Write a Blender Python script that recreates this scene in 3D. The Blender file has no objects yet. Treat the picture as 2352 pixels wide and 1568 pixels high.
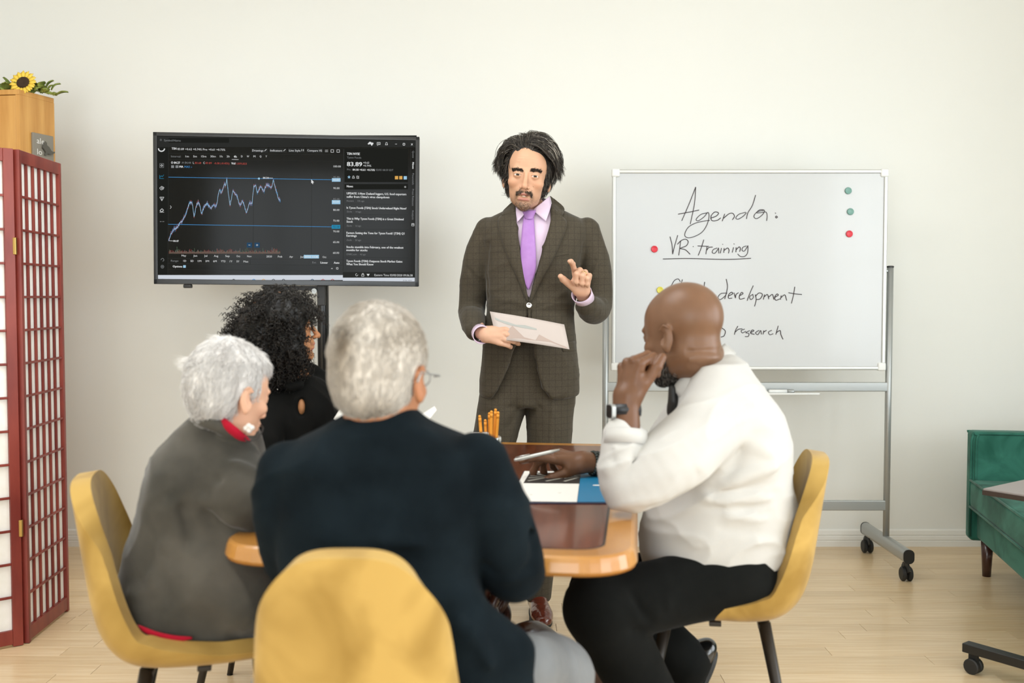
import bpy, bmesh, math, random
import numpy as np
from mathutils import Vector, Matrix, Euler, noise
random.seed(7); RNG = np.random.RandomState(7)
PI = math.pi
C = bpy.context.scene.collection
SC = bpy.context.scene
# ------------------------------------------------------------------ camera
FPX, W0, H0, CAMZ, PITCH = 2350.0, 2352, 1568, 1.24, math.atan(104/2350)
cd = bpy.data.cameras.new('camera'); cam = bpy.data.objects.new('camera', cd); C.objects.link(cam)
cd.sensor_width = 36; cd.lens = FPX/W0*36
cam.location = (0, 0, CAMZ); cam.rotation_euler = (PI/2-PITCH, 0, 0)
cd.dof.use_dof = True; cd.dof.focus_distance = 3.95; cd.dof.aperture_fstop = 2.7
cd.clip_start = .05
SC.camera = cam
def P(px, py, Y):
    """world point on the plane y=Y seen at photo pixel (px,py)"""
    a = (px-W0/2)/FPX; b = (H0/2-py)/FPX
    dy = math.cos(PITCH)+b*math.sin(PITCH); dz = -math.sin(PITCH)+b*math.cos(PITCH)
    t = Y/dy
    return Vector((a*t, Y, CAMZ+dz*t))
# ------------------------------------------------------------------ light, world, exposure
SC.view_settings.view_transform = 'Standard'; SC.view_settings.look = 'None'
SC.view_settings.exposure = 0.25; SC.view_settings.gamma = 1.0
SC.view_settings.use_curve_mapping = False
w = bpy.data.worlds.new('world'); SC.world = w; w.use_nodes = True
bg = w.node_tree.nodes['Background']; bg.inputs[0].default_value = (.86, .93, 1, 1); bg.inputs[1].default_value = 1.2
def area(name, loc, rot, sx, sy, power, col):
    l = bpy.data.lights.new(name, 'AREA'); l.shape = 'RECTANGLE'; l.size = sx; l.size_y = sy; l.energy = power; l.color = col
    o = bpy.data.objects.new(name, l); C.objects.link(o); o.location = loc; o.rotation_euler = rot
    return o
# daylight through the windows of the right-hand wall and of the wall behind the camera
area('window_daylight', (3.35, 1.95, 1.55), (0, PI/2, 0), 1.9, 1.9, 54, (.90, .965, 1))
area('window_daylight', (3.35, -.4, 1.55), (0, PI/2, 0), 1.9, 1.9, 64, (.90, .965, 1))
area('window_daylight', (1.6, -2.35, 1.5), (PI/2, 0, 0), 2.1, 2.1, 26, (.90, .965, 1))
area('window_daylight', (-1.4, -2.35, 1.5), (PI/2, 0, 0), 2.1, 2.1, 62, (.90, .965, 1))
area('added_ceiling_fill', (-1.0, 2.6, 2.93), (0, 0, 0), 1.8, 1.2, 32, (.94, .97, 1))  # added fill from above, no known source; lifts the dark left wall
# ------------------------------------------------------------------ materials
M = {}
def nt(m): return m.node_tree.nodes, m.node_tree.links
def mat(name, col, rough=.5, metal=0, spec=.5, coat=0, sheen=0, emit=None, estr=1, alpha=1, trans=0, sss=0):
    m = bpy.data.materials.new(name); m.use_nodes = True
    b = m.node_tree.nodes['Principled BSDF']
    b.inputs['Base Color'].default_value = (*col, 1); b.inputs['Roughness'].default_value = rough
    b.inputs['Metallic'].default_value = metal; b.inputs['Specular IOR Level'].default_value = spec
    b.inputs['Coat Weight'].default_value = coat; b.inputs['Coat Roughness'].default_value = .08
    if sheen: b.inputs['Sheen Weight'].default_value = sheen; b.inputs['Sheen Roughness'].default_value = .4
    if emit: b.inputs['Emission Color'].default_value = (*emit, 1); b.inputs['Emission Strength'].default_value = estr
    b.inputs['Alpha'].default_value = alpha; b.inputs['Transmission Weight'].default_value = trans
    if sss:
        b.inputs['Subsurface Weight'].default_value = sss; b.inputs['Subsurface Radius'].default_value = (1, .35, .2); b.inputs['Subsurface Scale'].default_value = .008
    M[name] = m; return m
def lin(h):
    h = h.lstrip('#'); v = [int(h[i:i+2], 16)/255 for i in (0, 2, 4)]
    return tuple(x/12.92 if x <= .04045 else ((x+.055)/1.055)**2.4 for x in v)
def noise_col(m, c1, c2, scale=5, stretch=(1, 1, 1), detail=4, bump=0, bscale=None, lo=.35, hi=.65, rough2=None, dist=0):
    """base colour varies between c1 and c2 with object-space noise; optional fine bump"""
    n, l = nt(m); b = n['Principled BSDF']
    tc = n.new('ShaderNodeTexCoord'); mp = n.new('ShaderNodeMapping'); mp.inputs['Scale'].default_value = stretch
    l.new(tc.outputs['Object'], mp.inputs[0])
    t = n.new('ShaderNodeTexNoise'); t.inputs['Scale'].default_value = scale; t.inputs['Detail'].default_value = detail
    t.inputs['Distortion'].default_value = dist
    l.new(mp.outputs[0], t.inputs['Vector'])
    r = n.new('ShaderNodeValToRGB'); r.color_ramp.elements[0].position = lo; r.color_ramp.elements[1].position = hi
    r.color_ramp.elements[0].color = (*c1, 1); r.color_ramp.elements[1].color = (*c2, 1)
    l.new(t.outputs[0], r.inputs[0]); l.new(r.outputs[0], b.inputs['Base Color'])
    if bump:
        t2 = n.new('ShaderNodeTexNoise'); t2.inputs['Scale'].default_value = bscale or scale*6; t2.inputs['Detail'].default_value = 3
        l.new(mp.outputs[0], t2.inputs['Vector'])
        bp = n.new('ShaderNodeBump'); bp.inputs['Strength'].default_value = bump; bp.inputs['Distance'].default_value = .004
        l.new(t2.outputs[0], bp.inputs['Height']); l.new(bp.outputs[0], b.inputs['Normal'])
    return m
def attr_mul(m, amount=1.0):
    """multiply the base colour by the per-vertex attribute 'tint' (hair strands, planks)"""
    n, l = nt(m); b = n['Principled BSDF']
    a = n.new('ShaderNodeAttribute'); a.attribute_name = 'tint'
    mx = n.new('ShaderNodeMix'); mx.data_type = 'RGBA'; mx.blend_type = 'MULTIPLY'; mx.inputs[0].default_value = amount
    src = b.inputs['Base Color']
    if src.is_linked: l.new(src.links[0].from_socket, mx.inputs[6])
    else: mx.inputs[6].default_value = src.default_value
    l.new(a.outputs['Color'], mx.inputs[7]); l.new(mx.outputs[2], b.inputs['Base Color'])
    return m
def attr_col(m):
    n, l = nt(m); a = n.new('ShaderNodeAttribute'); a.attribute_name = 'tint'; l.new(a.outputs['Color'], n['Principled BSDF'].inputs['Base Color']); return m
mat('wall', lin('#E9E6DD'), .9, spec=.2); noise_col(M['wall'], lin('#EAEAE5'), lin('#EDEDE8'), .8, bump=.06, bscale=60)
mat('white_trim', lin('#ECEAE4'), .45)
mat('ceiling', lin('#F0EEE8'), .9)
mat('plank', lin('#D9B98D'), .34, coat=.28)
noise_col(M['plank'], lin('#E0C296'), lin('#EED6B2'), 3, (1.2, 22, 4), detail=5, bump=.03, bscale=30)
n_, l_ = nt(M['plank']); oi = n_.new('ShaderNodeObjectInfo'); mx_ = n_.new('ShaderNodeMix'); mx_.data_type = 'RGBA'; mx_.blend_type = 'MULTIPLY'
rr_ = n_.new('ShaderNodeValToRGB'); rr_.color_ramp.elements[0].color = (.86, .84, .80, 1); rr_.color_ramp.elements[1].color = (1, 1, 1, 1)
l_.new(oi.outputs['Random'], rr_.inputs[0]); b_ = n_['Principled BSDF']
mx_.inputs[0].default_value = 1; l_.new(b_.inputs['Base Color'].links[0].from_socket, mx_.inputs[6]); l_.new(rr_.outputs[0], mx_.inputs[7]); l_.new(mx_.outputs[2], b_.inputs['Base Color'])
mat('floor_gap', lin('#8A6A42'), .8)
mat('steel', lin('#A9ACAB'), .38, metal=.55)
mat('alu', lin('#C9CAC7'), .35, metal=.5)
mat('alu_white', lin('#E8E9E6'), .4)
mat('board_white', lin('#C6C8C9'), .25, coat=.25)
mat('ink', lin('#2A1C22'), .5)
mat('black', lin('#1B1B1A'), .45)
mat('black_gloss', lin('#101010'), .25)
mat('rubber', lin('#1E1E1D'), .6)
mat('magnet_red', lin('#D42A3C'), .35); mat('magnet_green', lin('#6E9A90'), .35); mat('magnet_yellow', lin('#D8CE50'), .35)
mat('screen', (.005, .005, .0042), .10, spec=.10)
def emis(name, h, s=1.0):
    m = mat(name, (0, 0, 0), .6, spec=0, emit=lin(h), estr=s); return m
for k, h in dict(tv_white='#F0F2F2', tv_grey='#8C8F90', tv_dim='#3A3C3A', tv_blue='#4E9AD8', tv_pale='#A8D4F0', tv_red='#C2574E', tv_bar='#DDE3EC',
                 tv_panel='#232421', tv_orange='#E8B15C', tv_line='#2E4E6B', tv_teal='#2C90B8', tv_head='#30312F', tv_green='#6E8B6C', tv_pink='#C9A2B0').items(): emis(k, h, .72)
mat('wood_cab', lin('#C8924A'), .45); noise_col(M['wood_cab'], lin('#BE8640'), lin('#D6A25A'), 3, (9, 9, .8), detail=4, lo=.3, hi=.7)
mat('red_lacquer', lin('#7A3026'), .4); noise_col(M['red_lacquer'], lin('#6E231C'), lin('#8C3A2E'), 3, (4, 4, 1))
mat('rice_paper', lin('#F2F0EA'), .9, spec=.1); noise_col(M['rice_paper'], lin('#EDEBE4'), lin('#F4F2EE'), 20)
mat('slate', lin('#8A8478'), .8); mat('slate_white', lin('#E8E6E0'), .8); mat('iron', lin('#55524A'), .6)
mat('petal', lin('#EFCB4C'), .6); mat('petal_dark', lin('#3A2818'), .9); mat('leaf', lin('#7E8C3C'), .7); noise_col(M['leaf'], lin('#5A6E2C'), lin('#A2AA50'), 20)
mat('brass', lin('#B89858'), .3, metal=.9)
mat('velvet_yellow', lin('#D0A03C'), .85, spec=.12, sheen=.16)
noise_col(M['velvet_yellow'], lin('#96763A'), lin('#BC9A56'), 4.5, (1, 1, 1.1), detail=3, bump=.05, bscale=300, lo=.36, hi=.62, dist=.8)
mat('velvet_green', lin('#2C6A56'), .8, spec=.15, sheen=.12)
noise_col(M['velvet_green'], lin('#1F5244'), lin('#3C7868'), 5, detail=4, bump=.05, bscale=250, lo=.38, hi=.62, dist=.8)
mat('chair_leg', lin('#2C2620'), .4, metal=.3)
mat('table_brown', lin('#6E3820'), .20, coat=.35)
noise_col(M['table_brown'], lin('#55240F'), lin('#6E351B'), 3, (14, 1.2, 1), detail=4)
mat('table_honey', lin('#C58A3E'), .28, coat=.4)
noise_col(M['table_honey'], lin('#A8702E'), lin('#C48C46'), 4, (1, 1, 1), detail=4)
mat('inlay', lin('#2A1C14'), .3)
mat('dark_wood', lin('#3A1C14'), .3, coat=.3)
mat('paper', lin('#F1EFEA'), .8); mat('paper_warm', lin('#C4B8B1'), .8); mat('blue_card', lin('#1577A4'), .5); mat('print_dark', lin('#2A2422'), .6); mat('print_light', lin('#B9B8AE'), .6)
mat('navy', lin('#1F2540'), .5)
mat('pencil', lin('#F0A030'), .45); mat('pen_silver', lin('#C8CAC6'), .3, metal=.5)
mat('glass', (.95, .97, .96), .05, trans=.95)
mat('laptop_top', lin('#8D8683'), .5); mat('laptop_edge', lin('#3A2E28'), .5)
# ------------------------------------------------------------------ mesh helpers
class MB:
    """collects geometry (numpy vertices, faces, material index) for ONE mesh object"""
    def __init__(s): s.v = []; s.f = []; s.m = []; s.n = 0; s.c = []
    def add(s, v, f, m=0, c=None):
        v = np.asarray(v, float).reshape(-1, 3)
        s.v.append(v); s.f += [tuple(int(i)+s.n for i in q) for q in f]; s.m += [m]*len(f); s.n += len(v)
        s.c.append(np.tile(np.array(c if c is not None else (1, 1, 1)), (len(v), 1)) if (c is None or np.ndim(c) == 1) else np.asarray(c)); return s
    def box(s, c, d, rot=None, m=0):
        v = np.array([[x, y, z] for x in (-.5, .5) for y in (-.5, .5) for z in (-.5, .5)])*np.array(d)
        if rot is not None: v = v @ np.array(rot.to_3x3()).T
        return s.add(v+np.array(c), [(0, 1, 3, 2), (4, 6, 7, 5), (0, 4, 5, 1), (2, 3, 7, 6), (0, 2, 6, 4), (1, 5, 7, 3)], m)
    def tube(s, pts, r, seg=10, m=0, cap=True, c=None, flat=None):
        v, f = tube_geo(pts, r, seg, cap, flat); return s.add(v, f, m, c)
    def lathe(s, prof, seg=24, loc=(0, 0, 0), rot=None, m=0):
        """prof: list of (r,z) bottom to top"""
        a = np.arange(seg)*2*PI/seg; v = []; f = []
        for r, z in prof:
            for t in a: v.append((r*math.cos(t), r*math.sin(t), z))
        for i in range(len(prof)-1):
            for j in range(seg):
                k = (j+1) % seg; f.append((i*seg+j, i*seg+k, (i+1)*seg+k, (i+1)*seg+j))
        f.append(tuple(reversed(range(seg)))); f.append(tuple((len(prof)-1)*seg+j for j in range(seg)))
        v = np.array(v)
        if rot is not None: v = v @ np.array(rot.to_3x3()).T
        return s.add(v+np.array(loc), f, m)
    def prism(s, poly, z0, z1, mtx=None, m=0):
        """poly: xy outline (ccw) extruded from z0 to z1"""
        n = len(poly); v = [(x, y, z0) for x, y in poly]+[(x, y, z1) for x, y in poly]
        f = [tuple(reversed(range(n))), tuple(range(n, 2*n))]+[(i, (i+1) % n, (i+1) % n+n, i+n) for i in range(n)]
        v = np.array(v, float)
        if mtx is not None: v = v @ np.array(mtx.to_3x3()).T+np.array(mtx.translation)
        return s.add(v, f, m)
    def grid(s, g, closed_u=False, m=0, c=None, flip=False):
        """g: array (nv,nu,3)"""
        nv, nu = g.shape[:2]; f = []
        for i in range(nv-1):
            for j in range(nu if closed_u else nu-1):
                k = (j+1) % nu; q = (i*nu+j, i*nu+k, (i+1)*nu+k, (i+1)*nu+j)
                f.append(q[::-1] if flip else q)
        return s.add(g.reshape(-1, 3), f, m, None if c is None else c.reshape(-1, 3))
    def build(s, name, mats, parent=None, smooth=False, world=False, bevel=0, bseg=2, solid=0, soff=0, sub=0, tint=False, auto=True):
        v = np.vstack(s.v) if s.v else np.zeros((0, 3))
        if world and parent is not None: v = v-np.array(root_loc(parent))
        me = bpy.data.meshes.new(name); me.from_pydata(v.tolist(), [], s.f); 
        if not isinstance(mats, (list, tuple)): mats = [mats]
        for k in mats: me.materials.append(M[k] if isinstance(k, str) else k)
        if len(mats) > 1: me.polygons.foreach_set('material_index', s.m)
        if tint:
            a = me.color_attributes.new('tint', 'FLOAT_COLOR', 'POINT'); cc = np.ones((len(v), 4)); cc[:, :3] = np.vstack(s.c); a.data.foreach_set('color', cc.ravel())
        me.polygons.foreach_set('use_smooth', [smooth]*len(me.polygons)); me.update()
        o = bpy.data.objects.new(name, me); C.objects.link(o)
        if parent is not None: o.parent = parent
        if solid:
            q = o.modifiers.new('s', 'SOLIDIFY'); q.thickness = solid; q.offset = soff
        if bevel:
            q = o.modifiers.new('b', 'BEVEL'); q.width = bevel; q.segments = bseg; q.limit_method = 'ANGLE'
            me.polygons.foreach_set('use_smooth', [True]*len(me.polygons))
            q2 = o.modifiers.new('w', 'WEIGHTED_NORMAL')
        if sub:
            q = o.modifiers.new('u', 'SUBSURF'); q.levels = sub; q.render_levels = sub
        return o
def root_loc(o):
    l = Vector((0, 0, 0))
    while o is not None: l += o.location; o = o.parent
    return l
def catmull(pts, n):
    """resample points (k,d) to n samples along a Catmull-Rom spline"""
    p = np.asarray(pts, float); k = len(p)
    if k == 2: t = np.linspace(0, 1, n)[:, None]; return p[0]*(1-t)+p[1]*t
    q = np.vstack([2*p[0]-p[1], p, 2*p[-1]-p[-2]]); t = np.linspace(0, k-1-1e-9, n); i = t.astype(int); u = (t-i)[:, None]
    a, b, c, d = q[i], q[i+1], q[i+2], q[i+3]
    return .5*((2*b)+(c-a)*u+(2*a-5*b+4*c-d)*u*u+(3*b-a-3*c+d)*u**3)
def frames(p):
    """parallel transported frames along polyline"""
    t = np.gradient(p, axis=0); t /= np.linalg.norm(t, axis=1)[:, None]+1e-12
    up = np.array([0, 0, 1.]) if abs(t[0][2]) < .9 else np.array([0, 1., 0])
    n = np.cross(t[0], up); n /= np.linalg.norm(n); N = [n]
    for i in range(1, len(p)):
        n = N[-1]-t[i]*np.dot(N[-1], t[i]); n /= np.linalg.norm(n)+1e-12; N.append(n)
    N = np.array(N); return t, N, np.cross(t, N)
def tube_geo(pts, r, seg=10, cap=True, flat=None):
    p = np.asarray(pts, float); k = len(p); r = np.ones(k)*r if np.ndim(r) == 0 else np.asarray(r, float)
    t, N, B = frames(p); a = np.arange(seg)*2*PI/seg
    ra, rb = (r, r) if flat is None else (r, r*flat)
    v = p[:, None, :]+N[:, None, :]*(ra[:, None]*np.cos(a))[:, :, None]+B[:, None, :]*(rb[:, None]*np.sin(a))[:, :, None]
    v = v.reshape(-1, 3); f = []
    for i in range(k-1):
        for j in range(seg):
            q = (j+1) % seg; f.append((i*seg+j, i*seg+q, (i+1)*seg+q, (i+1)*seg+j))
    if cap: f.append(tuple(reversed(range(seg)))); f.append(tuple((k-1)*seg+j for j in range(seg)))
    return v, f
def rrect(w, h, r, seg=5, cx=0, cy=0):
    o = []
    for sx, sy, a0 in ((1, 1, 0), (-1, 1, PI/2), (-1, -1, PI), (1, -1, 3*PI/2)):
        for i in range(seg+1):
            a = a0+i*PI/2/seg; o.append((cx+sx*(w/2-r)+r*math.cos(a), cy+sy*(h/2-r)+r*math.sin(a)))
    return o
def props(o, label=None, cat=None, group=None, kind=None):
    if label: o['label'] = label
    if cat: o['category'] = cat
    if group: o['group'] = group
    if kind: o['kind'] = kind
    return o
def thing(name, label, cat, loc=(0, 0, 0), rotz=0, group=None):
    o = bpy.data.objects.new(name, None); C.objects.link(o); o.location = loc; o.rotation_euler = (0, 0, rotz); o.empty_display_size = .1
    return props(o, label, cat, group)
def copy_tree(o, parent=None):
    c = o.copy(); C.objects.link(c); c.parent = parent
    for ch in list(o.children): copy_tree(ch, c)
    return c
RX = lambda a: Matrix.Rotation(a, 4, 'X')
RY = lambda a: Matrix.Rotation(a, 4, 'Y')
RZ = lambda a: Matrix.Rotation(a, 4, 'Z')
T = lambda x, y, z: Matrix.Translation((x, y, z))
# ------------------------------------------------------------------ room shell
XL, XR, YB, YF, ZC = -2.9, 3.3, -2.3, 5.04, 3.0
def wall_with_holes(name, axis, pos, a0, a1, holes, thick, mt='wall'):
    """wall plane with rectangular openings; axis 'x' -> wall at x=pos spanning y, 'y' -> wall at y=pos spanning x"""
    mb = MB(); cuts = sorted(holes)
    def slab(u0, u1, z0, z1):
        if u1-u0 < 1e-4 or z1-z0 < 1e-4: return
        c = ((u0+u1)/2, (z0+z1)/2)
        if axis == 'x': mb.box((pos+thick/2, c[0], c[1]), (abs(thick), u1-u0, z1-z0))
        else: mb.box((c[0], pos+thick/2, c[1]), (u1-u0, abs(thick), z1-z0))
    u = a0
    for (h0, h1, z0, z1) in cuts:
        slab(u, h0, 0, ZC); slab(h0, h1, 0, z0); slab(h0, h1, z1, ZC); u = h1
    slab(u, a1, 0, ZC)
    return props(mb.build(name, mt), kind='structure')
wall_with_holes('wall_far', 'y', YF, XL, XR, [], .12)
wall_with_holes('wall_left', 'x', XL, YB, YF, [], -.12)
wr = [(-1.4, .6, .55, 2.55), (.95, 2.95, .55, 2.55)]
wall_with_holes('wall_right', 'x', XR, YB, YF, wr, .12)
wb = [(-2.5, -.3, .4, 2.6), (.5, 2.7, .4, 2.6)]
wall_with_holes('wall_near', 'y', YB, XL, XR, wb, -.12)
props(MB().box(((XL+XR)/2, (YB+YF)/2, ZC+.05), (XR-XL+.2, YF-YB+.2, .1)).build('ceiling', 'ceiling'), kind='structure')
def window(name, axis, pos, u0, u1, z0, z1, nb):
    r = props(MB().build(name, 'white_trim'), kind='structure') if False else thing(name, None, None); r['kind'] = 'structure'
    f = MB(); q = .045
    def bx(mb, ua, ub, za, zb, t):
        c = ((ua+ub)/2, (za+zb)/2)
        if axis == 'x': mb.box((pos, c[0], c[1]), (t, ub-ua, zb-za))
        else: mb.box((c[0], pos, c[1]), (ub-ua, t, zb-za))
    bx(f, u0, u1, z0, z0+q, .08); bx(f, u0, u1, z1-q, z1, .08); bx(f, u0, u0+q, z0+q, z1-q, .08); bx(f, u1-q, u1, z0+q, z1-q, .08)
    f.build('window_frame', 'white_trim', r)
    for i in range(1, nb):
        b = MB(); u = u0+(u1-u0)*i/nb; bx(b, u-.015, u+.015, z0+q, z1-q, .04); b.build('glazing_bar', 'white_trim', r)
    b = MB(); bx(b, u0+q, u1-q, (z0+z1)/2-.018, (z0+z1)/2+.018, .045); b.build('glazing_bar', 'white_trim', r)
for i, (a, b, c, d) in enumerate(wr): window('window_%d' % (i+1), 'x', XR+.02, a, b, c, d, 3)
for i, (a, b, c, d) in enumerate(wb): window('window_%d' % (i+3), 'y', YB-.02, a, b, c, d, 3)
# skirting: three-stepped moulding
def skirting(name, p0, p1, inward):
    d = (Vector(p1)-Vector(p0)); L = d.length; d.normalize(); n = Vector(inward)
    prof = [(0, 0), (.018, 0), (.018, .026), (.014, .030), (.018, .034), (.016, .050), (.011, .054), (.014, .058), (.010, .078), (.004, .084), (0, .084)]
    v = []
    for q in (0, L):
        for t, z in prof: v.append(Vector(p0)+d*q+n*t+Vector((0, 0, z)))
    k = len(prof); mb = MB(); mb.add(np.array(v), [(i, i+1, i+1+k, i+k) for i in range(k-1)])
    return props(mb.build(name, 'white_trim'), kind='structure')
skirting('baseboard_far', (XL, YF, 0), (XR, YF, 0), (0, -1, 0))
skirting('baseboard_left', (XL, YB, 0), (XL, YF, 0), (1, 0, 0))
skirting('baseboard_right', (XR, YB, 0), (XR, YF, 0), (-1, 0, 0))
# floor of narrow bamboo planks laid across the room; every plank in and near the view is its own piece
fl = props(MB().box(((XL+XR)/2, (YB+YF)/2, -.035), (XR-XL, YF-YB, .04)).build('floor', 'floor_gap'), kind='structure')
PWD = .0865; rnd = random.Random(3); lens = [.9, .62, 1.15, .78]
plank_me = {}
for L in lens:
    o = MB().box((0, 0, -.0075), (L-.0012, PWD-.0009, .015)).build('plank', 'plank', fl, bevel=.0006, bseg=1); plank_me[L] = o.data
    dg = bpy.context.evaluated_depsgraph_get(); me2 = bpy.data.meshes.new_from_object(o.evaluated_get(dg)); plank_me[L] = me2; bpy.data.objects.remove(o)
far = MB(); y = YF-PWD/2; cnt = 0
while y > YB:
    x = XL-rnd.random()*.8
    while x < XR:
        L = rnd.choice(lens); cx = x+L/2
        if cx-L/2 < XL or cx+L/2 > XR:   # cut plank at the wall
            a, b = max(x, XL), min(x+L, XR)
            if b-a > .03:
                far.box(((a+b)/2, y, -.0075), (b-a-.0012, PWD-.0009, .015))
        elif y > 2.45 and abs(cx) < y*.62+.3 and cnt < 290:
            o = bpy.data.objects.new('plank', plank_me[L]); C.objects.link(o); o.parent = fl; o.location = (cx, y, 0); cnt += 1
        else: far.box((cx, y, -.0075), (L-.0012, PWD-.0009, .015))
        x += L
    y -= PWD
props(far.build('plank_field', 'plank', fl), kind='stuff')
cl = thing('added_ceiling_lamp', 'flat white panel lamp on the ceiling above the table', 'lamp', (-1.0, 2.6, 2.94))  # invented panel lamp out of view, built to house the added fill
MB().box((0, 0, .03), (1.9, 1.3, .04)).build('added_lamp_housing', 'white_trim', cl, bevel=.004)
for c, d in (((0, .63, 0), (1.9, .04, .03)), ((0, -.63, 0), (1.9, .04, .03)), ((.93, 0, 0), (.04, 1.22, .03)), ((-.93, 0, 0), (.04, 1.22, .03))): MB().box(c, d).build('added_lamp_frame', 'white_trim', cl)
# ------------------------------------------------------------------ television on its rolling stand
TVW, TVH = 1.129, .645
tvc = P(660, 482.5, 4.42)
tv = thing('television', 'large black-framed screen showing a stock price chart and news list, on black rolling stand', 'television', tvc, 0)
tv.rotation_euler = (0, math.radians(.55), math.radians(3.2))
MB().box((0, .02, 0), (TVW, .035, TVH)).build('casing', 'black', tv, bevel=.004)
b = MB(); bz = .017
for c, d in (((0, 0, TVH/2-bz/2), (TVW, .012, bz)), ((0, 0, -TVH/2+.011), (TVW, .012, .022)), ((-TVW/2+bz/2, 0, 0), (bz, .012, TVH)), ((TVW/2-bz/2, 0, 0), (bz, .012, TVH))): b.box(c, d)
b.build('bezel', 'black_gloss', tv, bevel=.002)
MB().box((0, .003, 0), (TVW-.02, .006, TVH-.02)).build('screen', 'screen', tv)
MB().box((-TVW/2+.14, .01, -TVH/2-.008), (.034, .03, .016)).build('sensor', 'black', tv, bevel=.004)
# picture on the screen, laid out flat in the plane of the screen. zoom pixel -> local
def TVP(zx, zy):
    px, py = 340+zx/3.675, 290+zy/3.675
    xl = 357+(py-303)/350*4; u = (px-xl)/(962-xl)
    yt = 303+11*u; yb = 653+6*u
    return ((u-.5)*TVW, (.5-(py-yt)/(yb-yt))*TVH)
TVM = ['tv_white', 'tv_grey', 'tv_dim', 'tv_blue', 'tv_pale', 'tv_red', 'tv_bar', 'tv_panel', 'tv_orange', 'tv_line', 'tv_teal', 'tv_head', 'tv_green', 'tv_pink']
TVI = {k[3:]: i for i, k in enumerate(TVM)}
gfx = MB(); LAY = [0]
def tq(x0, y0, x1, y1, c, lift=0.0):
    (a, t), (b_, u) = TVP(x0, y0), TVP(x1, y1); (a2, t2) = TVP(x1, y0); (a3, t3) = TVP(x0, y1); Y = -.0006-lift
    gfx.add([(a, Y, t), (a2, Y, t2), (b_, Y, u), (a3, Y, t3)], [(0, 1, 2, 3)], TVI[c])
def tl(pts, wpx, c, lift=.0004):
    """flat polyline of width wpx (zoom px)"""
    q = [TVP(*p) for p in pts]; h = wpx/3.675/540/2; Y = -.0006-lift
    for (x0, z0), (x1, z1) in zip(q[:-1], q[1:]):
        L = math.hypot(x1-x0, z1-z0)+1e-9; nx, nz = -(z1-z0)/L*h, (x1-x0)/L*h
        gfx.add([(x0+nx, Y, z0+nz), (x1+nx, Y, z1+nz), (x1-nx, Y, z1-nz), (x0-nx, Y, z0-nz)], [(0, 1, 2, 3)], TVI[c])
def text_geo(s):
    cu = bpy.data.curves.new('t', 'FONT'); cu.body = s; cu.resolution_u = 2; cu.size = 1
    o = bpy.data.objects.new('t', cu); C.objects.link(o)
    dg = bpy.context.evaluated_depsgraph_get(); me = bpy.data.meshes.new_from_object(o.evaluated_get(dg))
    v = np.array([x.co[:] for x in me.vertices]) if len(me.vertices) else np.zeros((0, 3)); f = [tuple(p.vertices) for p in me.polygons]
    bpy.data.objects.remove(o); bpy.data.curves.remove(cu); bpy.data.meshes.remove(me); return v, f
def tt(s, x0, x1, yc, cap, c='white', bold=0, lift=.0008):
    """text spanning zoom x0..x1 with cap height cap, vertically centred on yc (zoom px)"""
    v, f = text_geo(s)
    if not len(v): return
    mn, mx = v[:, 0].min(), v[:, 0].max(); (a, z), (b_, _) = TVP(x0, yc), TVP(x1, yc)
    caph = cap/3.675/540; out = np.zeros_like(v)
    out[:, 0] = a+(v[:, 0]-mn)/(mx-mn)*(b_-a); out[:, 2] = z+(v[:, 1]-.35)/.70*caph; out[:, 1] = -.0006-lift
    gfx.add(out, f, TVI[c])
    if bold:
        for d in (bold, -bold): o2 = out.copy(); o2[:, 0] += d*.0004; o2[:, 1] -= .00002*(d > 0); gfx.add(o2, f, TVI[c])
tq(85, 75, 2262, 175, 'head'); tq(85, 175, 190, 1255, 'panel'); tq(690-500, 98, 690, 138, 'panel', .0002)
tq(100, 1258, 2262, 1300, 'bar', .0002); tq(1655, 188, 2190, 470, 'panel'); tq(1655, 485, 2190, 530, 'panel')
tl([(2258, 690), (2258, 1258)], 3, 'blue'); tl([(90, 72), (2260, 96)], 4, 'grey')
tt('Symbol/Name', 152, 290, 117, 17, 'grey'); tl([(118+6*math.cos(a*.5)+8, 114+7*math.sin(a*.5)) for a in range(14)], 2.4, 'grey')
tt('TSN', 216, 255, 186, 18, 'white', 1); tt('83.89 +0.62 +0.74% Pre: +0.61 +0.73%', 264, 658, 190, 17, 'white')
for s, a, e in (('Drawings', 883, 975), ('Indicators', 1033, 1133), ('Line Style', 1190, 1285), ('Compare VS', 1342, 1465)): tt(s, a, e, 202, 17)
for a, e in ((875, 1015), (1025, 1170), (1182, 1320), (1334, 1472)): tq(a, 182, e, 222, 'head', .0002)
for x in (985, 1143, 1296, 1310): tl([(x, 208), (x+16 if x < 1290 else x, 192)], 4, 'white')
for k, x in enumerate((1490, 1540, 1590)):
    if k == 0: tl([(x, 200), (x+26, 200)], 3, 'white'); tl([(x, 212), (x+26, 212)], 3, 'white')
    else: tl([(x, 196), (x+22, 196), (x+22, 218), (x, 218), (x, 196)], 3, 'white')
for s, a, e in (('Interval:', 211, 293), ('1m', 330, 358), ('5m', 394, 424), ('15m', 460, 502), ('30m', 536, 580), ('1h', 615, 637), ('2h', 671, 695), ('D', 790, 803), ('W', 838, 857), ('M', 893, 910), ('Q', 945, 960), ('Y', 994, 1006)): tt(s, a, e, 252, 16, 'grey' if a == 211 else 'white')
tt('4h', 730, 754, 254, 18, 'white', 1); tl([(714, 278), (770, 279)], 3, 'white')
tt('O 84.27', 212, 285, 305, 18, 'white', 1); tt('H 84.44', 302, 376, 305, 18, 'grey'); tt('L', 392, 402, 306, 18); tt('83.68', 408, 460, 307, 16, 'red'); tt('C', 478, 490, 307, 18); tt('83.89', 496, 548, 308, 16, 'red')
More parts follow.
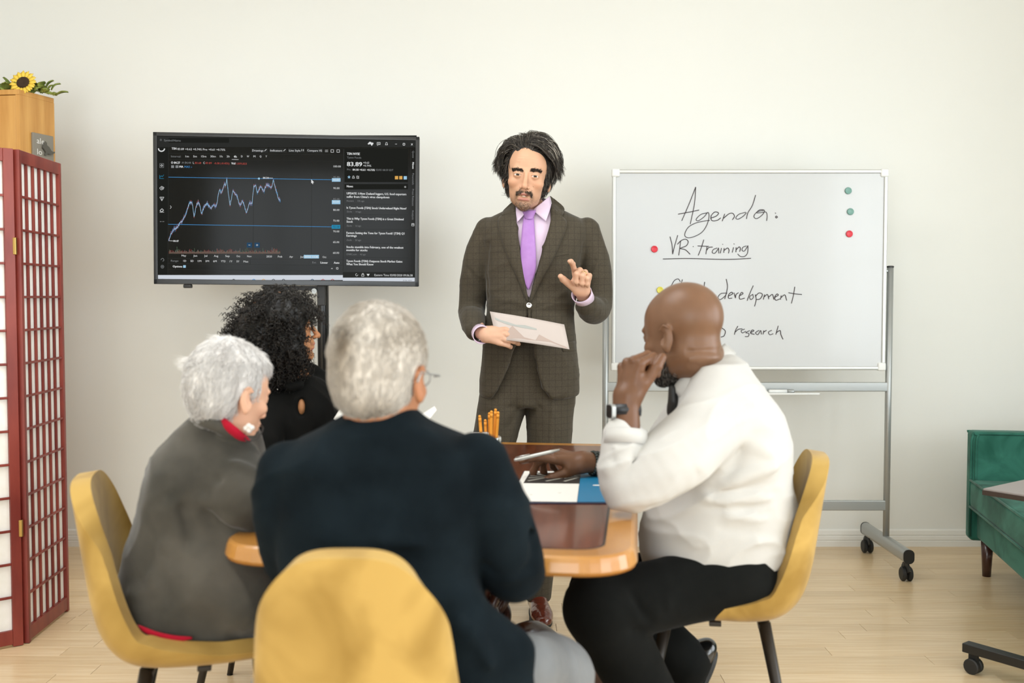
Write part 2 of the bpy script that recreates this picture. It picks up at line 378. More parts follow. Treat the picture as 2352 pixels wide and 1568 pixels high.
tt('-0.38 (-0.45%)', 567, 694, 310, 16, 'red'); tt('Vol', 710, 742, 311, 18, 'white', 1); tt('1,009,833', 748, 838, 313, 16, 'red')
tq(212, 328, 236, 350, 'grey'); tq(248, 328, 272, 350, 'grey'); tt('MA', 281, 312, 339, 18, 'white', 1); tt('MA5 :-', 322, 386, 340, 17, 'blue')
for s, y in (('100.00', 336), ('95.00', 427), ('90.00', 520), ('85.00', 612), ('80.00', 704), ('75.00', 795), ('70.00', 886), ('65.00', 977), ('60.00', 1068)): tt(s, 1562, 1614 if len(s) == 5 else 1624, y, 16, 'grey' if s in ('95.00', '85.00') else 'white')
tl([(190, 428), (1550, 449)], 4, 'blue'); tl([(190, 827), (1550, 848)], 4, 'blue')
tq(1550, 436, 1622, 466, 'pale', .0006); tt('93.87', 1560, 1612, 450, 15, 'white', 0, .001); tq(1550, 622, 1622, 656, 'pale', .0006); tt('83.89', 1560, 1612, 635, 15, 'white', 0, .001)
tq(1550, 832, 1622, 864, 'teal', .0006); tt('72.18', 1560, 1612, 847, 15, 'dim', 0, .001)
tl([(1380, 305), (1380, 1085)], 2, 'dim'); gfx.add([(TVP(*p)[0], -.0018, TVP(*p)[1]) for p in ((1377, 445), (1400, 472), (1389, 474), (1394, 484), (1388, 486), (1383, 476), (1377, 480))], [(0, 1, 2, 3, 4, 5, 6)], TVI['white'])
tt('84.24', 974, 1020, 433, 15, 'white', 1); tl([(1020, 434), (1056, 435)], 3, 'white'); gfx.add([(TVP(940+9*math.cos(a*.63), 440+9*math.sin(a*.63))[0], -.0016, TVP(940+9*math.cos(a*.63), 440+9*math.sin(a*.63))[1]) for a in range(10)], [tuple(range(10))], TVI['pale'])
tt('84.47', 235, 278, 968, 15, 'white', 1); tl([(196, 966), (232, 968)], 3, 'white')
key = [(195, 960), (215, 905), (240, 870), (268, 855), (288, 810), (310, 795), (330, 760), (348, 700), (368, 640), (390, 655), (405, 765), (422, 665), (440, 640), (452, 665), (464, 745), (485, 680), (512, 650), (540, 690), (562, 665), (590, 672), (603, 575), (614, 528), (625, 562), (645, 520), (655, 480), (664, 500), (674, 440), (684, 540), (702, 665), (724, 540), (745, 570), (764, 600), (775, 655), (788, 672), (803, 625), (820, 670), (837, 735), (860, 650), (885, 645), (893, 560), (898, 505), (915, 500), (928, 560), (952, 510), (962, 515), (980, 550), (1005, 490), (1040, 515), (1050, 510), (1058, 445), (1075, 510), (1090, 560), (1103, 610), (1122, 625)]
rr = random.Random(5); kp = []
for (x0, y0), (x1, y1) in zip(key[:-1], key[1:]):
    n = max(2, int((x1-x0)/2.6))
    for i in range(n): t = i/n; kp.append((x0+(x1-x0)*t, y0+(y1-y0)*t+rr.uniform(-9, 9)))
tl(kp, 3.2, 'pale', .0010)
for i, (x, y) in enumerate(kp):
    h = rr.uniform(6, 24); tl([(x, y-h), (x, y+h*.8)], 1.8, ('blue', 'pink', 'red', 'blue')[i % 4], .0006)
tl([(895, 440), (895, 1080)], 1.5, 'dim')
for i in range(230):
    x = 200+i*4.02; h = 12+abs(rr.gauss(0, 13))+(18 if i in (16, 52, 98, 99, 160, 212) else 0); tl([(x, 1076), (x, 1076-h)], 2, ('red', 'green', 'grey')[i % 3], .0004)
for s, a, e in (('May', 303, 340), ('Jun', 400, 432), ('Jul', 490, 515), ('Aug', 570, 606), ('Sep', 665, 700), ('Oct', 757, 788), ('Nov', 846, 883), ('2020', 1006, 1052), ('Feb', 1102, 1138), ('Apr', 1198, 1228), ('Jun', 1288, 1320), ('Oct', 1475, 1506)): tt(s, a, e, 1092+(a-300)*.010, 16)
tq(1318, 1086, 1445, 1116, 'pale', .0012); tt('07/22 13:30', 1326, 1437, 1101, 15, 'white', 1, .0016)
for s, a, e in (('Range:', 215, 280), ('1D', 317, 341), ('5D', 376, 402), ('1M', 437, 466), ('3M', 500, 530), ('6M', 564, 594), ('YTD', 628, 667), ('1Y', 702, 724), ('5Y', 758, 782), ('Max', 816, 856)): tt(s, a, e, 1136+(a-215)*.010, 16, 'grey' if a == 215 else 'white')
tt('Ext.', 1390, 1425, 1150, 16, 'grey'); tt('Linear', 1458, 1520, 1151, 17, 'white', 1); tt('Auto', 1570, 1616, 1152, 17, 'white', 1); tt('Options', 231, 308, 1184, 17, 'white', 1); tq(316, 1174, 338, 1196, 'pale')
tl([(190, 1115), (1640, 1128)], 1.6, 'dim'); tl([(190, 1160), (1640, 1176)], 1.6, 'dim'); tl([(190, 1210), (1640, 1226)], 1.6, 'dim'); tl([(190, 175), (190, 1255)], 2.4, 'dim'); tl([(1648, 190), (1648, 1225)], 5, 'dim'); tl([(190, 228), (1640, 240)], 1.6, 'dim'); tl([(190, 280), (1640, 292)], 1.6, 'dim')
tq(842, 982, 886, 1024, 'line', .0008); tq(906, 982, 950, 1024, 'line', .0008); tl([(856, 1003), (872, 1003)], 3, 'white', .0012); tl([(919, 1003), (937, 1003)], 3, 'white', .0012); tl([(928, 994), (928, 1012)], 3, 'white', .0012)
tl([(206, 668), (216, 681), (206, 694)], 3, 'white'); tl([(1548, 1206), (1554, 1198), (1560, 1206)], 3, 'white'); tl([(1592, 1194), (1606, 1194), (1606, 1208), (1592, 1208), (1592, 1194)], 3, 'white'); tl([(872, 1128), (872, 1165)], 2, 'dim')
# left icon rail
tl([(106, 185), (112, 203), (130, 211), (150, 204), (158, 187)], 9, 'white')
for y in (330,): tl([(118, y-17), (150, y-17), (150, y+17), (118, y+17), (118, y-17)], 3, 'grey'); tl([(134, y-9), (143, y), (134, y+8), (125, y), (134, y-9)], 3, 'white')
tl([(118, 410), (118, 440), (152, 440)], 3, 'teal'); tl([(122, 428), (132, 416), (140, 424), (152, 408)], 3, 'teal')
tl([(118, 520), (134, 505), (154, 515), (148, 530), (130, 536), (118, 520)], 3, 'white'); tl([(134, 514), (146, 520), (134, 526), (134, 514)], 3, 'white')
tl([(120, 597), (154, 597), (137, 628), (120, 597)], 3, 'white'); tl([(137, 598), (137, 622)], 3, 'white')
tl([(122, 712), (138, 694), (152, 708), (136, 722), (122, 712)], 4, 'white'); tl([(120, 724), (156, 724)], 3, 'white')
for x in (126, 139, 152): tq(x-2, 801, x+3, 806, 'white')
tl([(132+0, 1130), (138, 1118), (150, 1116), (158, 1128), (154, 1138), (146, 1140)], 4, 'grey'); tl([(145+13*math.cos(a*PI/3), 1187+14*math.sin(a*PI/3)) for a in range(7)], 3, 'grey'); tl([(145+5*math.cos(a*PI/3), 1187+5*math.sin(a*PI/3)) for a in range(7)], 3, 'grey')
# top right icons
for i in range(5): tl([(1852+i*9, 150-i*3), (1870+i*6, 132+i*4), (1886-i*3, 160-i*5)], 11, 'white', .001+i*.0001)
tl([(1928, 134), (1954, 134), (1954, 153), (1938, 153), (1932, 160), (1928, 153), (1928, 134)], 3, 'white'); tl([(1934, 141), (1948, 141)], 2, 'white'); tl([(1934, 147), (1948, 147)], 2, 'white')
tl([(1996, 155), (2000, 150), (2000, 140), (2007, 133), (2014, 140), (2014, 150), (2018, 155), (1996, 155)], 3, 'white'); tl([(2080, 148), (2096, 148)], 3, 'white'); tl([(2147, 142), (2162, 142), (2162, 158), (2147, 158), (2147, 142)], 4, 'white'); tl([(2215, 143), (2229, 159)], 3, 'white'); tl([(2229, 143), (2215, 159)], 3, 'white')
# right news column
tt('TSN NYSE', 1675, 1783, 229, 20, 'white', 1); tt('Tyson Foods', 1675, 1795, 261, 16, 'grey'); tt('83.89', 1676, 1802, 316, 36, 'white', 2); tt('+0.62', 1812, 1862, 305, 16); tt('+0.74%', 1812, 1880, 330, 16)
tt('Pre :', 1677, 1717, 362, 15, 'grey'); tt('84.50 +0.61 +0.73%', 1724, 1910, 364, 16, 'white', 1); tt('02/05 08:59 EST', 1918, 2066, 366, 15, 'grey')
gfx.add([(TVP(1693+(15 if a % 2 == 0 else 6)*math.sin(a*PI/5), 427-(15 if a % 2 == 0 else 6)*math.cos(a*PI/5))[0], -.0014, TVP(1693+(15 if a % 2 == 0 else 6)*math.sin(a*PI/5), 427-(15 if a % 2 == 0 else 6)*math.cos(a*PI/5))[1]) for a in range(10)], [tuple(range(10))], TVI['pale'])
tl([(1720, 436), (1724, 430), (1724, 422), (1730, 416), (1736, 422), (1736, 430), (1740, 436), (1720, 436)], 3, 'white'); tl([(1770, 418), (1758, 418), (1758, 438), (1776, 438), (1776, 428)], 3, 'white'); tl([(1766, 430), (1778, 418)], 3, 'white')
tq(2080, 418, 2107, 446, 'orange', .0006); tq(2116, 418, 2143, 446, 'orange', .0006); tq(2154, 419, 2181, 447, 'pale', .0006)
tt('News', 1675, 1727, 504, 18, 'white', 1)
for y in (505, 510, 515): tl([(2160, y), (2175, y)], 2, 'white')
for s, e, y in (('UPDATE 1-New Zealand loggers, U.S. food exporters', 2177, 564), ("suffer from China's virus clampdown", 2034, 592), ('Is Tyson Foods (TSN) Stock Undervalued Right Now?', 2178, 685), ('This is Why Tyson Foods (TSN) is a Great Dividend', 2155, 777), ('Stock', 1727, 803), ("Factors Setting the Tone for Tyson Foods' (TSN) Q1", 2163, 898), ('Earnings', 1760, 922), ('Stocks stumble into February, one of the weakest', 2155, 1018), ('months for stocks', 1851, 1044), ('Tyson Foods (TSN) Outpaces Stock Market Gains:', 2148, 1137), ('What You Should Know', 1903, 1164)): tt(s, 1675, e, y, 18, 'white', 1)
for s, e, y in (('Reuters  ·  15h ago', 1823, 627), ('Zacks  ·  1d ago', 1797, 718), ('Zacks  ·  1d ago', 1797, 838), ('Zacks  ·  2d ago', 1797, 959), ('CNBC.com  ·  4d ago', 1838, 1080)): tt(s, 1676, e, y, 14, 'grey')
for y in (476, 532, 652, 742, 865, 985, 1105): tl([(1660, y), (2192, y+6)], 1.8, 'dim')
def tvert(s, xc, y0, y1, c, bold=0):
    v, f = text_geo(s); mn, mx = v[:, 0].min(), v[:, 0].max(); cap = 16/3.675/540; (_, z0), (_, z1) = TVP(xc, y0), TVP(xc, y1); xx = TVP(xc, (y0+y1)/2)[0]
    out = np.zeros_like(v); out[:, 0] = xx+(v[:, 1]-.35)/.7*cap; out[:, 2] = z0+(v[:, 0]-mn)/(mx-mn)*(z1-z0); out[:, 1] = -.0014; gfx.add(out, f, TVI[c])
    if bold: o2 = out.copy(); o2[:, 2] += .0008; gfx.add(o2, f, TVI[c])
for s, a, e, c, b_ in (('Quote', 206, 265, 'grey', 0), ('News', 303, 358, 'white', 1), ('Financials', 395, 492, 'grey', 0), ('Press Releases', 528, 670, 'grey', 0), ('Analysis', 706, 787, 'grey', 0)): tvert(s, 2234, a, e, c, b_)
tl([(2224, 820), (2244, 820), (2244, 840), (2224, 840), (2224, 820)], 3, 'white'); tl([(2224, 827), (2244, 827)], 3, 'white'); tl([(2212, 190), (2216, 1235)], 2, 'dim')
tt('Eastern Time 02/05/2020 09:06:38', 1912, 2234, 1257, 18, 'white', 0, .0016); tt('9:06 AM', 2153, 2225, 1304, 12, 'grey', 0, .0016)
tq(1646, 1232, 2262, 1280, 'head', .0006); tq(1646, 1281, 2262, 1312, 'bar', .0006); tl([(1895, 1238), (1895, 1276)], 2, 'dim', .0012)
tl([(1763+10*math.cos(a*.6), 1255+10*math.sin(a*.6)) for a in range(9)], 3, 'white', .0012); tl([(1804, 1253), (1824, 1253), (1824, 1268), (1804, 1268), (1804, 1253)], 3, 'white', .0012); tl([(1808, 1252), (1809, 1244), (1819, 1244), (1820, 1252)], 3, 'white', .0012)
gfx.add([(TVP(*p)[0], -.0020, TVP(*p)[1]) for p in ((1846, 1248), (1872, 1248), (1859, 1268))], [(0, 1, 2)], TVI['white'])
for x, c in ((148, 'dim'), (735, 'dim'), (902, 'blue'), (983, 'orange'), (1066, 'dim'), (1150, 'dim'), (1390, 'line'), (1480, 'red'), (1560, 'red')): tl([(x-12, 1300), (x, 1292), (x+12, 1300)], 5, c, .0012)
gfx.build('screen_picture', TVM, tv)
# stand
st = thing('television_stand', 'black rolling stand with two round poles and shelf under the big screen', 'stand', (tvc.x+.02, 4.52, 0))
st.rotation_euler = (0, 0, 0)
lx, rx_ = P(617, 700, 4.50).x-st.location.x, P(740, 700, 4.50).x-st.location.x
for x in (lx, rx_):
    MB().lathe([(.0255, .12), (.0255, 1.55), (.02, 1.56)], 20, (x, 0, 0)).build('pole', 'black_gloss', st, smooth=True)
b = MB(); b.box(((lx+rx_)/2, -.03, 1.275), (rx_-lx+.02, .012, .02)); b.box((lx, -.035, 1.35), (.035, .02, .30)); b.box((rx_, -.035, 1.35), (.035, .02, .30)); b.box(((lx+rx_)/2, -.035, 1.5), (.42, .02, .04)); b.build('mounting_bracket', 'black', st, bevel=.002)
MB().lathe([(.012, 0), (.012, .008), (.004, .008)], 12, (rx_-.028, -.05, 1.262), RX(PI/2)).build('bolt', 'steel', st)
for x in (lx, rx_): MB().lathe([(.0275, .835), (.0275, .838)], 20, (x, 0, 0)).build('ring', 'steel', st)
sh = MB(); sh.prism(rrect(.50, .30, .04, 5), 0, .018, T((lx+rx_)/2, -.02, .775)); sh.build('shelf', 'laptop_edge', st, bevel=.003)
for sx in (-1, 1):
    MB().box(((lx+rx_)/2+sx*.30, -.02, .095), (.055, .62, .05)).build('foot_bar', 'black', st, bevel=.006)
    for sy in (-1, 1):
        q = MB(); q.lathe([(.03, -.012), (.034, -.008), (.034, .008), (.03, .012)], 18, ((lx+rx_)/2+sx*.30, -.02+sy*.27, .034), RY(PI/2)); q.build('caster', 'rubber', st, smooth=False)
MB().box(((lx+rx_)/2, 0, .11), (.62, .07, .045)).build('cross_bar', 'black', st, bevel=.004)
# ------------------------------------------------------------------ whiteboard on its rolling frame
YBD = 4.66
wb0 = P(1717, 1300, YBD); wbt = thing('whiteboard', 'mobile whiteboard with handwritten agenda on grey metal frame with casters', 'whiteboard', (wb0.x, YBD, 0))
OX = wb0.x
def L_(px, py, dy=0): q = P(px, py, YBD+dy); return np.array((q.x-OX, dy, q.z))
a0, a1 = L_(1406, 390), L_(2030, 849)
xa, xb, za, zb = a0[0], a1[0], a1[2], a0[2]; cx, cz = (xa+xb)/2, (za+zb)/2
MB().box((cx, -.006, cz), (xb-xa-.02, .012, zb-za-.02)).build('board', 'board_white', wbt)
MB().box((cx, .004, cz), (xb-xa-.01, .008, zb-za-.01)).build('backing', 'alu_white', wbt)
FWD = .017
for c, d, n in (((cx, -.008, zb-FWD/2), (xb-xa-.06, .022, FWD), 'a'), ((cx, -.008, za+FWD/2), (xb-xa-.06, .022, FWD), 'a'), ((xa+FWD/2, -.008, cz), (FWD, .022, zb-za-.06), 'a'), ((xb-FWD/2, -.008, cz), (FWD, .022, zb-za-.06), 'a')):
    MB().box(c, d).build('board_frame', 'alu', wbt, bevel=.004)
for x in (xa, xb):
    for z in (za, zb):
        sx = 1 if x == xa else -1; sz = 1 if z == za else -1
        MB().box((x+sx*.015, -.008, z+sz*.015), (.038, .027, .038)).build('frame_corner', 'alu_white', wbt, bevel=.008, bseg=3)
pxl, pxr = L_(1391, 800)[0], L_(2042, 800)[0]; ztop = L_(1391, 611)[2]
for x in (pxl, pxr):
    p = MB(); p.lathe([(.0145, .10), (.0145, ztop-.006)], 18, (x, .0, 0)); p.build('post', 'steel', wbt, smooth=True)
    MB().lathe([(.0155, ztop-.006), (.0155, ztop), (.010, ztop+.002)], 18, (x, 0, 0)).build('post_cap', 'black', wbt)
    sx = 1 if x == pxl else -1
    MB().box((x+sx*.02, 0, ztop-.022), (.03, .012, .006)).build('pivot_pin', 'steel', wbt)
zt = L_(1700, 888)[2]
MB().box(((pxl+pxr)/2, 0, zt), (pxr-pxl, .022, .042)).build('cross_rail', 'steel', wbt, bevel=.004)
zt2 = L_(1700, 1160)[2]
MB().box(((pxl+pxr)/2, 0, zt2), (pxr-pxl, .022, .046)).build('cross_rail', 'steel', wbt, bevel=.004)
tray = MB(); tx = L_(1600, 900)[0], L_(1871, 900)[0]; z = L_(1800, 902)[2]
tray.box(((tx[0]+tx[1])/2, -.045, z), (tx[1]-tx[0], .07, .004)); tray.box(((tx[0]+tx[1])/2, -.079, z+.003), (tx[1]-tx[0], .003, .01)); tray.build('pen_tray', 'alu', wbt, bevel=.001)
for x in (pxl, pxr):
    fb = MB(); fb.prism(rrect(.045, .06, .02, 5), -.27, .27, Matrix.Translation((x, 0, .112)) @ RX(PI/2)); fb.build('foot_bar', 'steel', wbt, smooth=False, bevel=.002)
    MB().prism(rrect(.047, .062, .021, 5), .27, .276, Matrix.Translation((x, 0, .112)) @ RX(PI/2)).build('end_cap', 'black', wbt)
    MB().prism(rrect(.047, .062, .021, 5), -.276, -.27, Matrix.Translation((x, 0, .112)) @ RX(PI/2)).build('end_cap', 'black', wbt)
    for sy in (-1, 1):
        cs = MB()
        for dx in (-.014, .014): cs.lathe([(.026, -.009), (.031, -.005), (.031, .005), (.026, .009)], 20, (x+dx, sy*.245, .031), RY(PI/2))
        cs.tube([(x, sy*.245, .03), (x, sy*.245+.004, .085)], .008, 8); 
        a = np.linspace(-.3, PI*.9, 9); 
        cs.tube([(x, sy*.245+.036*math.cos(t), .034+.036*math.sin(t)) for t in a], .007, 6, flat=2.6)
        cs.build('caster', 'rubber', wbt, smooth=False)
# handwriting: strokes of a thin marker pen, on the face of the board
HW = [[(645, 175), (600, 290), (550, 405)], [(645, 175), (636, 290), (608, 428)], [(525, 360), (600, 346), (668, 332)],
 [(725, 350), (680, 362), (648, 395), (664, 404), (702, 378), (728, 348), (736, 375), (722, 430), (690, 480), (640, 510), (592, 520), (570, 500), (592, 452), (640, 422), (700, 407), (740, 402)],
 [(745, 388), (785, 372), (800, 352), (775, 345), (750, 372), (755, 403), (790, 402), (815, 385)], [(825, 408), (842, 358)], [(834, 388), (870, 358), (896, 354), (908, 375), (894, 398)],
 [(985, 347), (940, 360), (918, 384), (932, 394), (966, 375), (990, 350)], [(1052, 230), (1030, 300), (1000, 350), (990, 392)], [(1112, 332), (1062, 345), (1040, 375), (1060, 390), (1098, 364), (1112, 335), (1082, 330), (1058, 350), (1085, 350), (1122, 345), (1130, 372), (1127, 405)],
 [(1184, 352), (1190, 353)], [(1186, 378), (1193, 373), (1200, 379), (1193, 386), (1186, 380)],
 [(470, 512), (484, 570), (488, 632)], [(488, 632), (502, 575), (523, 503)], [(543, 540), (530, 640)], [(520, 565), (545, 540), (576, 530), (594, 547), (580, 575), (540, 592), (575, 602), (607, 632)], [(626, 579), (631, 581)],
 [(700, 533), (682, 590), (662, 640)], [(658, 575), (735, 579)], [(722, 580), (714, 632)], [(718, 606), (736, 586), (760, 583)], [(790, 590), (765, 600), (757, 620), (775, 625), (795, 600), (800, 590), (802, 626)], [(820, 590), (812, 626)], [(827, 563), (830, 566)],
 [(838, 590), (835, 622)], [(838, 606), (860, 590), (871, 602), (868, 626)], [(902, 585), (893, 620)], [(904, 560), (907, 564)], [(920, 585), (918, 618)], [(920, 602), (940, 582), (949, 594), (943, 614)],
 [(990, 575), (966, 585), (960, 605), (976, 610), (995, 582), (1000, 576), (998, 620), (980, 645), (950, 647), (930, 630)], [(422, 664), (600, 661), (850, 667), (1020, 660)],
 [(540, 818), (527, 800), (503, 808), (485, 835), (474, 866), (486, 888), (520, 880)], [(554, 803), (545, 840), (535, 885)], [(575, 850), (568, 885)], [(590, 870), (612, 862), (605, 852), (590, 868), (594, 886), (618, 882)], [(630, 858), (626, 886)], [(628, 870), (652, 856), (662, 872), (658, 888)], [(706, 820), (700, 860), (692, 900)], [(686, 866), (726, 864)],
 [(850, 895), (815, 900), (797, 925), (812, 940), (845, 915), (858, 893)], [(852, 800), (861, 850), (852, 900), (842, 936)], [(870, 915), (896, 900), (888, 890), (870, 905), (868, 930), (892, 930)], [(905, 893), (915, 930)], [(915, 930), (920, 905), (936, 893)], [(940, 915), (966, 900), (956, 891), (942, 915), (946, 937), (978, 930)],
 [(1036, 845), (1012, 900), (994, 948)], [(1035, 903), (1012, 920), (1020, 940), (1037, 925), (1032, 905)], [(1050, 905), (1056, 940), (1045, 986)], [(1050, 918), (1075, 895), (1098, 905), (1082, 935), (1054, 940)],
 [(1112, 905), (1105, 940)], [(1110, 922), (1132, 905), (1142, 937)], [(1142, 922), (1166, 905), (1176, 940)], [(1182, 925), (1206, 910), (1196, 902), (1181, 925), (1190, 944), (1217, 935)], [(1226, 912), (1221, 940)], [(1224, 927), (1250, 908), (1263, 946)], [(1318, 853), (1309, 910), (1295, 966)], [(1275, 893), (1320, 901), (1366, 905)],
 [(660, 1150), (672, 1185), (690, 1150)], [(720, 1160), (700, 1172), (712, 1186), (735, 1170)], [(760, 1130), (752, 1186)], [(785, 1160), (770, 1178), (790, 1186), (806, 1160)], [(818, 1130), (845, 1152), (838, 1185), (815, 1195)],
 [(932, 1120), (915, 1150), (908, 1178)], [(912, 1162), (935, 1142), (962, 1138)], [(978, 1140), (955, 1150), (962, 1166), (986, 1155)], [(1012, 1150), (985, 1165), (1006, 1170), (1002, 1190), (980, 1191)], [(1016, 1166), (1040, 1152), (1028, 1147), (1018, 1168), (1044, 1176)], [(1076, 1148), (1052, 1165), (1068, 1178), (1086, 1150), (1092, 1176)], [(1108, 1150), (1103, 1176)], [(1105, 1162), (1126, 1148)], [(1162, 1148), (1140, 1160), (1148, 1178), (1172, 1172)], [(1206, 1118), (1189, 1178)], [(1193, 1164), (1218, 1150), (1224, 1178), (1238, 1210)]]
hws = []
for n_w in (12, 5, 14, 1, 8, 18, 5, 11): hws += [len(set(hws))]*n_w
assert len(hws) == len(HW), (len(hws), len(HW))
words = [MB() for _ in range(8)]
for s_, wi in zip(HW, hws):
    hw = words[wi]
    pts = [L_(1380+x/2.958, 370+y/2.958, -.0135) for x, y in s_]
    pts = catmull(pts, 6*len(pts)); hw.tube(pts, .0017, 5, flat=1.0)
for hw in words: props(hw.build('handwritten_word', 'ink', wbt), kind='stuff')
for i, (px, py, m, lb) in enumerate(((1948, 438, 'magnet_green', 'green round magnet, upper of two green ones at right of whiteboard'), (1953, 486, 'magnet_green', 'green round magnet, lower of two green ones at right of whiteboard'), (1950.5, 537, 'magnet_red', 'red round magnet below two green ones at right of whiteboard'), (1503, 572, 'magnet_red', 'red round magnet left of the underlined words on whiteboard'), (1516, 666, 'magnet_yellow', 'yellow round magnet on whiteboard half hidden by bald head'))):
    q = P(px, py, YBD-.013); o = MB().lathe([(.0155, 0), (.0155, .004), (.0145, .007), (.013, .0075), (.012, .007), (.004, .0062), (.001, .006)], 22, (0, 0, 0), RX(PI/2)).build('magnet', m, None, smooth=True)
    o.location = (q.x, YBD-.0125, q.z); props(o, lb, 'magnet', 'round magnets on the whiteboard')
q = P(1793, 897, YBD-.05); mk = thing('marker_pen', 'white marker pen with grey cap lying on whiteboard tray', 'marker', (q.x, YBD-.05, L_(1800, 902)[2]+.0115))
MB().lathe([(.006, -.055), (.0085, -.05), (.0085, .028)], 14, (0, 0, 0), RY(PI/2)).build('barrel', 'alu_white', mk, smooth=True); MB().lathe([(.009, .028), (.009, .058), (.006, .062)], 14, (0, 0, 0), RY(PI/2)).build('cap', 'steel', mk, smooth=True)
# ------------------------------------------------------------------ tall wooden cabinet, slate hook, sunflowers
c1 = P(44, 205, 4.43); c2 = P(124, 222, 4.63)
cab = thing('wooden_cabinet', 'tall honey-coloured wooden cabinet in left corner behind the folding screen', 'cabinet', (c1.x, c1.y, 0))
H_ = c1.z; dx, dy = c2.x-c1.x, c2.y-c1.y; sd = Vector((dx, dy, 0)); fd = Vector((-dy, dx, 0)).normalized()  # fd: along the front, to the left
fd = Vector((-.93, .12, 0)).normalized()
q0 = Vector((0, 0, 0)); q1 = sd.copy(); q3 = fd*.55; q2 = q1+fd*.55
def slab4(a, b, c, d, z0, z1, n, m='wood_cab', **k):
    mb = MB(); mb.prism([(v.x, v.y) for v in (a, b, c, d)], z0, z1); return mb.build(n, m, cab, **k)
in_ = .018
slab4(q0, q1, q1+fd*in_, q0+fd*in_, 0, H_-.022, 'side_panel'); slab4(q3-fd*in_, q2-fd*in_, q2, q3, 0, H_-.022, 'side_panel')
u_ = sd.normalized(); slab4(q0+fd*(in_+.001), q3-fd*(in_+.001), q3-fd*(in_+.001)+u_*.02, q0+fd*(in_+.001)+u_*.02, .06, H_-.024, 'door', bevel=.002)
slab4(q1-u_*.012+fd*in_, q2-u_*.012-fd*in_, q2-fd*in_, q1+fd*in_, 0, H_-.022, 'back_panel'); slab4(q0-u_*.003, q1, q2, q3-u_*.003, H_-.022, H_, 'top', bevel=.002)
slab4(q0+fd*.02+u_*.02, q3-fd*.02+u_*.02, q2-fd*.02, q1+fd*.02, .04, .06, 'bottom_panel')
# slate plaque hung on the cabinet side
nrm = Vector((u_.y, -u_.x, 0)); 
sp = P(93, 341, 4.545); side_pt = c1+sd*.60; ang = math.atan2(u_.y, u_.x)
sl = thing('slate_plaque', 'small grey slate plaque with iron bird and white letters hung on cabinet side', 'plaque', (c1.x+sd.x*.60+nrm.x*.006, c1.y+sd.y*.60+nrm.y*.006, sp.z), ang)
MB().box((0, 0, 0), (.125, .010, .125)).build('slate', 'slate', sl, bevel=.002)
for s_, x0, z0, hh in (('ale', -.03, .018, .035), ('lo', -.03, -.03, .035)):
    v, f = text_geo(s_); v = v*hh/.7*.72; mb = MB(); mb.add(np.c_[v[:, 0]*1.2+x0-.012, np.full(len(v), -.0058), v[:, 1]+z0], f); mb.build('lettering', 'slate_white', sl)
bird = [(-.006, .020), (.002, .034), (.010, .028), (.010, .018), (.024, .012), (.036, -.002), (.046, -.006), (.060, -.004), (.056, -.012), (.044, -.018), (.030, -.022), (.014, -.020), (.002, -.030), (-.004, -.028), (.004, -.014), (-.006, -.004), (-.016, .004), (-.012, .012)]
MB().prism(bird, .009, .016, Matrix.Translation((0, 0, -.002)) @ RX(PI/2)).build('bird_figure', 'iron', sl, bevel=.0015)
# artificial sunflower garland on the top
ft = P(50, 188, 4.47)
sf = thing('sunflower_garland', 'artificial sunflower with green leaves lying on top of tall cabinet', 'flower', (c1.x, c1.y, H_))
fx, fy, fz = ft.x-c1.x, .05, ft.z-H_-.0
fc = np.array((fx, fy, fz))
tilt = RX(PI/2-.35)
ctr = MB().lathe([(.024, -.010), (.028, 0), (.022, .008), (.010, .004), (.001, .003)], 20, fc, tilt).build('flower_centre', 'petal_dark', sf, smooth=True)
for ringi, (n, ln, off) in enumerate(((15, .036, 0), (15, .032, .2))):
    for i in range(n):
        a = 2*PI*i/n+off; g = []
        for t in np.linspace(0, 1, 6):
            w_ = .0085*math.sin(PI*min(1, t*.85+.12))**.8; r_ = .022+ln*t; zz = -.002-ringi*.004+.010*math.sin(t*2.2)-.004*t
            g.append([(r_*math.cos(a)-k*w_*math.sin(a), r_*math.sin(a)+k*w_*math.cos(a), zz-.003*abs(k)) for k in (-1, 0, 1)])
        g = np.array(g).reshape(-1, 3) @ np.array(tilt.to_3x3()).T+fc
        mb = MB(); mb.grid(g.reshape(6, 3, 3)); mb.build('petal', 'petal', sf, smooth=True, solid=.0012)
rl = random.Random(12)
for i in range(46):
    t = i/45; lxx = fx-.12+.21*t; base = np.array((lxx+rl.uniform(-.01, .01), fy+rl.uniform(.01, .08)+max(0, t-.5)*.10, .005+rl.uniform(0, .035)*(1-.5*max(0, t-.45))))
    L = rl.uniform(.035, .06); az = rl.uniform(0, 2*PI); el = rl.uniform(-.1, 1.0); R = RZ(az) @ RY(-el); g = []
    for s_ in np.linspace(0, 1, 6):
        w_ = .019*math.sin(PI*min(1, s_*.9+.05))**.9; g.append([(L*s_, k*w_, .010*math.sin(3*s_)-.006*abs(k)) for k in (-1, 0, 1)])
    g = np.array(g).reshape(-1, 3) @ np.array(R.to_3x3()).T+base; g[:, 2] = np.maximum(g[:, 2], .001)
    mb = MB(); mb.grid(g.reshape(6, 3, 3)); mb.build('leaf', 'leaf', sf, smooth=True, solid=.001)
mb = MB(); mb.tube(catmull([(fx-.16, fy+.05, .012), (fx, fy+.06, .02), (fx+.09, fy+.13, .01)], 14), .004, 6); mb.build('stem', 'leaf', sf, smooth=True)
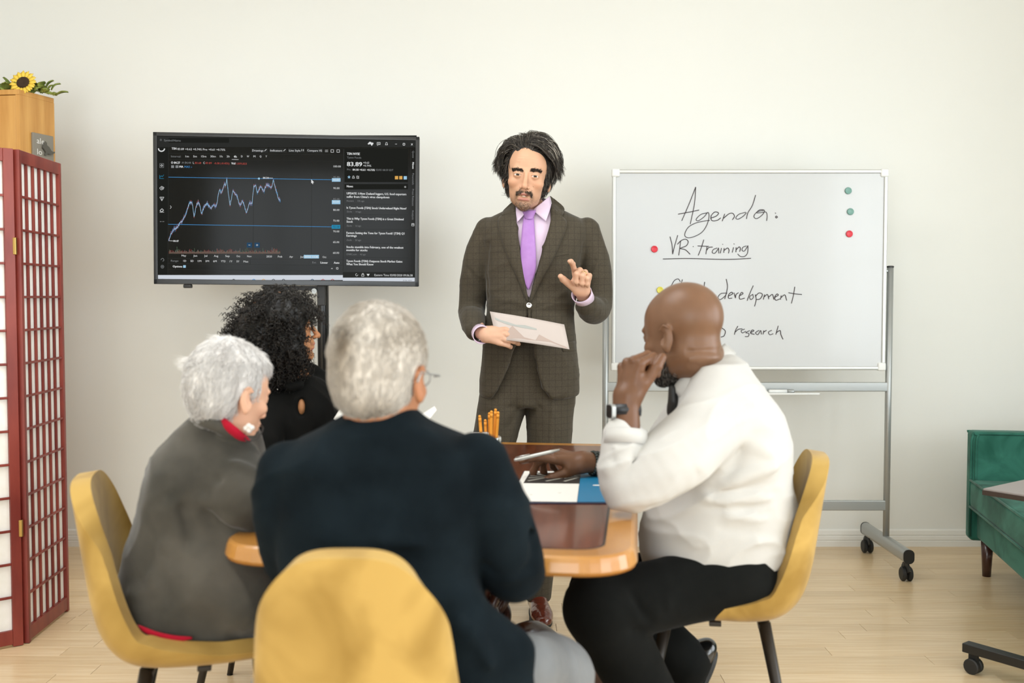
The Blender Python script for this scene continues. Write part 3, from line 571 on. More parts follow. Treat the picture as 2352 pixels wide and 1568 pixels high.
# ------------------------------------------------------------------ folding shoji screen
h0 = P(44, 900, 3.60); h1 = P(139, 900, 3.99)
hx, hy = h0.x, 3.60
scr = thing('folding_screen', 'red lacquered folding screen with white paper panes at left edge', 'folding screen', (hx, hy, 0))
SCH = 1.755
def panel(p, q, ncol, nrow, hst):
    """one leaf of the screen from local point p to q"""
    p, q = Vector((*p, 0)), Vector((*q, 0)); d = q-p; Lp = d.length; d.normalize(); R = Matrix.Translation(p) @ Matrix.Rotation(math.atan2(d.y, d.x), 4, 'Z')
    def bb(n, c, s, m='red_lacquer', bev=.0015):
        mb = MB(); mb.box((0, 0, 0), s); v = np.array(mb.v[0])+np.array(c); v = v @ np.array(R.to_3x3()).T+np.array(R.translation); mb.v = [v]; return mb.build(n, m, scr, bevel=bev, bseg=1)
    sw = hst
    for x in (sw/2, Lp-sw/2): bb('stile', (x, 0, SCH/2+.0), (sw, .022, SCH-.004))
    bb('rail', (Lp/2, 0, SCH-.0245), (Lp-2*sw, .020, .045)); bb('rail', (Lp/2, 0, .035), (Lp-2*sw, .020, .05))
    zA, zB = .06, SCH-.047; xA, xB = sw, Lp-sw
    bb('paper', ((xA+xB)/2, .004, (zA+zB)/2), (xB-xA, .0012, zB-zA), 'rice_paper', 0)
    for i in range(1, ncol): bb('muntin', (xA+(xB-xA)*i/ncol, -.002, (zA+zB)/2), (.0095, .009, zB-zA), bev=.001)
    for i in range(1, nrow): bb('muntin', ((xA+xB)/2, -.0045, zA+(zB-zA)*i/nrow), (xB-xA, .008, .0085), bev=.001)
dd = (h1.x-h0.x, 3.99-3.60)
panel((.004, .004), (dd[0]+.008, dd[1]), 6, 14, .020)
panel((-.33, -.285), (-.004, -.004), 6, 14, .034)
for z in (SCH-.34, .42):
    MB().box((0.002, -.012, z), (.012, .012, .06)).build('hinge', 'brass', scr, bevel=.002)
# ------------------------------------------------------------------ dining table
ZT = .73; TA = math.radians(-7)
tcn = Vector((.240, 1.965)); ax = Vector((math.sin(-TA), math.cos(TA))); pv = Vector((math.cos(TA), -math.sin(-TA)))
TW, TL = .865, 1.56
tc = tcn-pv*TW/2+ax*TL/2
tb = thing('dining_table', 'long wooden dining table with brown inset top and honey border, in the middle', 'table', (tc.x, tc.y, 0), TA)
bd = .062; R0 = .11
outer = rrect(TW, TL, R0, 8); inner = rrect(TW-2*bd, TL-2*bd, .055, 8)
mb = MB(); n = len(outer)
prof = [(0, 0, ZT-.038), (-.004, 0, ZT-.040), (0.004, 0, ZT-.030), (.0, 0, ZT-.012), (-.003, 0, ZT-.004), (-.010, 0, ZT)]
rings = []
for off, _, z in prof: rings.append([(x, y, z) for x, y in rrect(TW+2*off, TL+2*off, R0+off, 8)])
rings.append([(x, y, ZT) for x, y in inner]); g = np.array(rings); mb.grid(g, closed_u=True); mb.add(g[0], [tuple(reversed(range(n)))]); mb.build('border', 'table_honey', tb, smooth=False)
MB().prism(rrect(TW-2*bd, TL-2*bd, .055, 8), ZT-.004, ZT+.0004).build('inlay_line', 'inlay', tb)
MB().prism(rrect(TW-2*bd-.012, TL-2*bd-.012, .05, 8), ZT-.004, ZT+.0008).build('centre_panel', 'table_brown', tb)
MB().box((0, 0, ZT-.06), (.22, .9, .035)).build('batten', 'dark_wood', tb, bevel=.004)
for sx in (-1, 1):
    for sy in (-1, 1):
        mb = MB(); X_, Y_ = sx*.055, -.02+sy*.12
        mb.lathe([(.03, .60), (.026, .63), (.03, .68)], 14, (X_, Y_, 0)); mb.lathe([(.03, .20), (.028, .235), (.022, .24)], 14, (X_, Y_, 0))
        zs = np.linspace(.235, .61, 60)
        for ph in (0, PI):
            mb.tube([(X_+.013*math.cos(z*48+ph), Y_+.013*math.sin(z*48+ph), z) for z in zs], .0135, 7)
        mb.build('twisted_column', 'dark_wood', tb, smooth=True)
MB().prism(rrect(.24, .36, .05, 5), .165, .20).build('pedestal_plate', 'dark_wood', tb, bevel=.006)
for sx in (-1, 1):
    for sy in (-1, 1):
        pts = catmull([(sx*.06, sy*.12, .22), (sx*.13, sy*.20, .24), (sx*.22, sy*.31, .14), (sx*.30, sy*.40, .035), (sx*.34, sy*.44, .028)], 24)
        mb = MB(); mb.tube(pts, np.linspace(.034, .021, 24), 12, flat=1.5); mb.v[0][:, 2] = np.maximum(mb.v[0][:, 2], .0); mb.build('foot', 'dark_wood', tb, smooth=True)
# ------------------------------------------------------------------ things on the table
def TP(px, py, z=ZT+.001):
    """world point seen at a photo pixel on the horizontal plane z"""
    a = P(px, py, 1.0); d = a-Vector((0, 0, CAMZ)); t = (z-CAMZ)/d.z; return Vector((0, 0, CAMZ))+d*t
fo = [TP(1169, 1157), TP(1404, 1157), TP(1404, 1083), TP(1203, 1083)]
fo[2] = Vector((fo[1].x+.03, fo[2].y, fo[2].z))
ff = thing('presentation_folder', 'open white and blue folder with dark photo, under the seated man\'s hand', 'folder', ((fo[0].x+fo[1].x)/2, fo[0].y, ZT))
O_ = ff.location
def quad(n, m, pts, z0, z1, **k):
    mb = MB(); mb.prism([(p.x-O_.x, p.y-O_.y) for p in pts], z0, z1); return mb.build(n, m, ff, **k)
quad('cover', 'navy', [fo[0], fo[1], fo[2], fo[3]], .0012, .0032, bevel=.0005, bseg=1)
s1, s2 = TP(1325, 1155), TP(1334, 1085)
quad('white_page', 'paper', [TP(1170, 1153), s1, s2, TP(1205, 1084)], .0034, .0044)
quad('blue_page', 'blue_card', [s1+Vector((.001, 0, 0)), TP(1403, 1155), fo[2]+Vector((-.002, -.003, 0)), s2+Vector((.001, 0, 0))], .0034, .0044)
ph = [TP(1202, 1112), TP(1331, 1113.5), TP(1334, 1089), TP(1217, 1087.5)]
quad('photo', 'print_dark', ph, .0044, .0047)
def php(u, v): return ph[0]*(1-u)*(1-v)+ph[1]*u*(1-v)+ph[2]*u*v+ph[3]*(1-u)*v
for k in range(3):
    for (u0, v0, u1, v1) in ((.06, .20, .42, .58), (.04, .48, .42, .58), (.05, .68, .44, .60), (.09, .96, .46, .56)):
        u0 += k*.33; u1 += k*.33
        if u1 > 1.0: u1 = .985
        a, b_ = php(u0, v0), php(u1, v1); n_ = Vector((-(b_-a).y, (b_-a).x, 0)).normalized()*.004
        quad('photo_detail', 'print_light', [a-n_, b_-n_*.5, b_+n_*.5, a+n_], .0047, .0049)
for px, py in ((1216, 1139), (1282, 1135)): 
    a = TP(px, py); quad('print_mark', 'print_light', [a, a+Vector((.008, 0, 0)), a+Vector((.008, .004, 0)), a+Vector((0, .004, 0))], .0044, .0046)
a = TP(1372, 1117); quad('label_spot', 'paper', [a+Vector((.013*math.cos(t), .007*math.sin(t), 0)) for t in np.linspace(0, 2*PI, 14)[:-1]], .0044, .0047)
a = TP(1339, 1114); 
# pencil cup
cp = TP(1120, 1062); cp = Vector((P(1124, 1000, 3.0).x, 3.0, ZT+.0008))
cup = thing('pencil_cup', 'clear glass cup holding orange pencils on the table', 'cup', cp)
MB().lathe([(.030, 0), (.031, .003), (.033, .095), (.0345, .096), (.0355, .094), (.034, 0.0)], 24).build('glass_wall', 'glass', cup, smooth=True)
for i, (dx, dy, lean, h) in enumerate(((-.020, -.010, -.08, .155), (-.010, .012, -.03, .14), (.004, -.012, .02, .168), (.012, .010, .05, .172), (.018, -.004, .07, .165), (.0, .02, .0, .16))):
    lab = ['leftmost orange pencil standing in the glass cup', 'short orange pencil second from left in the cup', 'orange pencil in the middle of the cup, front', 'tallest orange pencil in the cup', 'rightmost orange pencil in the glass cup', 'orange pencil at the back of the glass cup'][i]
    pn = thing('pencil', lab, 'pencil', (cp.x+dx*.8, cp.y+dy*.8, cp.z+.004)); pn['group'] = 'orange pencils in the cup'; pn.rotation_euler = (0, lean, 0)
    MB().lathe([(.0046, 0), (.0046, h-.018)], 6).build('barrel', 'pencil', pn); MB().lathe([(.0046, h-.018), (.0045, h-.006)], 12).build('ferrule', 'pencil', pn, smooth=True); MB().lathe([(.0042, h-.006), (.004, h), (.002, h+.002)], 12).build('eraser_tip', 'pencil', pn, smooth=True)
bx_ = P(1101, 1003, 2.98); wbx = thing('white_holder', 'small white box beside the glass cup of pencils', 'box', (bx_.x, 2.98, ZT+.0008))
mb = MB(); mb.box((0, 0, .002), (.055, .05, .004)); 
for c, d in (((-.0265, 0, .055), (.002, .05, .105)), ((.0265, 0, .055), (.002, .05, .105)), ((0, -.024, .055), (.051, .002, .105)), ((0, .024, .055), (.051, .002, .105))): mb.box(c, d)
mb.build('box_body', 'alu_white', wbx, bevel=.001)
MB().box((0, 0, .06), (.045, .04, .1)).build('note_block', 'paper', wbx)
# ------------------------------------------------------------------ velvet shell chairs
def shell_grid():
    prof = [(.235, .425), (.225, .448), (.19, .462), (.10, .458), (.0, .447), (-.09, .440), (-.155, .452), (-.20, .495), (-.222, .56), (-.236, .65), (-.250, .75), (-.262, .835)]
    NV, NU = 44, 21; p = catmull([(y, z) for y, z in prof], NV); s = np.r_[0, np.cumsum(np.linalg.norm(np.diff(p, axis=0), axis=1))]; s /= s[-1]
    t_ = np.gradient(p, axis=0); t_ /= np.linalg.norm(t_, axis=1)[:, None]; nr = np.c_[-t_[:, 1], t_[:, 0]]*-1
    g = np.zeros((NV, NU, 3))
    for i in range(NV):
        for j in range(NU):
            u = -1+2*j/(NU-1); a0, a1 = .05*abs(u)**3, 1-.17*abs(u)**3.2; q = a0+(a1-a0)*i/(NV-1)
            wk = np.interp(q, [0, .1, .3, .45, .55, .65, .8, .9, 1], [.210, .225, .232, .224, .214, .203, .186, .170, .145])
            P0 = [np.interp(q, s, p[:, 0]), np.interp(q, s, p[:, 1])]; n0 = [np.interp(q, s, nr[:, 0]), np.interp(q, s, nr[:, 1])]
            k = np.interp(q, [0, .25, .45, .6, .85, 1], [.02, .035, .075, .075, .045, .02])*abs(u)**2.4
            g[i, j] = (wk*math.sin(u*PI/2*.98)/math.sin(PI/2*.98), P0[0]+n0[0]*k, P0[1]+n0[1]*k)
    return g
def make_chair():
    t = thing('dining_chair', 'chair', 'chair')
    g = shell_grid(); g[:, :, 1] *= -1     # chair faces -Y in local space
    mb = MB(); mb.grid(g); o = mb.build('shell', 'velvet_yellow', t, smooth=True, solid=.042, soff=0); q = o.modifiers.new('bev', 'BEVEL'); q.width = .019; q.segments = 3; q.limit_method = 'ANGLE'; q.angle_limit = 1.0
    q = o.modifiers.new('u', 'SUBSURF'); q.levels = 1; q.render_levels = 1
    for sx in (-1, 1):
        for sy in (-1, 1):
            mb = MB(); mb.tube([(sx*.14, sy*.12, .425), (sx*.205, sy*.205+.0, .004)], [.016, .0095], 12); mb.tube([(sx*.205, sy*.205, .004), (sx*.2055, sy*.2055, 0)], .010, 12); mb.build('leg', 'chair_leg', t, smooth=True)
    mb = MB(); mb.box((0, 0, .418), (.30, .03, .012)); mb.box((0, -.12, .418), (.30, .03, .012)); mb.box((0, .12, .418), (.30, .03, .012)); mb.box((0, 0, .412), (.10, .26, .012)); mb.build('seat_frame', 'chair_leg', t, bevel=.002)
    return t
ch0 = make_chair()
spots = [((-.262, 1.86, 0), PI, .79, 'yellow velvet chair in the foreground, seen from behind, under grey-haired man'),
         ((-.715, 2.37, 0), PI/2+.24, 1.0, 'yellow velvet chair at left under the white-haired person, inside of its back showing'),
         ((.535, 2.68, 0), -1.74, 1.0, 'yellow velvet chair at right of table under the bald man in white shirt'),
         ((-.72, 3.10, 0), PI/2, 1.0, 'yellow velvet chair hidden behind, under the curly-haired woman in black')]
chairs = []
for i, (loc, rz, sx, lab) in enumerate(spots):
    o = ch0 if i == 0 else copy_tree(ch0)
    o.location = loc; o.rotation_euler = (0, 0, rz); o['label'] = lab; o['group'] = 'yellow velvet chairs around the table'; o.scale = (sx, 1, 1); chairs.append(o)
# ------------------------------------------------------------------ green sofa
SA = math.radians(-11)
s0 = P(2223, 1120, 4.56)
sofa = thing('green_sofa', 'green velvet sofa with piped edges at the right edge of the room', 'sofa', (s0.x+.005, 4.58, 0), SA)
# local: +x to the back of the sofa (right), -y towards the camera along the seat
SL = 1.75
def cushion(n, c, d, rad, m='velvet_green', puff=.012):
    mb = MB(); mb.box(c, d); o = mb.build(n, m, sofa, smooth=True)
    q = o.modifiers.new('b', 'BEVEL'); q.width = rad; q.segments = 4; q.limit_method = 'ANGLE'; o.data.polygons.foreach_set('use_smooth', [True]*6); o.modifiers.new('w', 'WEIGHTED_NORMAL'); return o
cushion('arm', (.42, -.02, .395), (.84, .09, .49), .02)
cushion('arm', (.42, -SL+.02, .395), (.84, .09, .49), .02)
cushion('backrest', (.79, -SL/2, .46), (.14, SL, .52), .035)
cushion('seat_base', (.40, -SL/2, .235), (.74, SL-.02, .15), .02)
cushion('seat_cushion', (.345, -SL/2-.0, .365), (.70, SL-.13, .125), .022)
def pipe(pts, n='piping', r=.0055):
    mb = MB(); mb.tube(pts, r, 8); mb.build(n, 'velvet_green', sofa, smooth=True)
pipe([(-.003, -.07, .424), (-.003, -SL+.07, .424)]); pipe([(-.003, -.07, .306), (-.003, -SL+.07, .306)])
pipe(catmull([(.02, -.066, .42), (.02, -.066, .58), (.028, -.066, .622), (.07, -.066, .632), (.70, -.066, .632)], 30)); pipe([(.0, -.062, .17), (.0, -.062, .60), (.01, -.062, .63)])
pipe(catmull([(.02, .026, .42), (.02, .026, .58), (.028, .026, .622), (.07, .026, .632), (.80, .026, .632)], 30))
for x, y in ((.07, -.08), (.07, -SL+.08), (.78, -.08), (.78, -SL+.08)):
    MB().lathe([(.018, 0), (.027, .165)], 14, (x, y, 0)).build('leg', 'dark_wood', sofa, smooth=True)
# ------------------------------------------------------------------ rolling laptop table and laptop
c0 = P(2258, 1121, 3.30); ZL = c0.z
lt = thing('laptop_table', 'rolling side table with grey top and black base at right edge', 'side table', (c0.x, 3.30, 0), math.radians(-53))
MB().box((.35, .30, ZL-.009), (.70, .60, .018)).build('tabletop', 'laptop_top', lt, bevel=.002)
MB().box((.35, .30, ZL-.0135), (.704, .604, .016)).build('top_edging', 'laptop_edge', lt, bevel=.001)
for sy in (.0, .50):
    MB().box((.30, sy, .083), (.70, .042, .030)).build('base_bar', 'black', lt, bevel=.003)
    for x in (-.02, .62):
        mb = MB()
        for dd_ in (-.012, .012): mb.lathe([(.022, -.008), (.026, -.005), (.026, .005), (.022, .008)], 18, (x, sy+dd_, .026), RX(PI/2))
        mb.box((x, sy, .052), (.03, .012, .034)); mb.build('caster', 'rubber', lt)
MB().box((.60, .25, .083), (.05, .46, .026)).build('base_link', 'black', lt, bevel=.003)
MB().box((.60, .25, .335), (.05, .03, ZL-.115)).build('column', 'black', lt, bevel=.003)
MB().box((.42, .25, ZL-.034), (.40, .04, .022)).build('top_support', 'black', lt, bevel=.002)
LM = Matrix.Translation((c0.x, 3.30, ZL)) @ RZ(math.radians(-53)); q = LM @ Vector((.02, .27, .0005))
lap = thing('laptop', 'closed dark grey laptop lying on rolling side table, cut by frame edge', 'laptop', tuple(q), math.radians(-53))
MB().box((.12, .16, .008), (.24, .32, .014)).build('laptop_base', 'laptop_edge', lap, bevel=.003); MB().box((.12, .16, .0185), (.236, .316, .005)).build('laptop_lid', 'laptop_top', lap, bevel=.002)
# ------------------------------------------------------------------ sculpting toolkit: smooth unions of solids in a distance field
import openvdb
A3 = lambda *v: np.array(v, float)
def pp(px, py, Y): return np.array(P(px, py, Y)[:])
class SD:
    def __init__(s, lo, hi, h):
        s.lo = np.array(lo, float); s.h = h; s.n = np.ceil((np.array(hi)-s.lo)/h).astype(int)+1
        s.d = np.full(tuple(s.n), .5, np.float32); s.ax = [s.lo[i]+np.arange(s.n[i])*h for i in range(3)]
    def block(s, lo, hi):
        a = np.clip(np.floor((np.array(lo)-s.lo)/s.h).astype(int), 0, s.n-1); b = np.clip(np.ceil((np.array(hi)-s.lo)/s.h).astype(int)+1, 1, s.n)
        sl = tuple(slice(int(a[i]), int(max(b[i], a[i]+1))) for i in range(3))
        x = s.ax[0][sl[0]][:, None, None]; y = s.ax[1][sl[1]][None, :, None]; z = s.ax[2][sl[2]][None, None, :]
        return sl, x, y, z
    def comb(s, sl, e, k, op):
        a = s.d[sl]
        if op == 'add':
            if k > 0: hh = np.maximum(k-np.abs(a-e), 0)/k; r = np.minimum(a, e)-hh*hh*k*.25
            else: r = np.minimum(a, e)
        elif op == 'cut':
            e = -e
            if k > 0: hh = np.maximum(k-np.abs(a-e), 0)/k; r = np.maximum(a, e)+hh*hh*k*.25
            else: r = np.maximum(a, e)
        s.d[sl] = r
    def ell(s, c, r, k=.01, R=None, op='add'):
        c = np.array(c, float); r = np.array(r, float); m = (max(r) if R is not None else r)+k+2*s.h
        sl, x, y, z = s.block(c-m, c+m); x, y, z = x-c[0], y-c[1], z-c[2]
        if R is not None:
            Q = np.array(R.to_3x3()) if hasattr(R, 'to_3x3') else np.array(R)   # local axes are the columns
            x, y, z = Q[0, 0]*x+Q[1, 0]*y+Q[2, 0]*z, Q[0, 1]*x+Q[1, 1]*y+Q[2, 1]*z, Q[0, 2]*x+Q[1, 2]*y+Q[2, 2]*z
        k0 = np.sqrt((x/r[0])**2+(y/r[1])**2+(z/r[2])**2); k1 = np.sqrt((x/r[0]**2)**2+(y/r[1]**2)**2+(z/r[2]**2)**2)+1e-9
        s.comb(sl, k0*(k0-1)/k1, k, op); return s
    def seg(s, x, y, z, a, b, ra, rb, flat=None):
        ab = b-a; L = float(ab @ ab)+1e-12; qx, qy, qz = x-a[0], y-a[1], z-a[2]
        t = np.clip((qx*ab[0]+qy*ab[1]+qz*ab[2])/L, 0, 1); qx, qy, qz = qx-t*ab[0], qy-t*ab[1], qz-t*ab[2]
        d2 = qx*qx+qy*qy+qz*qz
        if flat is not None: n, f = flat; cpt = qx*n[0]+qy*n[1]+qz*n[2]; d2 = d2-cpt*cpt+(cpt/f)**2
        return np.sqrt(np.maximum(d2, 0))-(ra+(rb-ra)*t)
    def chain(s, pts, rad, k=.01, n=0, op='add', flat=None):
        """tapering limb through points; n>0 resamples along a spline; flat=(axis, factor)"""
        pts = np.array(pts, float); rad = np.ones(len(pts))*rad if np.ndim(rad) == 0 else np.array(rad, float)
        if n: q = catmull(np.c_[pts, rad], n); pts, rad = q[:, :3], q[:, 3]
        if flat is not None: flat = (np.array(flat[0], float)/np.linalg.norm(flat[0]), flat[1])
        m = rad.max()*(max(1, flat[1]) if flat is not None else 1)+k+2*s.h
        sl, x, y, z = s.block(pts.min(0)-m, pts.max(0)+m); e = None
        for i in range(len(pts)-1):
            q = s.seg(x, y, z, pts[i], pts[i+1], rad[i], rad[i+1], flat); e = q if e is None else np.minimum(e, q)
        s.comb(sl, e, k, op); return s
    def loft(s, rows, org=(0, 0, 0), R=None, k=.02, expo=2.3, op='add', cap=.02):
        """rows (w, cx, cy, rx, ry) along the local w axis; elliptical sections"""
        rows = np.array(sorted(rows), float); w0, w1 = rows[0, 0], rows[-1, 0]; org = np.array(org, float)
        m = np.abs(rows).max()+.1
        sl, x, y, z = s.block(org-m-.3, org+m+.3) if R is not None else s.block((org[0]+(rows[:, 1]-rows[:, 3]).min()-.05, org[1]+(rows[:, 2]-rows[:, 4]).min()-.05, org[2]+w0-.05), (org[0]+(rows[:, 1]+rows[:, 3]).max()+.05, org[1]+(rows[:, 2]+rows[:, 4]).max()+.05, org[2]+w1+.05))
        x, y, z = x-org[0], y-org[1], z-org[2]
        if R is not None:
            Q = np.array(R.to_3x3()) if hasattr(R, 'to_3x3') else np.array(R)
            x, y, z = Q[0, 0]*x+Q[1, 0]*y+Q[2, 0]*z, Q[0, 1]*x+Q[1, 1]*y+Q[2, 1]*z, Q[0, 2]*x+Q[1, 2]*y+Q[2, 2]*z
        fine = catmull(rows, 6*len(rows)); fine = fine[np.argsort(fine[:, 0])]
        cx, cy, rx, ry = [np.interp(z, fine[:, 0], fine[:, i]) for i in (1, 2, 3, 4)]
        rx = np.maximum(rx, .004); ry = np.maximum(ry, .004)
        e = ((np.abs(x-cx)/rx)**expo+(np.abs(y-cy)/ry)**expo)**(1/expo); e = (e-1)*np.minimum(rx, ry)
        zz = np.maximum(w0-z, z-w1); hh = np.maximum(cap-np.abs(e-zz), 0)/cap; e = np.maximum(e, zz)+hh*hh*cap*.25
        s.comb(sl, e.astype(np.float32) if e.ndim == 3 else e, k, op); return s
    def slab(s, poly, y0, y1, k=.004, op='cut', rnd=0):
        """polygon in world x,z extruded along y"""
        poly = np.array(poly, float); lo = (poly[:, 0].min()-.03, y0-.03, poly[:, 1].min()-.03); hi = (poly[:, 0].max()+.03, y1+.03, poly[:, 1].max()+.03)
        sl, x, y, z = s.block(lo, hi); x2, z2 = np.broadcast_arrays(x[:, 0, :], z[:, 0, :]) if False else np.meshgrid(x.ravel(), z.ravel(), indexing='ij')
        dmin = np.full(x2.shape, 1e9); ins = np.zeros(x2.shape, bool); n = len(poly)
        for i in range(n):
            a, b = poly[i], poly[(i+1) % n]; e = b-a; wx, wz = x2-a[0], z2-a[1]; t = np.clip((wx*e[0]+wz*e[1])/(e @ e+1e-12), 0, 1)
            dmin = np.minimum(dmin, (wx-t*e[0])**2+(wz-t*e[1])**2)
            c = ((a[1] > z2) != (b[1] > z2)) & (x2 < (b[0]-a[0])*(z2-a[1])/(b[1]-a[1]+1e-12)+a[0]); ins ^= c
        d2 = np.where(ins, -1, 1)*np.sqrt(dmin)-rnd; dy = np.maximum(y0-y, y-y1); e = np.maximum(d2[:, None, :], dy)
        s.comb(sl, e, k, op); return s
    def fold(s, pts, w, hgt, n=12):
        """raise (hgt>0) or press (hgt<0) a soft crease along a polyline"""
        pts = catmull(np.array(pts, float), n) if n and len(pts) > 2 else np.array(pts, float); m = w*2.6
        sl, x, y, z = s.block(pts.min(0)-m, pts.max(0)+m); e = None; N = len(pts)-1
        for i in range(N):
            tt_ = 0.0; q = s.seg(x, y, z, pts[i], pts[i+1], 0, 0); e = q if e is None else np.minimum(e, q)
        s.d[sl] -= hgt*np.exp(-(e/w)**2); return s
    def mesh(s, smooth=2):
        g = openvdb.FloatGrid(.5); g.copyFromArray(np.ascontiguousarray(s.d)); v, q = g.convertToQuads(isovalue=0.0)
        v = v*s.h+s.lo; q = np.asarray(q, int)
        a, b, c = v[q[:, 0]], v[q[:, 1]], v[q[:, 2]]
        if np.sum(np.einsum('ij,ij->i', a, np.cross(b, c))) < 0: q = q[:, ::-1]
        for _ in range(smooth):
            acc = np.zeros_like(v); cnt = np.zeros(len(v))
            for i in range(4): acc += 0; j = q[:, (i+1) % 4]; k_ = q[:, i]; acc[:] += 0; np.add.at(acc, k_, v[j]); np.add.at(acc, j, v[k_]); np.add.at(cnt, k_, 1); np.add.at(cnt, j, 1)
            v = v*.45+.55*acc/np.maximum(cnt, 1)[:, None]
        return v, q
def xform(v, Mx): 
    Mn = np.array(Mx); return v @ Mn[:3, :3].T+Mn[:3, 3]
def vnoise(v, freq, seed=0, stretch=(1, 1, 1)):
    """smooth value noise, vectorised (trilinear lattice)"""
    p = v*np.array(stretch)*freq+seed*17.13; i = np.floor(p).astype(int); f = p-i; f = f*f*(3-2*f)
    def hsh(a, b, c): n = (a*73856093) ^ (b*19349663) ^ (c*83492791); n = (n ^ (n >> 13))*1274126177; return ((n & 0xffff)/65535.0)
    r = 0
    for dx in (0, 1):
        for dy in (0, 1):
            for dz in (0, 1):
                r = r+hsh(i[:, 0]+dx, i[:, 1]+dy, i[:, 2]+dz)*(f[:, 0] if dx else 1-f[:, 0])*(f[:, 1] if dy else 1-f[:, 1])*(f[:, 2] if dz else 1-f[:, 2])
    return r*2-1
def vnormals(v, q):
    n = np.cross(v[q[:, 2]]-v[q[:, 0]], v[q[:, 3]]-v[q[:, 1]]); o = np.zeros_like(v)
    for i in range(4): np.add.at(o, q[:, i], n)
    return o/(np.linalg.norm(o, axis=1)[:, None]+1e-12)
def rumple(v, q, amp, freq, seed=0, stretch=(1, 1, 1)):
    n = vnormals(v, q); a = vnoise(v, freq, seed, stretch); return v+n*(amp*np.sign(a)*np.abs(a)**1.3)[:, None]
def crinkle(v, q, amp, freq, seed=0, stretch=(.4, .4, 1.4), rot=0.0, mask=None):
    """soft cloth folds: warped ridged noise running mostly along one direction"""
    n = vnormals(v, q); w_ = v @ np.array(RY(rot).to_3x3()).T; w_ = w_+.05*np.c_[vnoise(v, 5, seed+3), vnoise(v, 5, seed+4), vnoise(v, 5, seed+5)]
    a = vnoise(w_, freq, seed, stretch); b_ = vnoise(w_, freq*2.1, seed+1, stretch); r_ = (1-np.abs(a))**4*1.2+(1-np.abs(b_))**4*.45-.45
    am = amp*(.35+.65*np.clip(.5+.8*vnoise(v, 3.5, seed+8), 0, 1)); 
    if mask is not None: am = am*mask
    return v+n*(am*r_)[:, None]
def put(name, v, q, m, parent, col=None, c2=None):
    mb = MB(); mb.add(v, q, 0, col); return mb.build(name, m, parent, smooth=True, world=True, tint=col is not None)
# ------------------------------------------------------------------ head
def head(neck_to, neck_r=.055, h=.0022, mouth=0, beard=None, ears=True, jaw=1.0, age=0, fat=0, nose=1.0, brow=0):
    """head in its own space: x to the viewer's right when it faces the viewer, face towards -y, eyes at z=0. neck_to: local end points of the neck"""
    nt_ = np.array(neck_to, float); lo = np.minimum(A3(-.1, -.135, -.15), nt_.min(0)-neck_r-.03); hi = np.maximum(A3(.1, .125, .135), nt_.max(0)+neck_r+.03)
    s = SD(lo, hi, h)
    s.ell((0, .014, .034), (.075, .096, .083), 0)
    s.ell((0, -.040, .030), (.056, .044, .052), .03); s.ell((0, -.034, -.030), (.057+fat, .050, .064), .03)
    s.ell((0, -.034, -.076), (.039*jaw+fat, .048, .036), .025); s.ell((0, -.073, -.100), (.020*jaw, .017, .016), .02)
    for q in (-1, 1):
        s.ell((q*.038*jaw, -.010, -.058), (.014+fat, .028, .032), .025); s.ell((q*.044, -.060, -.026), (.017, .019, .014), .018)
        s.ell((q*.026, -.0795, .017), (.023, .011, .0075), .012)
        s.ell((q*.030, -.102, -.002), (.0175, .018, .0125), .014, op='cut')
    s.ell((0, -.074, -.058), (.028, .022, .024), .012)
    s.chain([nt_[0] if len(nt_) > 1 else A3(0, .02, -.05), *nt_[1:]] if len(nt_) > 1 else [A3(0, .025, -.03), nt_[0]], neck_r, .022, n=8 if len(nt_) > 2 else 0)
    s.chain([(0, -.084, .010), (0, -.098, -.016), (0, -.108*nose-.0*(1-nose), -.036)], [.0062, .0078, .0088], .010); s.ell((0, -.110*nose, -.0385), (.0092, .009, .0082), .006)
    for q in (-1, 1):
        s.ell((q*.0125, -.0985, -.0415), (.0062, .009, .0062), .006); s.ell((q*.0062, -.1045, -.0475), (.0032, .0055, .003), .003, op='cut')
        s.fold([(q*.017, -.094, -.040), (q*.029, -.082, -.062)], .005, -.0018-.0012*age, 0)
    s.ell((0, -.0890, -.0625), (.0260, .0090, .0044), .006); s.ell((0, -.0850, -.0755-.003*mouth), (.0220, .0090, .0044), .006)
    if mouth: s.ell((0, -.098, -.0685-.001*mouth), (.0210, .0140, .0020+.0022*mouth), .003, op='cut')
    else: s.fold([(-.021, -.094, -.0695), (0, -.1, -.069), (.021, -.094, -.0695)], .0028, -.003, 0)
    s.fold([(-.012, -.09, -.0875), (.012, -.09, -.0875)], .005, -.0022, 0)
    for q in (-1, 1):   # lids over the eyeballs
        s.ell((q*.0305, -.0775, -.001), (.0142, .0142, .0138), .006); s.ell((q*.0305, -.0900, -.0030), (.0138, .0130, .0029), .0010, op='cut')
        s.fold([(q*.018, -.088, .0065), (q*.030, -.093, .0095), (q*.043, -.084, .006)], .0025, -.0014, 0)
        if age: s.fold([(q*.020, -.09, -.013), (q*.032, -.088, -.017), (q*.044, -.08, -.012)], .003, -.0012*age, 0)
        if ears:
            R = RZ(q*.35) @ RX(-.12); s.ell((q*.0800, .014, -.012), (.0055, .0170, .0300), .007, R=R); s.ell((q*.0775, .010, -.036), (.006, .009, .010), .006)
            s.ell((q*.0865, .007, -.008), (.0060, .0095, .0185), .004, R=R, op='cut'); s.chain([(q*.0855, .028, .010), (q*.084, .014, .0175), (q*.082, .0, .008)], .0028, .003, n=8)
    if brow:
        for i in range(3): s.fold([(-.034, -.08, .035+i*.009), (0, -.088, .037+i*.009), (.034, -.08, .036+i*.009)], .0022, -.0011*brow)
        s.fold([(-.004, -.09, .010), (-.005, -.09, .024)], .002, -.001); s.fold([(.005, -.09, .010), (.006, -.09, .022)], .002, -.001)
    return s
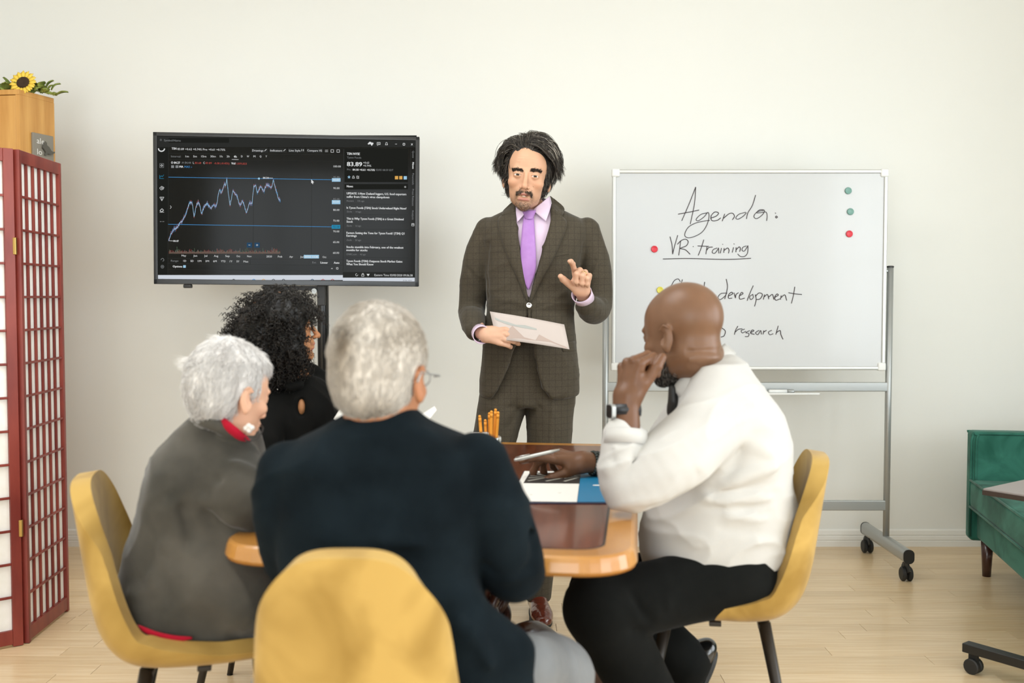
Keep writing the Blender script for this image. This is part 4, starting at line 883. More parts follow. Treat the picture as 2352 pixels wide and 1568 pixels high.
def skin_tint(v, base, lip, beard=None, beard_col=None, dark=None):
    """intrinsic colour in head space: base skin, lips, stubble"""
    n = len(v); c = np.tile(np.array(base), (n, 1)); x, y, z = v.T
    c = c*(1+.06*vnoise(v, 60, 3))[:, None]
    def mixc(w_, col): 
        nonlocal c; w_ = np.clip(w_, 0, 1)[:, None]; c = c*(1-w_)+np.array(col)*w_
    mixc(.16*np.exp(-((x)/.018)**2-((z+.032)/.016)**2)*(y < -.085), (base[0]*1.1, base[1]*.72, base[2]*.66))
    for q in (-1, 1): mixc(.22*np.exp(-((x-q*.042)/.02)**2-((z+.03)/.018)**2)*(y < -.04), (base[0]*1.08, base[1]*.78, base[2]*.7))
    wl = np.exp(-(np.abs(x)/.0225)**6-((z+.0630)/.0040)**4)+np.exp(-(np.abs(x)/.020)**6-((z+.0790)/.0048)**4); mixc(wl*(y < -.078)*.85, lip)
    if beard is not None:
        b = beard(x, y, z); b = b*np.clip(.75+.5*vnoise(v, 500, 9), 0, 1); mixc(b*(1-np.clip(wl*(y < -.078), 0, 1)), beard_col)
    return c
def eyes(parent, Mx, iris='eye_iris', gaze=(0, 0)):
    for q in (-1, 1):
        mb = MB(); k = 12; 
        g = [(math.sin(PI*i/k)*.0124, -math.cos(PI*i/k)*.0124) for i in range(k+1)]; g[0] = (.0002, -.0124); g[-1] = (.0002, .0124)
        mb.lathe(g, 20, (0, 0, 0)); mb.v[0] = xform(mb.v[0], Mx @ T(q*.0305, -.0775, -.001)); o = mb.build('eyeball', 'eye_white', parent, smooth=True, world=True)
        mb = MB(); mb.lathe([(.0002, .0), (.0058, -.0008), (.0060, -.0012)][::-1] if False else [(.0060, 0), (.0055, .0010), (.0022, .0013)], 18)
        mb.v[0] = xform(mb.v[0], Mx @ T(q*.0305, -.0775, -.001) @ RZ(gaze[0]) @ RX(gaze[1]) @ RX(PI/2) @ T(0, 0, .0112)); i_ = mb.build('iris', iris, o, smooth=True); 
        mb.v[0] = mb.v[0]; 
        vv = np.array([v_.co[:] for v_ in i_.data.vertices])-np.array(root_loc(parent)); i_.data.vertices.foreach_set('co', vv.ravel())
        mb = MB(); mb.lathe([(.0026, .0), (.0024, .0018), (.001, .0021)], 12); mb.v[0] = xform(mb.v[0], Mx @ T(q*.0305, -.0775, -.001) @ RZ(gaze[0]) @ RX(gaze[1]) @ RX(PI/2) @ T(0, 0, .0112)); i_ = mb.build('pupil', 'black_gloss', o, smooth=True)
        vv = np.array([v_.co[:] for v_ in i_.data.vertices])-np.array(root_loc(parent)); i_.data.vertices.foreach_set('co', vv.ravel())
# ------------------------------------------------------------------ hand
FB = [(.029, .090, .0), (.010, .095, .002), (-.010, .090, .001), (-.027, .080, -.002)]
FL = [(.044, .026, .021), (.048, .030, .022), (.044, .028, .021), (.034, .021, .019)]
FR = [.0102, .0104, .0099, .0089]
def hand(wrist, F, D, side, curls, thumb, sc=1.0, elbow=None, h=.0019, wr=.026, nails=None):
    """curls: four (mcp, pip, dip, spread) in degrees for index..little; thumb: (out, forward, bend1, bend2). returns world vertices, faces"""
    F = np.array(F, float); F /= np.linalg.norm(F); D = np.array(D, float); D -= F*(D @ F); D /= np.linalg.norm(D); X = side*np.cross(F, D)
    Mx = Matrix(((X[0], F[0], D[0], wrist[0]), (X[1], F[1], D[1], wrist[1]), (X[2], F[2], D[2], wrist[2]), (0, 0, 0, 1))) @ Matrix.Scale(sc, 4)
    s = SD((-.085, -.09, -.115), (.105, .215, .05), h)
    s.chain([(.014, .022, -.002), (.026, .084, -.001)], [.0165, .0125], .01); s.chain([(-.012, .018, -.002), (-.024, .074, -.003)], [.0150, .0115], .016); s.chain([(.0, .02, 0), (.0, .086, 0)], [.0165, .0125], .016)
    s.chain([(.016, .016, -.008), (.030, .048, -.012)], [.0165, .0135], .014)
    tips = []
    for i in range(4):
        b = np.array(FB[i]); m, p_, d_, sp = [math.radians(a) for a in curls[i]]; pts = [b-A3(0, .012, 0), b]; a = m; q = b.copy()
        for L, da in zip(FL[i], (0, p_, d_)):
            a += da; q = q+L*A3(math.sin(sp)*math.cos(a), math.cos(a)*math.cos(sp), -math.sin(a)); pts.append(q.copy())
        r = FR[i]; s.chain(pts, [r*.95, r*1.08, r*.96, r*.86, r*.72], .0022 if i else .003); 
        for j in (1, 2, 3): s.ell(pts[j]+A3(0, 0, .001), (r*1.03,)*3, .004)
        tips.append((pts[-1], pts[-2], a))
    out, fw, b1, b2 = [math.radians(a) for a in thumb]
    b = A3(.022, .024, -.010); dr = A3(math.sin(out)*math.cos(fw), math.cos(out)*math.cos(fw), -math.sin(fw)); q = b+dr*.040
    side_ = np.cross(dr, A3(0, 0, 1)); side_ /= np.linalg.norm(side_)
    def rotv(v, ax_, an): return v*math.cos(an)+np.cross(ax_, v)*math.sin(an)+ax_*(ax_ @ v)*(1-math.cos(an))
    axb = np.cross(dr, A3(-1, .2, -.5)); axb /= np.linalg.norm(axb); d1 = rotv(dr, axb, b1); q2 = q+d1*.034; d2 = rotv(d1, axb, b2); q3 = q2+d2*.024
    s.chain([b, q, q2, q3], [.0155, .0138, .0122, .0098], .007); s.ell(q2, (.0126,)*3, .004)
    en = A3(0, -.085, 0)
    if elbow is not None: en = np.array((Mx.inverted() @ Vector(elbow))[:]); en = en/np.linalg.norm(en)*.088
    s.chain([(0, .014, 0), en*.30, en], [wr*.86, wr*.88, wr*.98], .014, flat=((1, 0, 0), 1.22))
    v, f = s.mesh(1); return xform(v, Mx), f, Mx, (tips, (q3, q2))
def tube_between(a, b, ra, rb, seg=20): v, f = tube_geo(np.array([a, b]), [ra, rb], seg); return v, [tuple(q) for q in f]
# ------------------------------------------------------------------ strands
def strands(name, mat_, parent, curves, r, seg=4, cols=None, taper=True, kind=None):
    """curves: array (n, m, 3) world points -> thin tubes in one mesh, vectorised"""
    c = np.asarray(curves, float); n, m, _ = c.shape; t = np.gradient(c, axis=1); t /= np.linalg.norm(t, axis=2)[..., None]+1e-9
    ref = np.where(np.abs(t[..., 2:3]) > .8, A3(1, 0, 0), A3(0, 0, 1)); N = np.cross(t, ref); N /= np.linalg.norm(N, axis=2)[..., None]+1e-9; B = np.cross(t, N)
    a = np.arange(seg)*2*PI/seg; rr_ = np.broadcast_to(np.asarray(r, float).reshape(-1, 1) if np.ndim(r) else r, (n, m)).copy()
    if taper: rr_ *= np.interp(np.linspace(0, 1, m), [0, .15, .7, 1], [.8, 1, .9, .15])
    v = c[:, :, None, :]+(N[:, :, None, :]*np.cos(a)[None, None, :, None]+B[:, :, None, :]*np.sin(a)[None, None, :, None])*rr_[:, :, None, None]
    v = v.reshape(-1, 3)-np.array(root_loc(parent)); base = (np.arange(n)*m*seg)[:, None, None]; i = np.arange(m-1)[None, :, None]*seg; j = np.arange(seg)[None, None, :]; k = (j+1) % seg
    q = np.stack(np.broadcast_arrays(base+i+j, base+i+k, base+i+seg+k, base+i+seg+j), -1).reshape(-1, 4)
    me = bpy.data.meshes.new(name); me.vertices.add(len(v)); me.vertices.foreach_set('co', v.ravel()); me.loops.add(q.size); me.loops.foreach_set('vertex_index', q.ravel().astype(np.int32)); me.polygons.add(len(q)); me.polygons.foreach_set('loop_start', np.arange(0, q.size, 4, dtype=np.int32)); me.polygons.foreach_set('loop_total', np.full(len(q), 4, np.int32))
    me.update(calc_edges=True); me.polygons.foreach_set('use_smooth', [True]*len(q)); me.materials.append(M[mat_])
    if cols is not None:
        at = me.color_attributes.new('tint', 'FLOAT_COLOR', 'POINT'); cc = np.ones((n, m, seg, 4)); cc[..., :3] = np.asarray(cols)[:, None, None, :] if np.ndim(cols) == 2 else np.asarray(cols)[:, :, None, :]; at.data.foreach_set('color', cc.ravel())
    o = bpy.data.objects.new(name, me); C.objects.link(o); o.parent = parent
    if kind: o['kind'] = kind
    return o
def cap_strands(name, v, q, Mx, mask, n, L, r, colf, parent, dirf, rng, seg=3, m=5, lift=.3, noise_=.3):
    nn = vnormals(v, q); idx = np.where(mask)[0]; idx = idx[rng.randint(0, len(idx), n)]; p = v[idx]; d = dirf(p)+rng.normal(0, noise_, (n, 3)); nr_ = nn[idx]
    d = d-nr_*np.sum(d*nr_, 1)[:, None]; d /= np.linalg.norm(d, axis=1)[:, None]+1e-9; t = np.linspace(0, 1, m)[None, :, None]; ln = L*rng.uniform(.6, 1.2, n)[:, None, None]
    c = p[:, None]+d[:, None]*t*ln+nr_[:, None]*(-.001+lift*ln*np.sin(t*2.2)); c = xform(c.reshape(-1, 3), Mx).reshape(n, m, 3); return strands(name, 'hair', parent, c, r, seg, colf(p, rng))
# ------------------------------------------------------------------ people: materials
def skinmat(n, rough=.5): m = mat(n, (.6, .4, .3), rough, spec=.35, sss=.12); attr_col(m); return m
skinmat('skin'); skinmat('skin_shiny', .38)
mat('eye_white', lin('#E4DDD6'), .2); mat('eye_iris', lin('#4A3A26'), .2); mat('teeth', lin('#E8E0D2'), .3); mat('mouth_dark', lin('#4A1E1A'), .6)
mat('hair', (.2, .2, .2), .45, spec=.4); attr_col(M['hair'])
def suiting(name, c1, c2, line, amt=.5, rough=.85, period=.033):
    m = mat(name, c1, rough, spec=.2, sheen=.15); noise_col(m, c1, c2, 260, (1, 1, 1), detail=2, lo=.3, hi=.7, bump=.18, bscale=700)
    n, l = nt(m); b = n['Principled BSDF']; tc = n.new('ShaderNodeTexCoord'); prev = b.inputs['Base Color'].links[0].from_socket
    for ax_ in ('X', 'Z'):
        wv = n.new('ShaderNodeTexWave'); wv.wave_type = 'BANDS'; wv.bands_direction = ax_; wv.inputs['Scale'].default_value = .314/period; wv.inputs['Distortion'].default_value = .35; wv.inputs['Detail Scale'].default_value = .6
        rp = n.new('ShaderNodeValToRGB'); rp.color_ramp.elements[0].position = .93; rp.color_ramp.elements[1].position = .99; l.new(tc.outputs['Object'], wv.inputs['Vector']); l.new(wv.outputs['Color'], rp.inputs[0])
        ml = n.new('ShaderNodeMath'); ml.operation = 'MULTIPLY'; ml.inputs[1].default_value = amt; l.new(rp.outputs[0], ml.inputs[0])
        mx = n.new('ShaderNodeMix'); mx.data_type = 'RGBA'; l.new(ml.outputs[0], mx.inputs[0]); l.new(prev, mx.inputs[6]); mx.inputs[7].default_value = (*line, 1); prev = mx.outputs[2]
    l.new(prev, b.inputs['Base Color']); return m
suiting('suit_brown', lin('#423C31'), lin('#4E473B'), lin('#2C271F'), .30, period=.024)
def cloth(name, a, b, rough=.9, scale=8, bump=.1, bscale=400, sheen=.1, spec=.15): m = mat(name, a, rough, spec=spec, sheen=sheen); noise_col(m, a, b, scale, bump=bump, bscale=bscale); return m
cloth('shirt_lilac', lin('#D9C3D8'), lin('#E0CCE0')); cloth('tie_purple', lin('#A97CBE'), lin('#B488C8'), .42, 20, .05)
cloth('suit_navy', lin('#0F1519'), lin('#182025'), sheen=.02, spec=.04); cloth('shirt_white', lin('#C2C0BC'), lin('#C8C6C2'), .85); cloth('trouser_black', lin('#121312'), lin('#181918'), sheen=.03, spec=.08); cloth('trouser_grey', lin('#6E7072'), lin('#7E8082'))
cloth('velvet_grey', lin('#35342F'), lin('#57534C'), .8, 5, .15, 250, .3); cloth('trouser_dark', lin('#2E2F2B'), lin('#383934')); cloth('knit_red', lin('#A01428'), lin('#B01830')); cloth('blouse_black', lin('#0F0F0E'), lin('#151514'), .8, sheen=.02, spec=.08)
mat('shoe_brown', lin('#5A2416'), .22, coat=.6); mat('shoe_black', lin('#0E0E0E'), .2, coat=.6); mat('silver', lin('#D5D5D5'), .2, metal=1); mat('gold', lin('#D8B878'), .25, metal=1); mat('pearl', lin('#E8E2DC'), .2, coat=.5)
mat('watch', lin('#22262A'), .35); mat('bead', lin('#1A2420'), .35)
# ------------------------------------------------------------------ person 1: presenter standing in brown check suit
def conv(rows, cxw, cyw, Y):
    """rows (py, pxL, pxR, depth, ycentre) -> loft rows in world z/x relative to (cxw, cyw)"""
    out = []
    for r in rows:
        py, a, b, d = r[:4]; yc = r[4] if len(r) > 4 else cyw
        A, B = pp(a, py, Y), pp(b, py, Y); out.append((A[2], (A[0]+B[0])/2-cxw, yc-cyw, (B[0]-A[0])/2, d))
    return out
class Front:
    """front surface (towards the camera) of a lofted torso"""
    def __init__(s, rows, cx, cy, expo): q = np.array(sorted(rows)); q = catmull(q, 8*len(q)); s.q = q[np.argsort(q[:, 0])]; s.cx, s.cy, s.e = cx, cy, expo
    def y(s, x, z):
        cx, cy, rx, ry = [np.interp(z, s.q[:, 0], s.q[:, i]) for i in (1, 2, 3, 4)]; u = np.clip(np.abs((x-s.cx-cx)/rx), 0, .985)
        return s.cy+cy-ry*(1-u**s.e)**(1/s.e)
    def at(s, px, py, off=0.0, y0=3.85):
        Y = y0
        for _ in range(4): p = pp(px, py, Y); Y = s.y(p[0], p[2])-off
        return pp(px, py, Y)
def ruled(fr, L, R, nv, nu, off, bulge=0.0, y0=3.85, edge=.0):
    """patch between two pixel polylines laid on the torso front"""
    L = catmull(np.array(L, float), nv) if len(L) > 2 else catmull(np.array(L, float), nv); R = catmull(np.array(R, float), nv); g = np.zeros((nv, nu, 3))
    for i in range(nv):
        for j in range(nu):
            t = j/(nu-1); q = L[i]*(1-t)+R[i]*t; g[i, j] = fr.at(q[0], q[1], off+bulge*math.sin(PI*t)+edge*t, y0)
    return g
F0 = pp(1237, 1405, 3.93)
m1 = thing('person', 'standing man with wavy dark hair in brown suit and purple tie, pointing', 'person', (F0[0], 3.95, 0))
YC = 3.97
jr = [(915, 1098, 1334, .150), (880, 1100, 1334, .150), (820, 1106, 1330, .148), (760, 1112, 1324, .142), (710, 1117, 1321, .135), (660, 1116, 1326, .134), (610, 1112, 1336, .138), (570, 1108, 1346, .138), (540, 1104, 1354, .132), (518, 1104, 1354, .118), (500, 1122, 1338, .100), (486, 1146, 1312, .086), (474, 1168, 1288, .076), (462, 1180, 1274, .070)]
jrows = conv(jr, 0, YC, 3.88)
EX = 2.4; fr = Front(jrows, 0, YC, EX)
hd = pp(1212, 398, 3.82); HM1 = T(hd[0], hd[1]+.080, hd[2]) @ RY(math.radians(6)) @ RX(math.radians(4)) @ RZ(math.radians(-3)) @ Matrix.Diagonal((1.07, 1.07, 1.155, 1))
nk = np.array((HM1.inverted() @ Vector(pp(1224, 500, 3.985)))[:])
s = head([A3(0, .03, -.06), nk], .050, h=.0014, mouth=1.3, jaw=.96, age=.8, nose=1.04, brow=1)
hv, hq = s.mesh(2)
def beard1(x, y, z):
    f = (y < -.035); mus = np.exp(-((z+.0545+.25*np.abs(x))/.0052)**2-(np.abs(x)/.029)**6)*(y < -.080); mus *= .35+.65*np.clip(np.abs(x)/.012, 0, 1)
    side = np.exp(-((np.abs(x)-.028)/.006)**2-((z+.072)/.014)**2)*(y < -.06)*.5
    chin = np.exp(-(x/.026)**4-((z+.104)/.017)**4)*.62*f; jaw_ = np.clip((-z-.062)/.02, 0, 1)*np.clip((-y-.0)/.03, 0, 1)*.30
    return np.clip(mus*.9+side+chin+jaw_, 0, .92)*(z > -.14)
sk1 = lin('#D2A384'); hcol = skin_tint(hv, sk1, lin('#B4746A'), beard1, lin('#3A2A1E'))
hvw = xform(hv, HM1)
# pointing hand (viewer's right) and paper hand (viewer's left)
w1 = pp(1337, 676, 3.80); hv1, hf1, HX1, tip1 = hand(w1, (-.02, -.42, .90), (.30, .88, .30), 1, [(30, 20, 12, 4), (82, 92, 40, 0), (84, 92, 42, 0), (84, 90, 42, 0)], (38, 30, 4, 14), 1.0, elbow=pp(1362, 712, 3.95))
w2 = pp(1106, 768, 3.77); hv2, hf2, HX2, tip2 = hand(w2, (.97, -.12, -.10), (-.15, -.90, .22), -1, [(28, 28, 12, 2), (30, 30, 14, 0), (32, 34, 14, 0), (36, 38, 16, -3)], (22, 30, 10, 14), .95, elbow=pp(1088, 730, 3.95))
mb = MB(); mb.add(hvw, hq, 0, hcol)
for v_, f_ in ((hv1, hf1), (hv2, hf2)): mb.add(v_, f_, 0, np.array(lin('#D6A98D'))*(1+.05*vnoise(v_, 80, 2))[:, None]*np.ones(3))
sh_c = pp(1226, 520, 3.98); 
tors = SD((-.35, 3.7, .5), (.55, 4.2, 1.6), .012)
el1 = pp(1366, 700, 4.0); el2 = pp(1084, 706, 4.02)
tors.loft([(sh_c[2]-.50, sh_c[0], 3.98, .10, .07), (sh_c[2]-.3, sh_c[0], 3.98, .11, .07), (sh_c[2]-.02, sh_c[0], 3.985, .13, .06), (sh_c[2]+.05, sh_c[0], 3.985, .05, .05)], k=.02)
for a_, b_, c_ in ((pp(1350, 535, 3.99), el1, w1), (pp(1115, 535, 3.99), el2, w2)): tors.chain([a_, b_, b_*.4+c_*.6], [.04, .03, .024], .02)
tv_, tq_ = tors.mesh(1); mb.add(tv_, tq_, 0, sk1); mb.build('body', 'skin', m1, smooth=True, world=True, tint=True)
eyes(m1, HM1, gaze=(.12, .10))
# teeth inside the open mouth
mb = MB(); a = np.linspace(-.9, .9, 11); g = np.array([[(.0155*math.sin(t)*1.0, -.083-.012*math.cos(t)+.010, zz) for t in a] for zz in (-.0705, -.0655)]); mb.grid(g); mb.v[0] = xform(mb.v[0], HM1); mb.build('teeth', 'teeth', m1, smooth=True, world=True, solid=.002)
# eyebrows, moustache: short hairs rooted on the skin
def fuzz(name, v, q, mask, n, L, Mx, dirf, r, cols, parent, seg=3, m=4, rng=RNG, lift=.35):
    nn = vnormals(v, q); idx = np.where(mask > rng.rand(len(v)))[0]
    if not len(idx): return
    idx = idx[rng.randint(0, len(idx), n)]; p = v[idx]+rng.normal(0, .0006, (n, 3)); d = dirf(p)+rng.normal(0, .25, (n, 3)); nr_ = nn[idx]; d = d-nr_*np.sum(d*nr_, 1)[:, None]; d /= np.linalg.norm(d, axis=1)[:, None]+1e-9
    t = np.linspace(0, 1, m)[None, :, None]; ln = L*rng.uniform(.7, 1.2, n)[:, None, None]
    c = p[:, None]+d[:, None]*t*ln+nr_[:, None]*(.0003+lift*ln*t*(1-.45*t))
    c = xform(c.reshape(-1, 3), Mx).reshape(n, m, 3); cc = np.array(cols)[rng.randint(0, len(cols), n)]
    return strands(name, 'hair', parent, c, r, seg, cc)
x, y, z = hv.T
for q_ in (-1, 1):
    zl = .0115+.10*np.minimum(np.abs(x)-.012, .020)-.25*np.maximum(np.abs(x)-.032, 0)+(.0035 if q_ > 0 else 0)
    mk_ = np.exp(-((z-zl)/.0030)**2)*(x*q_ > .010)*(x*q_ < .048)*(y < -.05)
    fuzz('eyebrow', hv, hq, mk_, 420, .0075, HM1, lambda p, q_=q_: np.c_[np.full(len(p), q_*1.0), np.zeros(len(p)), np.full(len(p), .35)], .00042, [lin('#2A211A'), lin('#3A2E24')], m1)
mus = beard1(x, y, z)*(z > -.069)*(y < -.08)*(np.abs(x) < .034)
fuzz('moustache', hv, hq, mus, 520, .0065, HM1, lambda p: np.c_[np.sign(p[:, 0])*1.0, np.zeros(len(p)), np.full(len(p), -.6)], .00040, [lin('#2E241C'), lin('#4A3B2E'), lin('#6A5A4A')], m1)
fuzz('chin_beard', hv, hq, np.exp(-(x/.024)**4-((z+.104)/.015)**4)*(y < -.03), 500, .004, HM1, lambda p: np.c_[p[:, 0]*5, np.zeros(len(p)), np.full(len(p), -1.)], .00036, [lin('#4A3B2E'), lin('#8A7A68')], m1)
# wavy hair in locks
def dirv(az, th): return np.array([math.sin(az)*math.sin(th), -math.cos(az)*math.sin(th), math.cos(th)])
def locks(name, Mx, guides, per, m, spread, r, cols, parent, rng, wave=.004, seg=4, ctr=(0, .014, .034), rad=(.077, .098, .085)):
    ctr, rad = np.array(ctr), np.array(rad); out = []; cl = []
    for (d0, d1, lift, curl, ph, extra) in guides:
        t = np.linspace(0, 1, m); om = math.acos(max(-1, min(1, float(d0 @ d1)))); 
        dirs = (np.sin((1-t)*om)[:, None]*d0+np.sin(t*om)[:, None]*d1)/max(math.sin(om), 1e-3)
        base = ctr+dirs*rad; nrm_ = dirs/rad; nrm_ /= np.linalg.norm(nrm_, axis=1)[:, None]; tg = np.gradient(base, axis=0); tg /= np.linalg.norm(tg, axis=1)[:, None]+1e-9; sd_ = np.cross(tg, nrm_)
        lf = lift*np.sin(np.minimum(1, t*1.5+.08)*PI/2)+curl*np.clip((t-.72)/.28, 0, 1)**2
        tip = base+nrm_*lf[:, None]+sd_*(wave*np.sin(t*7.5+ph)*(.25+t))[:, None]+np.array(extra)*(t**2)[:, None]
        c0 = rng.uniform(.75, 1.15); gray = rng.rand() < .32
        for k in range(per):
            o = rng.normal(0, spread, 2); oz = rng.normal(0, spread*.8); k_ = rng.uniform(.9, 1.0)
            env = (.45+.9*np.sin(np.minimum(1, t*1.15)*PI*.9))[:, None]
            p = tip+sd_*o[0]*env+nrm_*np.abs(oz)*env+tg*o[1]+sd_*(.0012*np.sin(t*16+rng.uniform(0, 6)))[:, None]
            out.append(p); g_ = rng.rand(); cc = np.array(cols[2] if (gray and g_ < .45) else cols[1] if g_ < .35 else cols[0])*c0*rng.uniform(.8, 1.2); cl.append(cc)
    out = np.array(out); n = len(out); return strands(name, 'hair', parent, xform(out.reshape(-1, 3), Mx).reshape(n, m, 3), r, seg, np.array(cl))
rg = np.random.RandomState(11); gd = []; D2 = math.radians
for i in range(150):      # swept up and back from the forehead, falling to both sides of an off-centre parting
    part = -40; az = rg.uniform(-60, 60); sgn = 1 if az > part else -1; th = rg.uniform(38, 46) if i < 80 else rg.uniform(12, 44)
    az2 = sgn*rg.uniform(72, 120) if i % 3 else sgn*rg.uniform(100, 165); th2 = rg.uniform(74, 104)
    gd.append((dirv(D2(az), D2(th)), dirv(D2(az2), D2(th2)), rg.uniform(.018, .032), rg.uniform(-.004, .008), rg.uniform(0, 6), (0, 0, 0)))
for i in range(170):      # sides and back: down past the ears, ends turning out
    sgn = rg.choice([-1, 1]); az = sgn*rg.uniform(66, 180); th = rg.uniform(10, 62); az2 = az+rg.uniform(-14, 14)
    if abs(az2) < 80: az2 = sgn*80
    th2 = rg.uniform(98, 122 if abs(az) > 92 else 112); gd.append((dirv(D2(az), D2(th)), dirv(D2(az2), D2(th2)), rg.uniform(.012, .026), rg.uniform(-.004, .014), rg.uniform(0, 6), (sgn*.003, 0, 0)))
for sgn in (-1, 1):
    for i in range(34):      # fuller waves above and behind the ears
        gd.append((dirv(D2(sgn*rg.uniform(50, 90)), D2(rg.uniform(30, 52))), dirv(D2(sgn*rg.uniform(76, 100)), D2(rg.uniform(92, 112))), rg.uniform(.022, .034), rg.uniform(.0, .020), rg.uniform(0, 6), (sgn*.004, .0, .006)))
    for i in range(16): gd.append((dirv(D2(sgn*96), D2(rg.uniform(80, 90))), dirv(D2(sgn*rg.uniform(94, 110)), D2(rg.uniform(124, 134))), .014, rg.uniform(.004, .014), rg.uniform(0, 6), (sgn*.006, -.004, 0)))
hb = SD((-.12, -.13, -.1), (.12, .14, .15), .004); hb.ell((0, .016, .038), (.082, .100, .091), 0); hb.ell((0, .03, .0), (.079, .086, .085), .02)
hb.slab([(-.2, -.2), (.2, -.2), (.2, -.02), (.075, .020), (.050, .052), (-.050, .055), (-.072, .020), (-.2, -.02)], -.2, -.035, .004); hb.slab([(-.2, -.2), (.2, -.2), (.2, -.055), (-.2, -.055)], -.2, .3, .01)
hb.ell((0, -.080, -.03), (.062, .085, .074), .01, op='cut')
bv, bq = hb.mesh(2); bv = rumple(bv, bq, .004, 60, 1, (1, 1, .5))+0
cap_ = put('hair_base', xform(bv, HM1), bq, 'hair', m1, np.tile(lin('#26221E'), (len(bv), 1))); cap_.name = 'hair'

cap_strands('hair_underlayer', bv, bq, HM1, ~((bv[:, 1] < -.035) & (bv[:, 2] < .075) & (np.abs(bv[:, 0]) < .064)), 5200, .042, .0009, lambda p, rng: np.array([lin('#2B2622'), lin('#3A342E'), lin('#5C554C')])[rng.randint(0, 3, len(p))]*rng.uniform(.7, 1.3, len(p))[:, None], m1, lambda p: np.where(((p[:, 1] < -.005) & (p[:, 2] > .055))[:, None], np.c_[p[:, 0]*14+.25, np.full(len(p), 1.), np.full(len(p), .5)], np.c_[p[:, 0]*4, .35+p[:, 1]*3, -.4-6*np.clip(.10-p[:, 2], 0, 1)]), RNG, lift=.18, m=7)
locks('hair_locks', HM1, gd, 10, 18, .0042, .00085, [lin('#342E29'), lin('#565047'), lin('#ABA397')], m1, rg, .0068)
# jacket
s = SD((-.34, 3.55, .62), (.60, 4.22, 1.72), .0052)
s.loft([(r[0], r[1], r[2]+YC, r[3], r[4]) for r in jrows], k=.0, expo=EX)
shl, shr = pp(1120, 529, 3.97), pp(1349, 530, 3.97)
# arm on the viewer's left (his right), elbow back, forearm forward to the paper
s.chain([shl, pp(1098, 600, 3.99), el2, pp(1086, 738, 3.90), w2+A3(-.026, .055, .012)], [.050, .059, .052, .048, .038], .010, n=18)
s.chain([shr, pp(1366, 610, 3.99), pp(1372, 686, 3.99), pp(1364, 712, 3.93), pp(1348, 700, 3.84)], [.050, .060, .058, .055, .042], .010, n=20)
def fx_(pts, w, hh, Y=None): s.fold([fr.at(a, b) if Y is None else pp(a, b, Y) for a, b in pts], w, hh)
wV = pp(1214, 668, 3.84); V_ = [(1215, 690), (1206, 655), (1186, 508), (1183, 440), (1270, 440), (1264, 508), (1222, 655)]
s.slab([tuple(pp(a, b, 3.85)[[0, 2]]) for a, b in V_], 3.4, 3.975, .004)
cut = [(1216, 712), (1202, 750), (1180, 805), (1157, 870), (1140, 900), (1120, 930), (1300, 935), (1268, 915), (1247, 892), (1234, 850), (1224, 780)]
s.slab([tuple(pp(a, b, 3.83)[[0, 2]]) for a, b in cut], 3.4, 3.95, .006)
# creases of the sleeves and the front
for pts, w_, h_ in (([(1366, 600), (1344, 622), (1330, 650)], .010, -.008), ([(1386, 580), (1370, 612), (1356, 640)], .012, .008), ([(1388, 650), (1376, 668), (1362, 676)], .009, -.007), ([(1390, 690), (1378, 700), (1366, 712)], .008, .006), ([(1380, 730), (1368, 716), (1364, 700)], .006, -.005)): s.fold([pp(a, b, 3.92) for a, b in pts], w_, h_)
for pts, w_, h_ in (([(1062, 690), (1080, 702), (1104, 704)], .008, -.007), ([(1066, 660), (1084, 676), (1106, 682)], .010, .006), ([(1060, 718), (1078, 728), (1098, 728)], .008, .006), ([(1078, 620), (1094, 640), (1108, 664)], .010, -.006)): s.fold([pp(a, b, 3.95) for a, b in pts], w_, h_)
for pts, w_, h_ in (([(1216, 704), (1180, 690), (1140, 684)], .012, .005), ([(1216, 706), (1250, 690), (1300, 672)], .012, .006), ([(1214, 712), (1170, 720), (1130, 726)], .012, -.004), ([(1220, 710), (1270, 716), (1316, 720)], .012, -.004), ([(1122, 560), (1118, 620), (1122, 680)], .008, -.006), ([(1340, 560), (1334, 620), (1326, 670)], .008, -.006)): fx_(pts, w_, h_)
sl_ = [(1106, 497), (1100, 530), (1104, 570)]; s.fold([pp(a, b, 3.90) for a, b in sl_], .004, -.006); s.fold([pp(a, b, 3.90) for a, b in ((1355, 500), (1358, 530), (1346, 575))], .004, -.006)
jv, jq = s.mesh(1); jv = crinkle(jv, jq, .0055, 10, 5, (.6, .6, 1.3), .35); jk = put('jacket', jv, jq, 'suit_brown', m1)
def patch(name, L, R, off, m_, nv=18, nu=7, bulge=0, solid=.003, parent=None, edge=0):
    g = ruled(fr, L, R, nv, nu, off, bulge, edge=edge); mb = MB(); mb.grid(g); o = mb.build(name, m_, m1, smooth=True, world=True, solid=solid); o.modifiers['s'].offset = 0
    return o
patch('lapel', [(1184, 470), (1186, 510), (1196, 590), (1206, 650), (1213, 690)], [(1162, 486), (1143, 510), (1162, 580), (1190, 640), (1210, 692)], .007, 'suit_brown', bulge=.004)
patch('lapel', [(1267, 470), (1264, 510), (1244, 590), (1226, 650), (1216, 692)], [(1288, 494), (1302, 517), (1276, 584), (1240, 650), (1218, 695)], .008, 'suit_brown', bulge=.004)
patch('jacket_collar', [(1186, 455), (1184, 466), (1184, 485)], [(1170, 470), (1156, 484), (1152, 496)], .010, 'suit_brown', nv=8, bulge=.002)
patch('jacket_collar', [(1264, 450), (1268, 466), (1267, 486)], [(1274, 458), (1296, 478), (1290, 500)], .010, 'suit_brown', nv=8, bulge=.002)
patch('front_edge', [(1212, 696), (1213, 730), (1214, 760)], [(1219, 690), (1219, 730), (1218, 760)], .003, 'suit_brown', nv=8, nu=3)
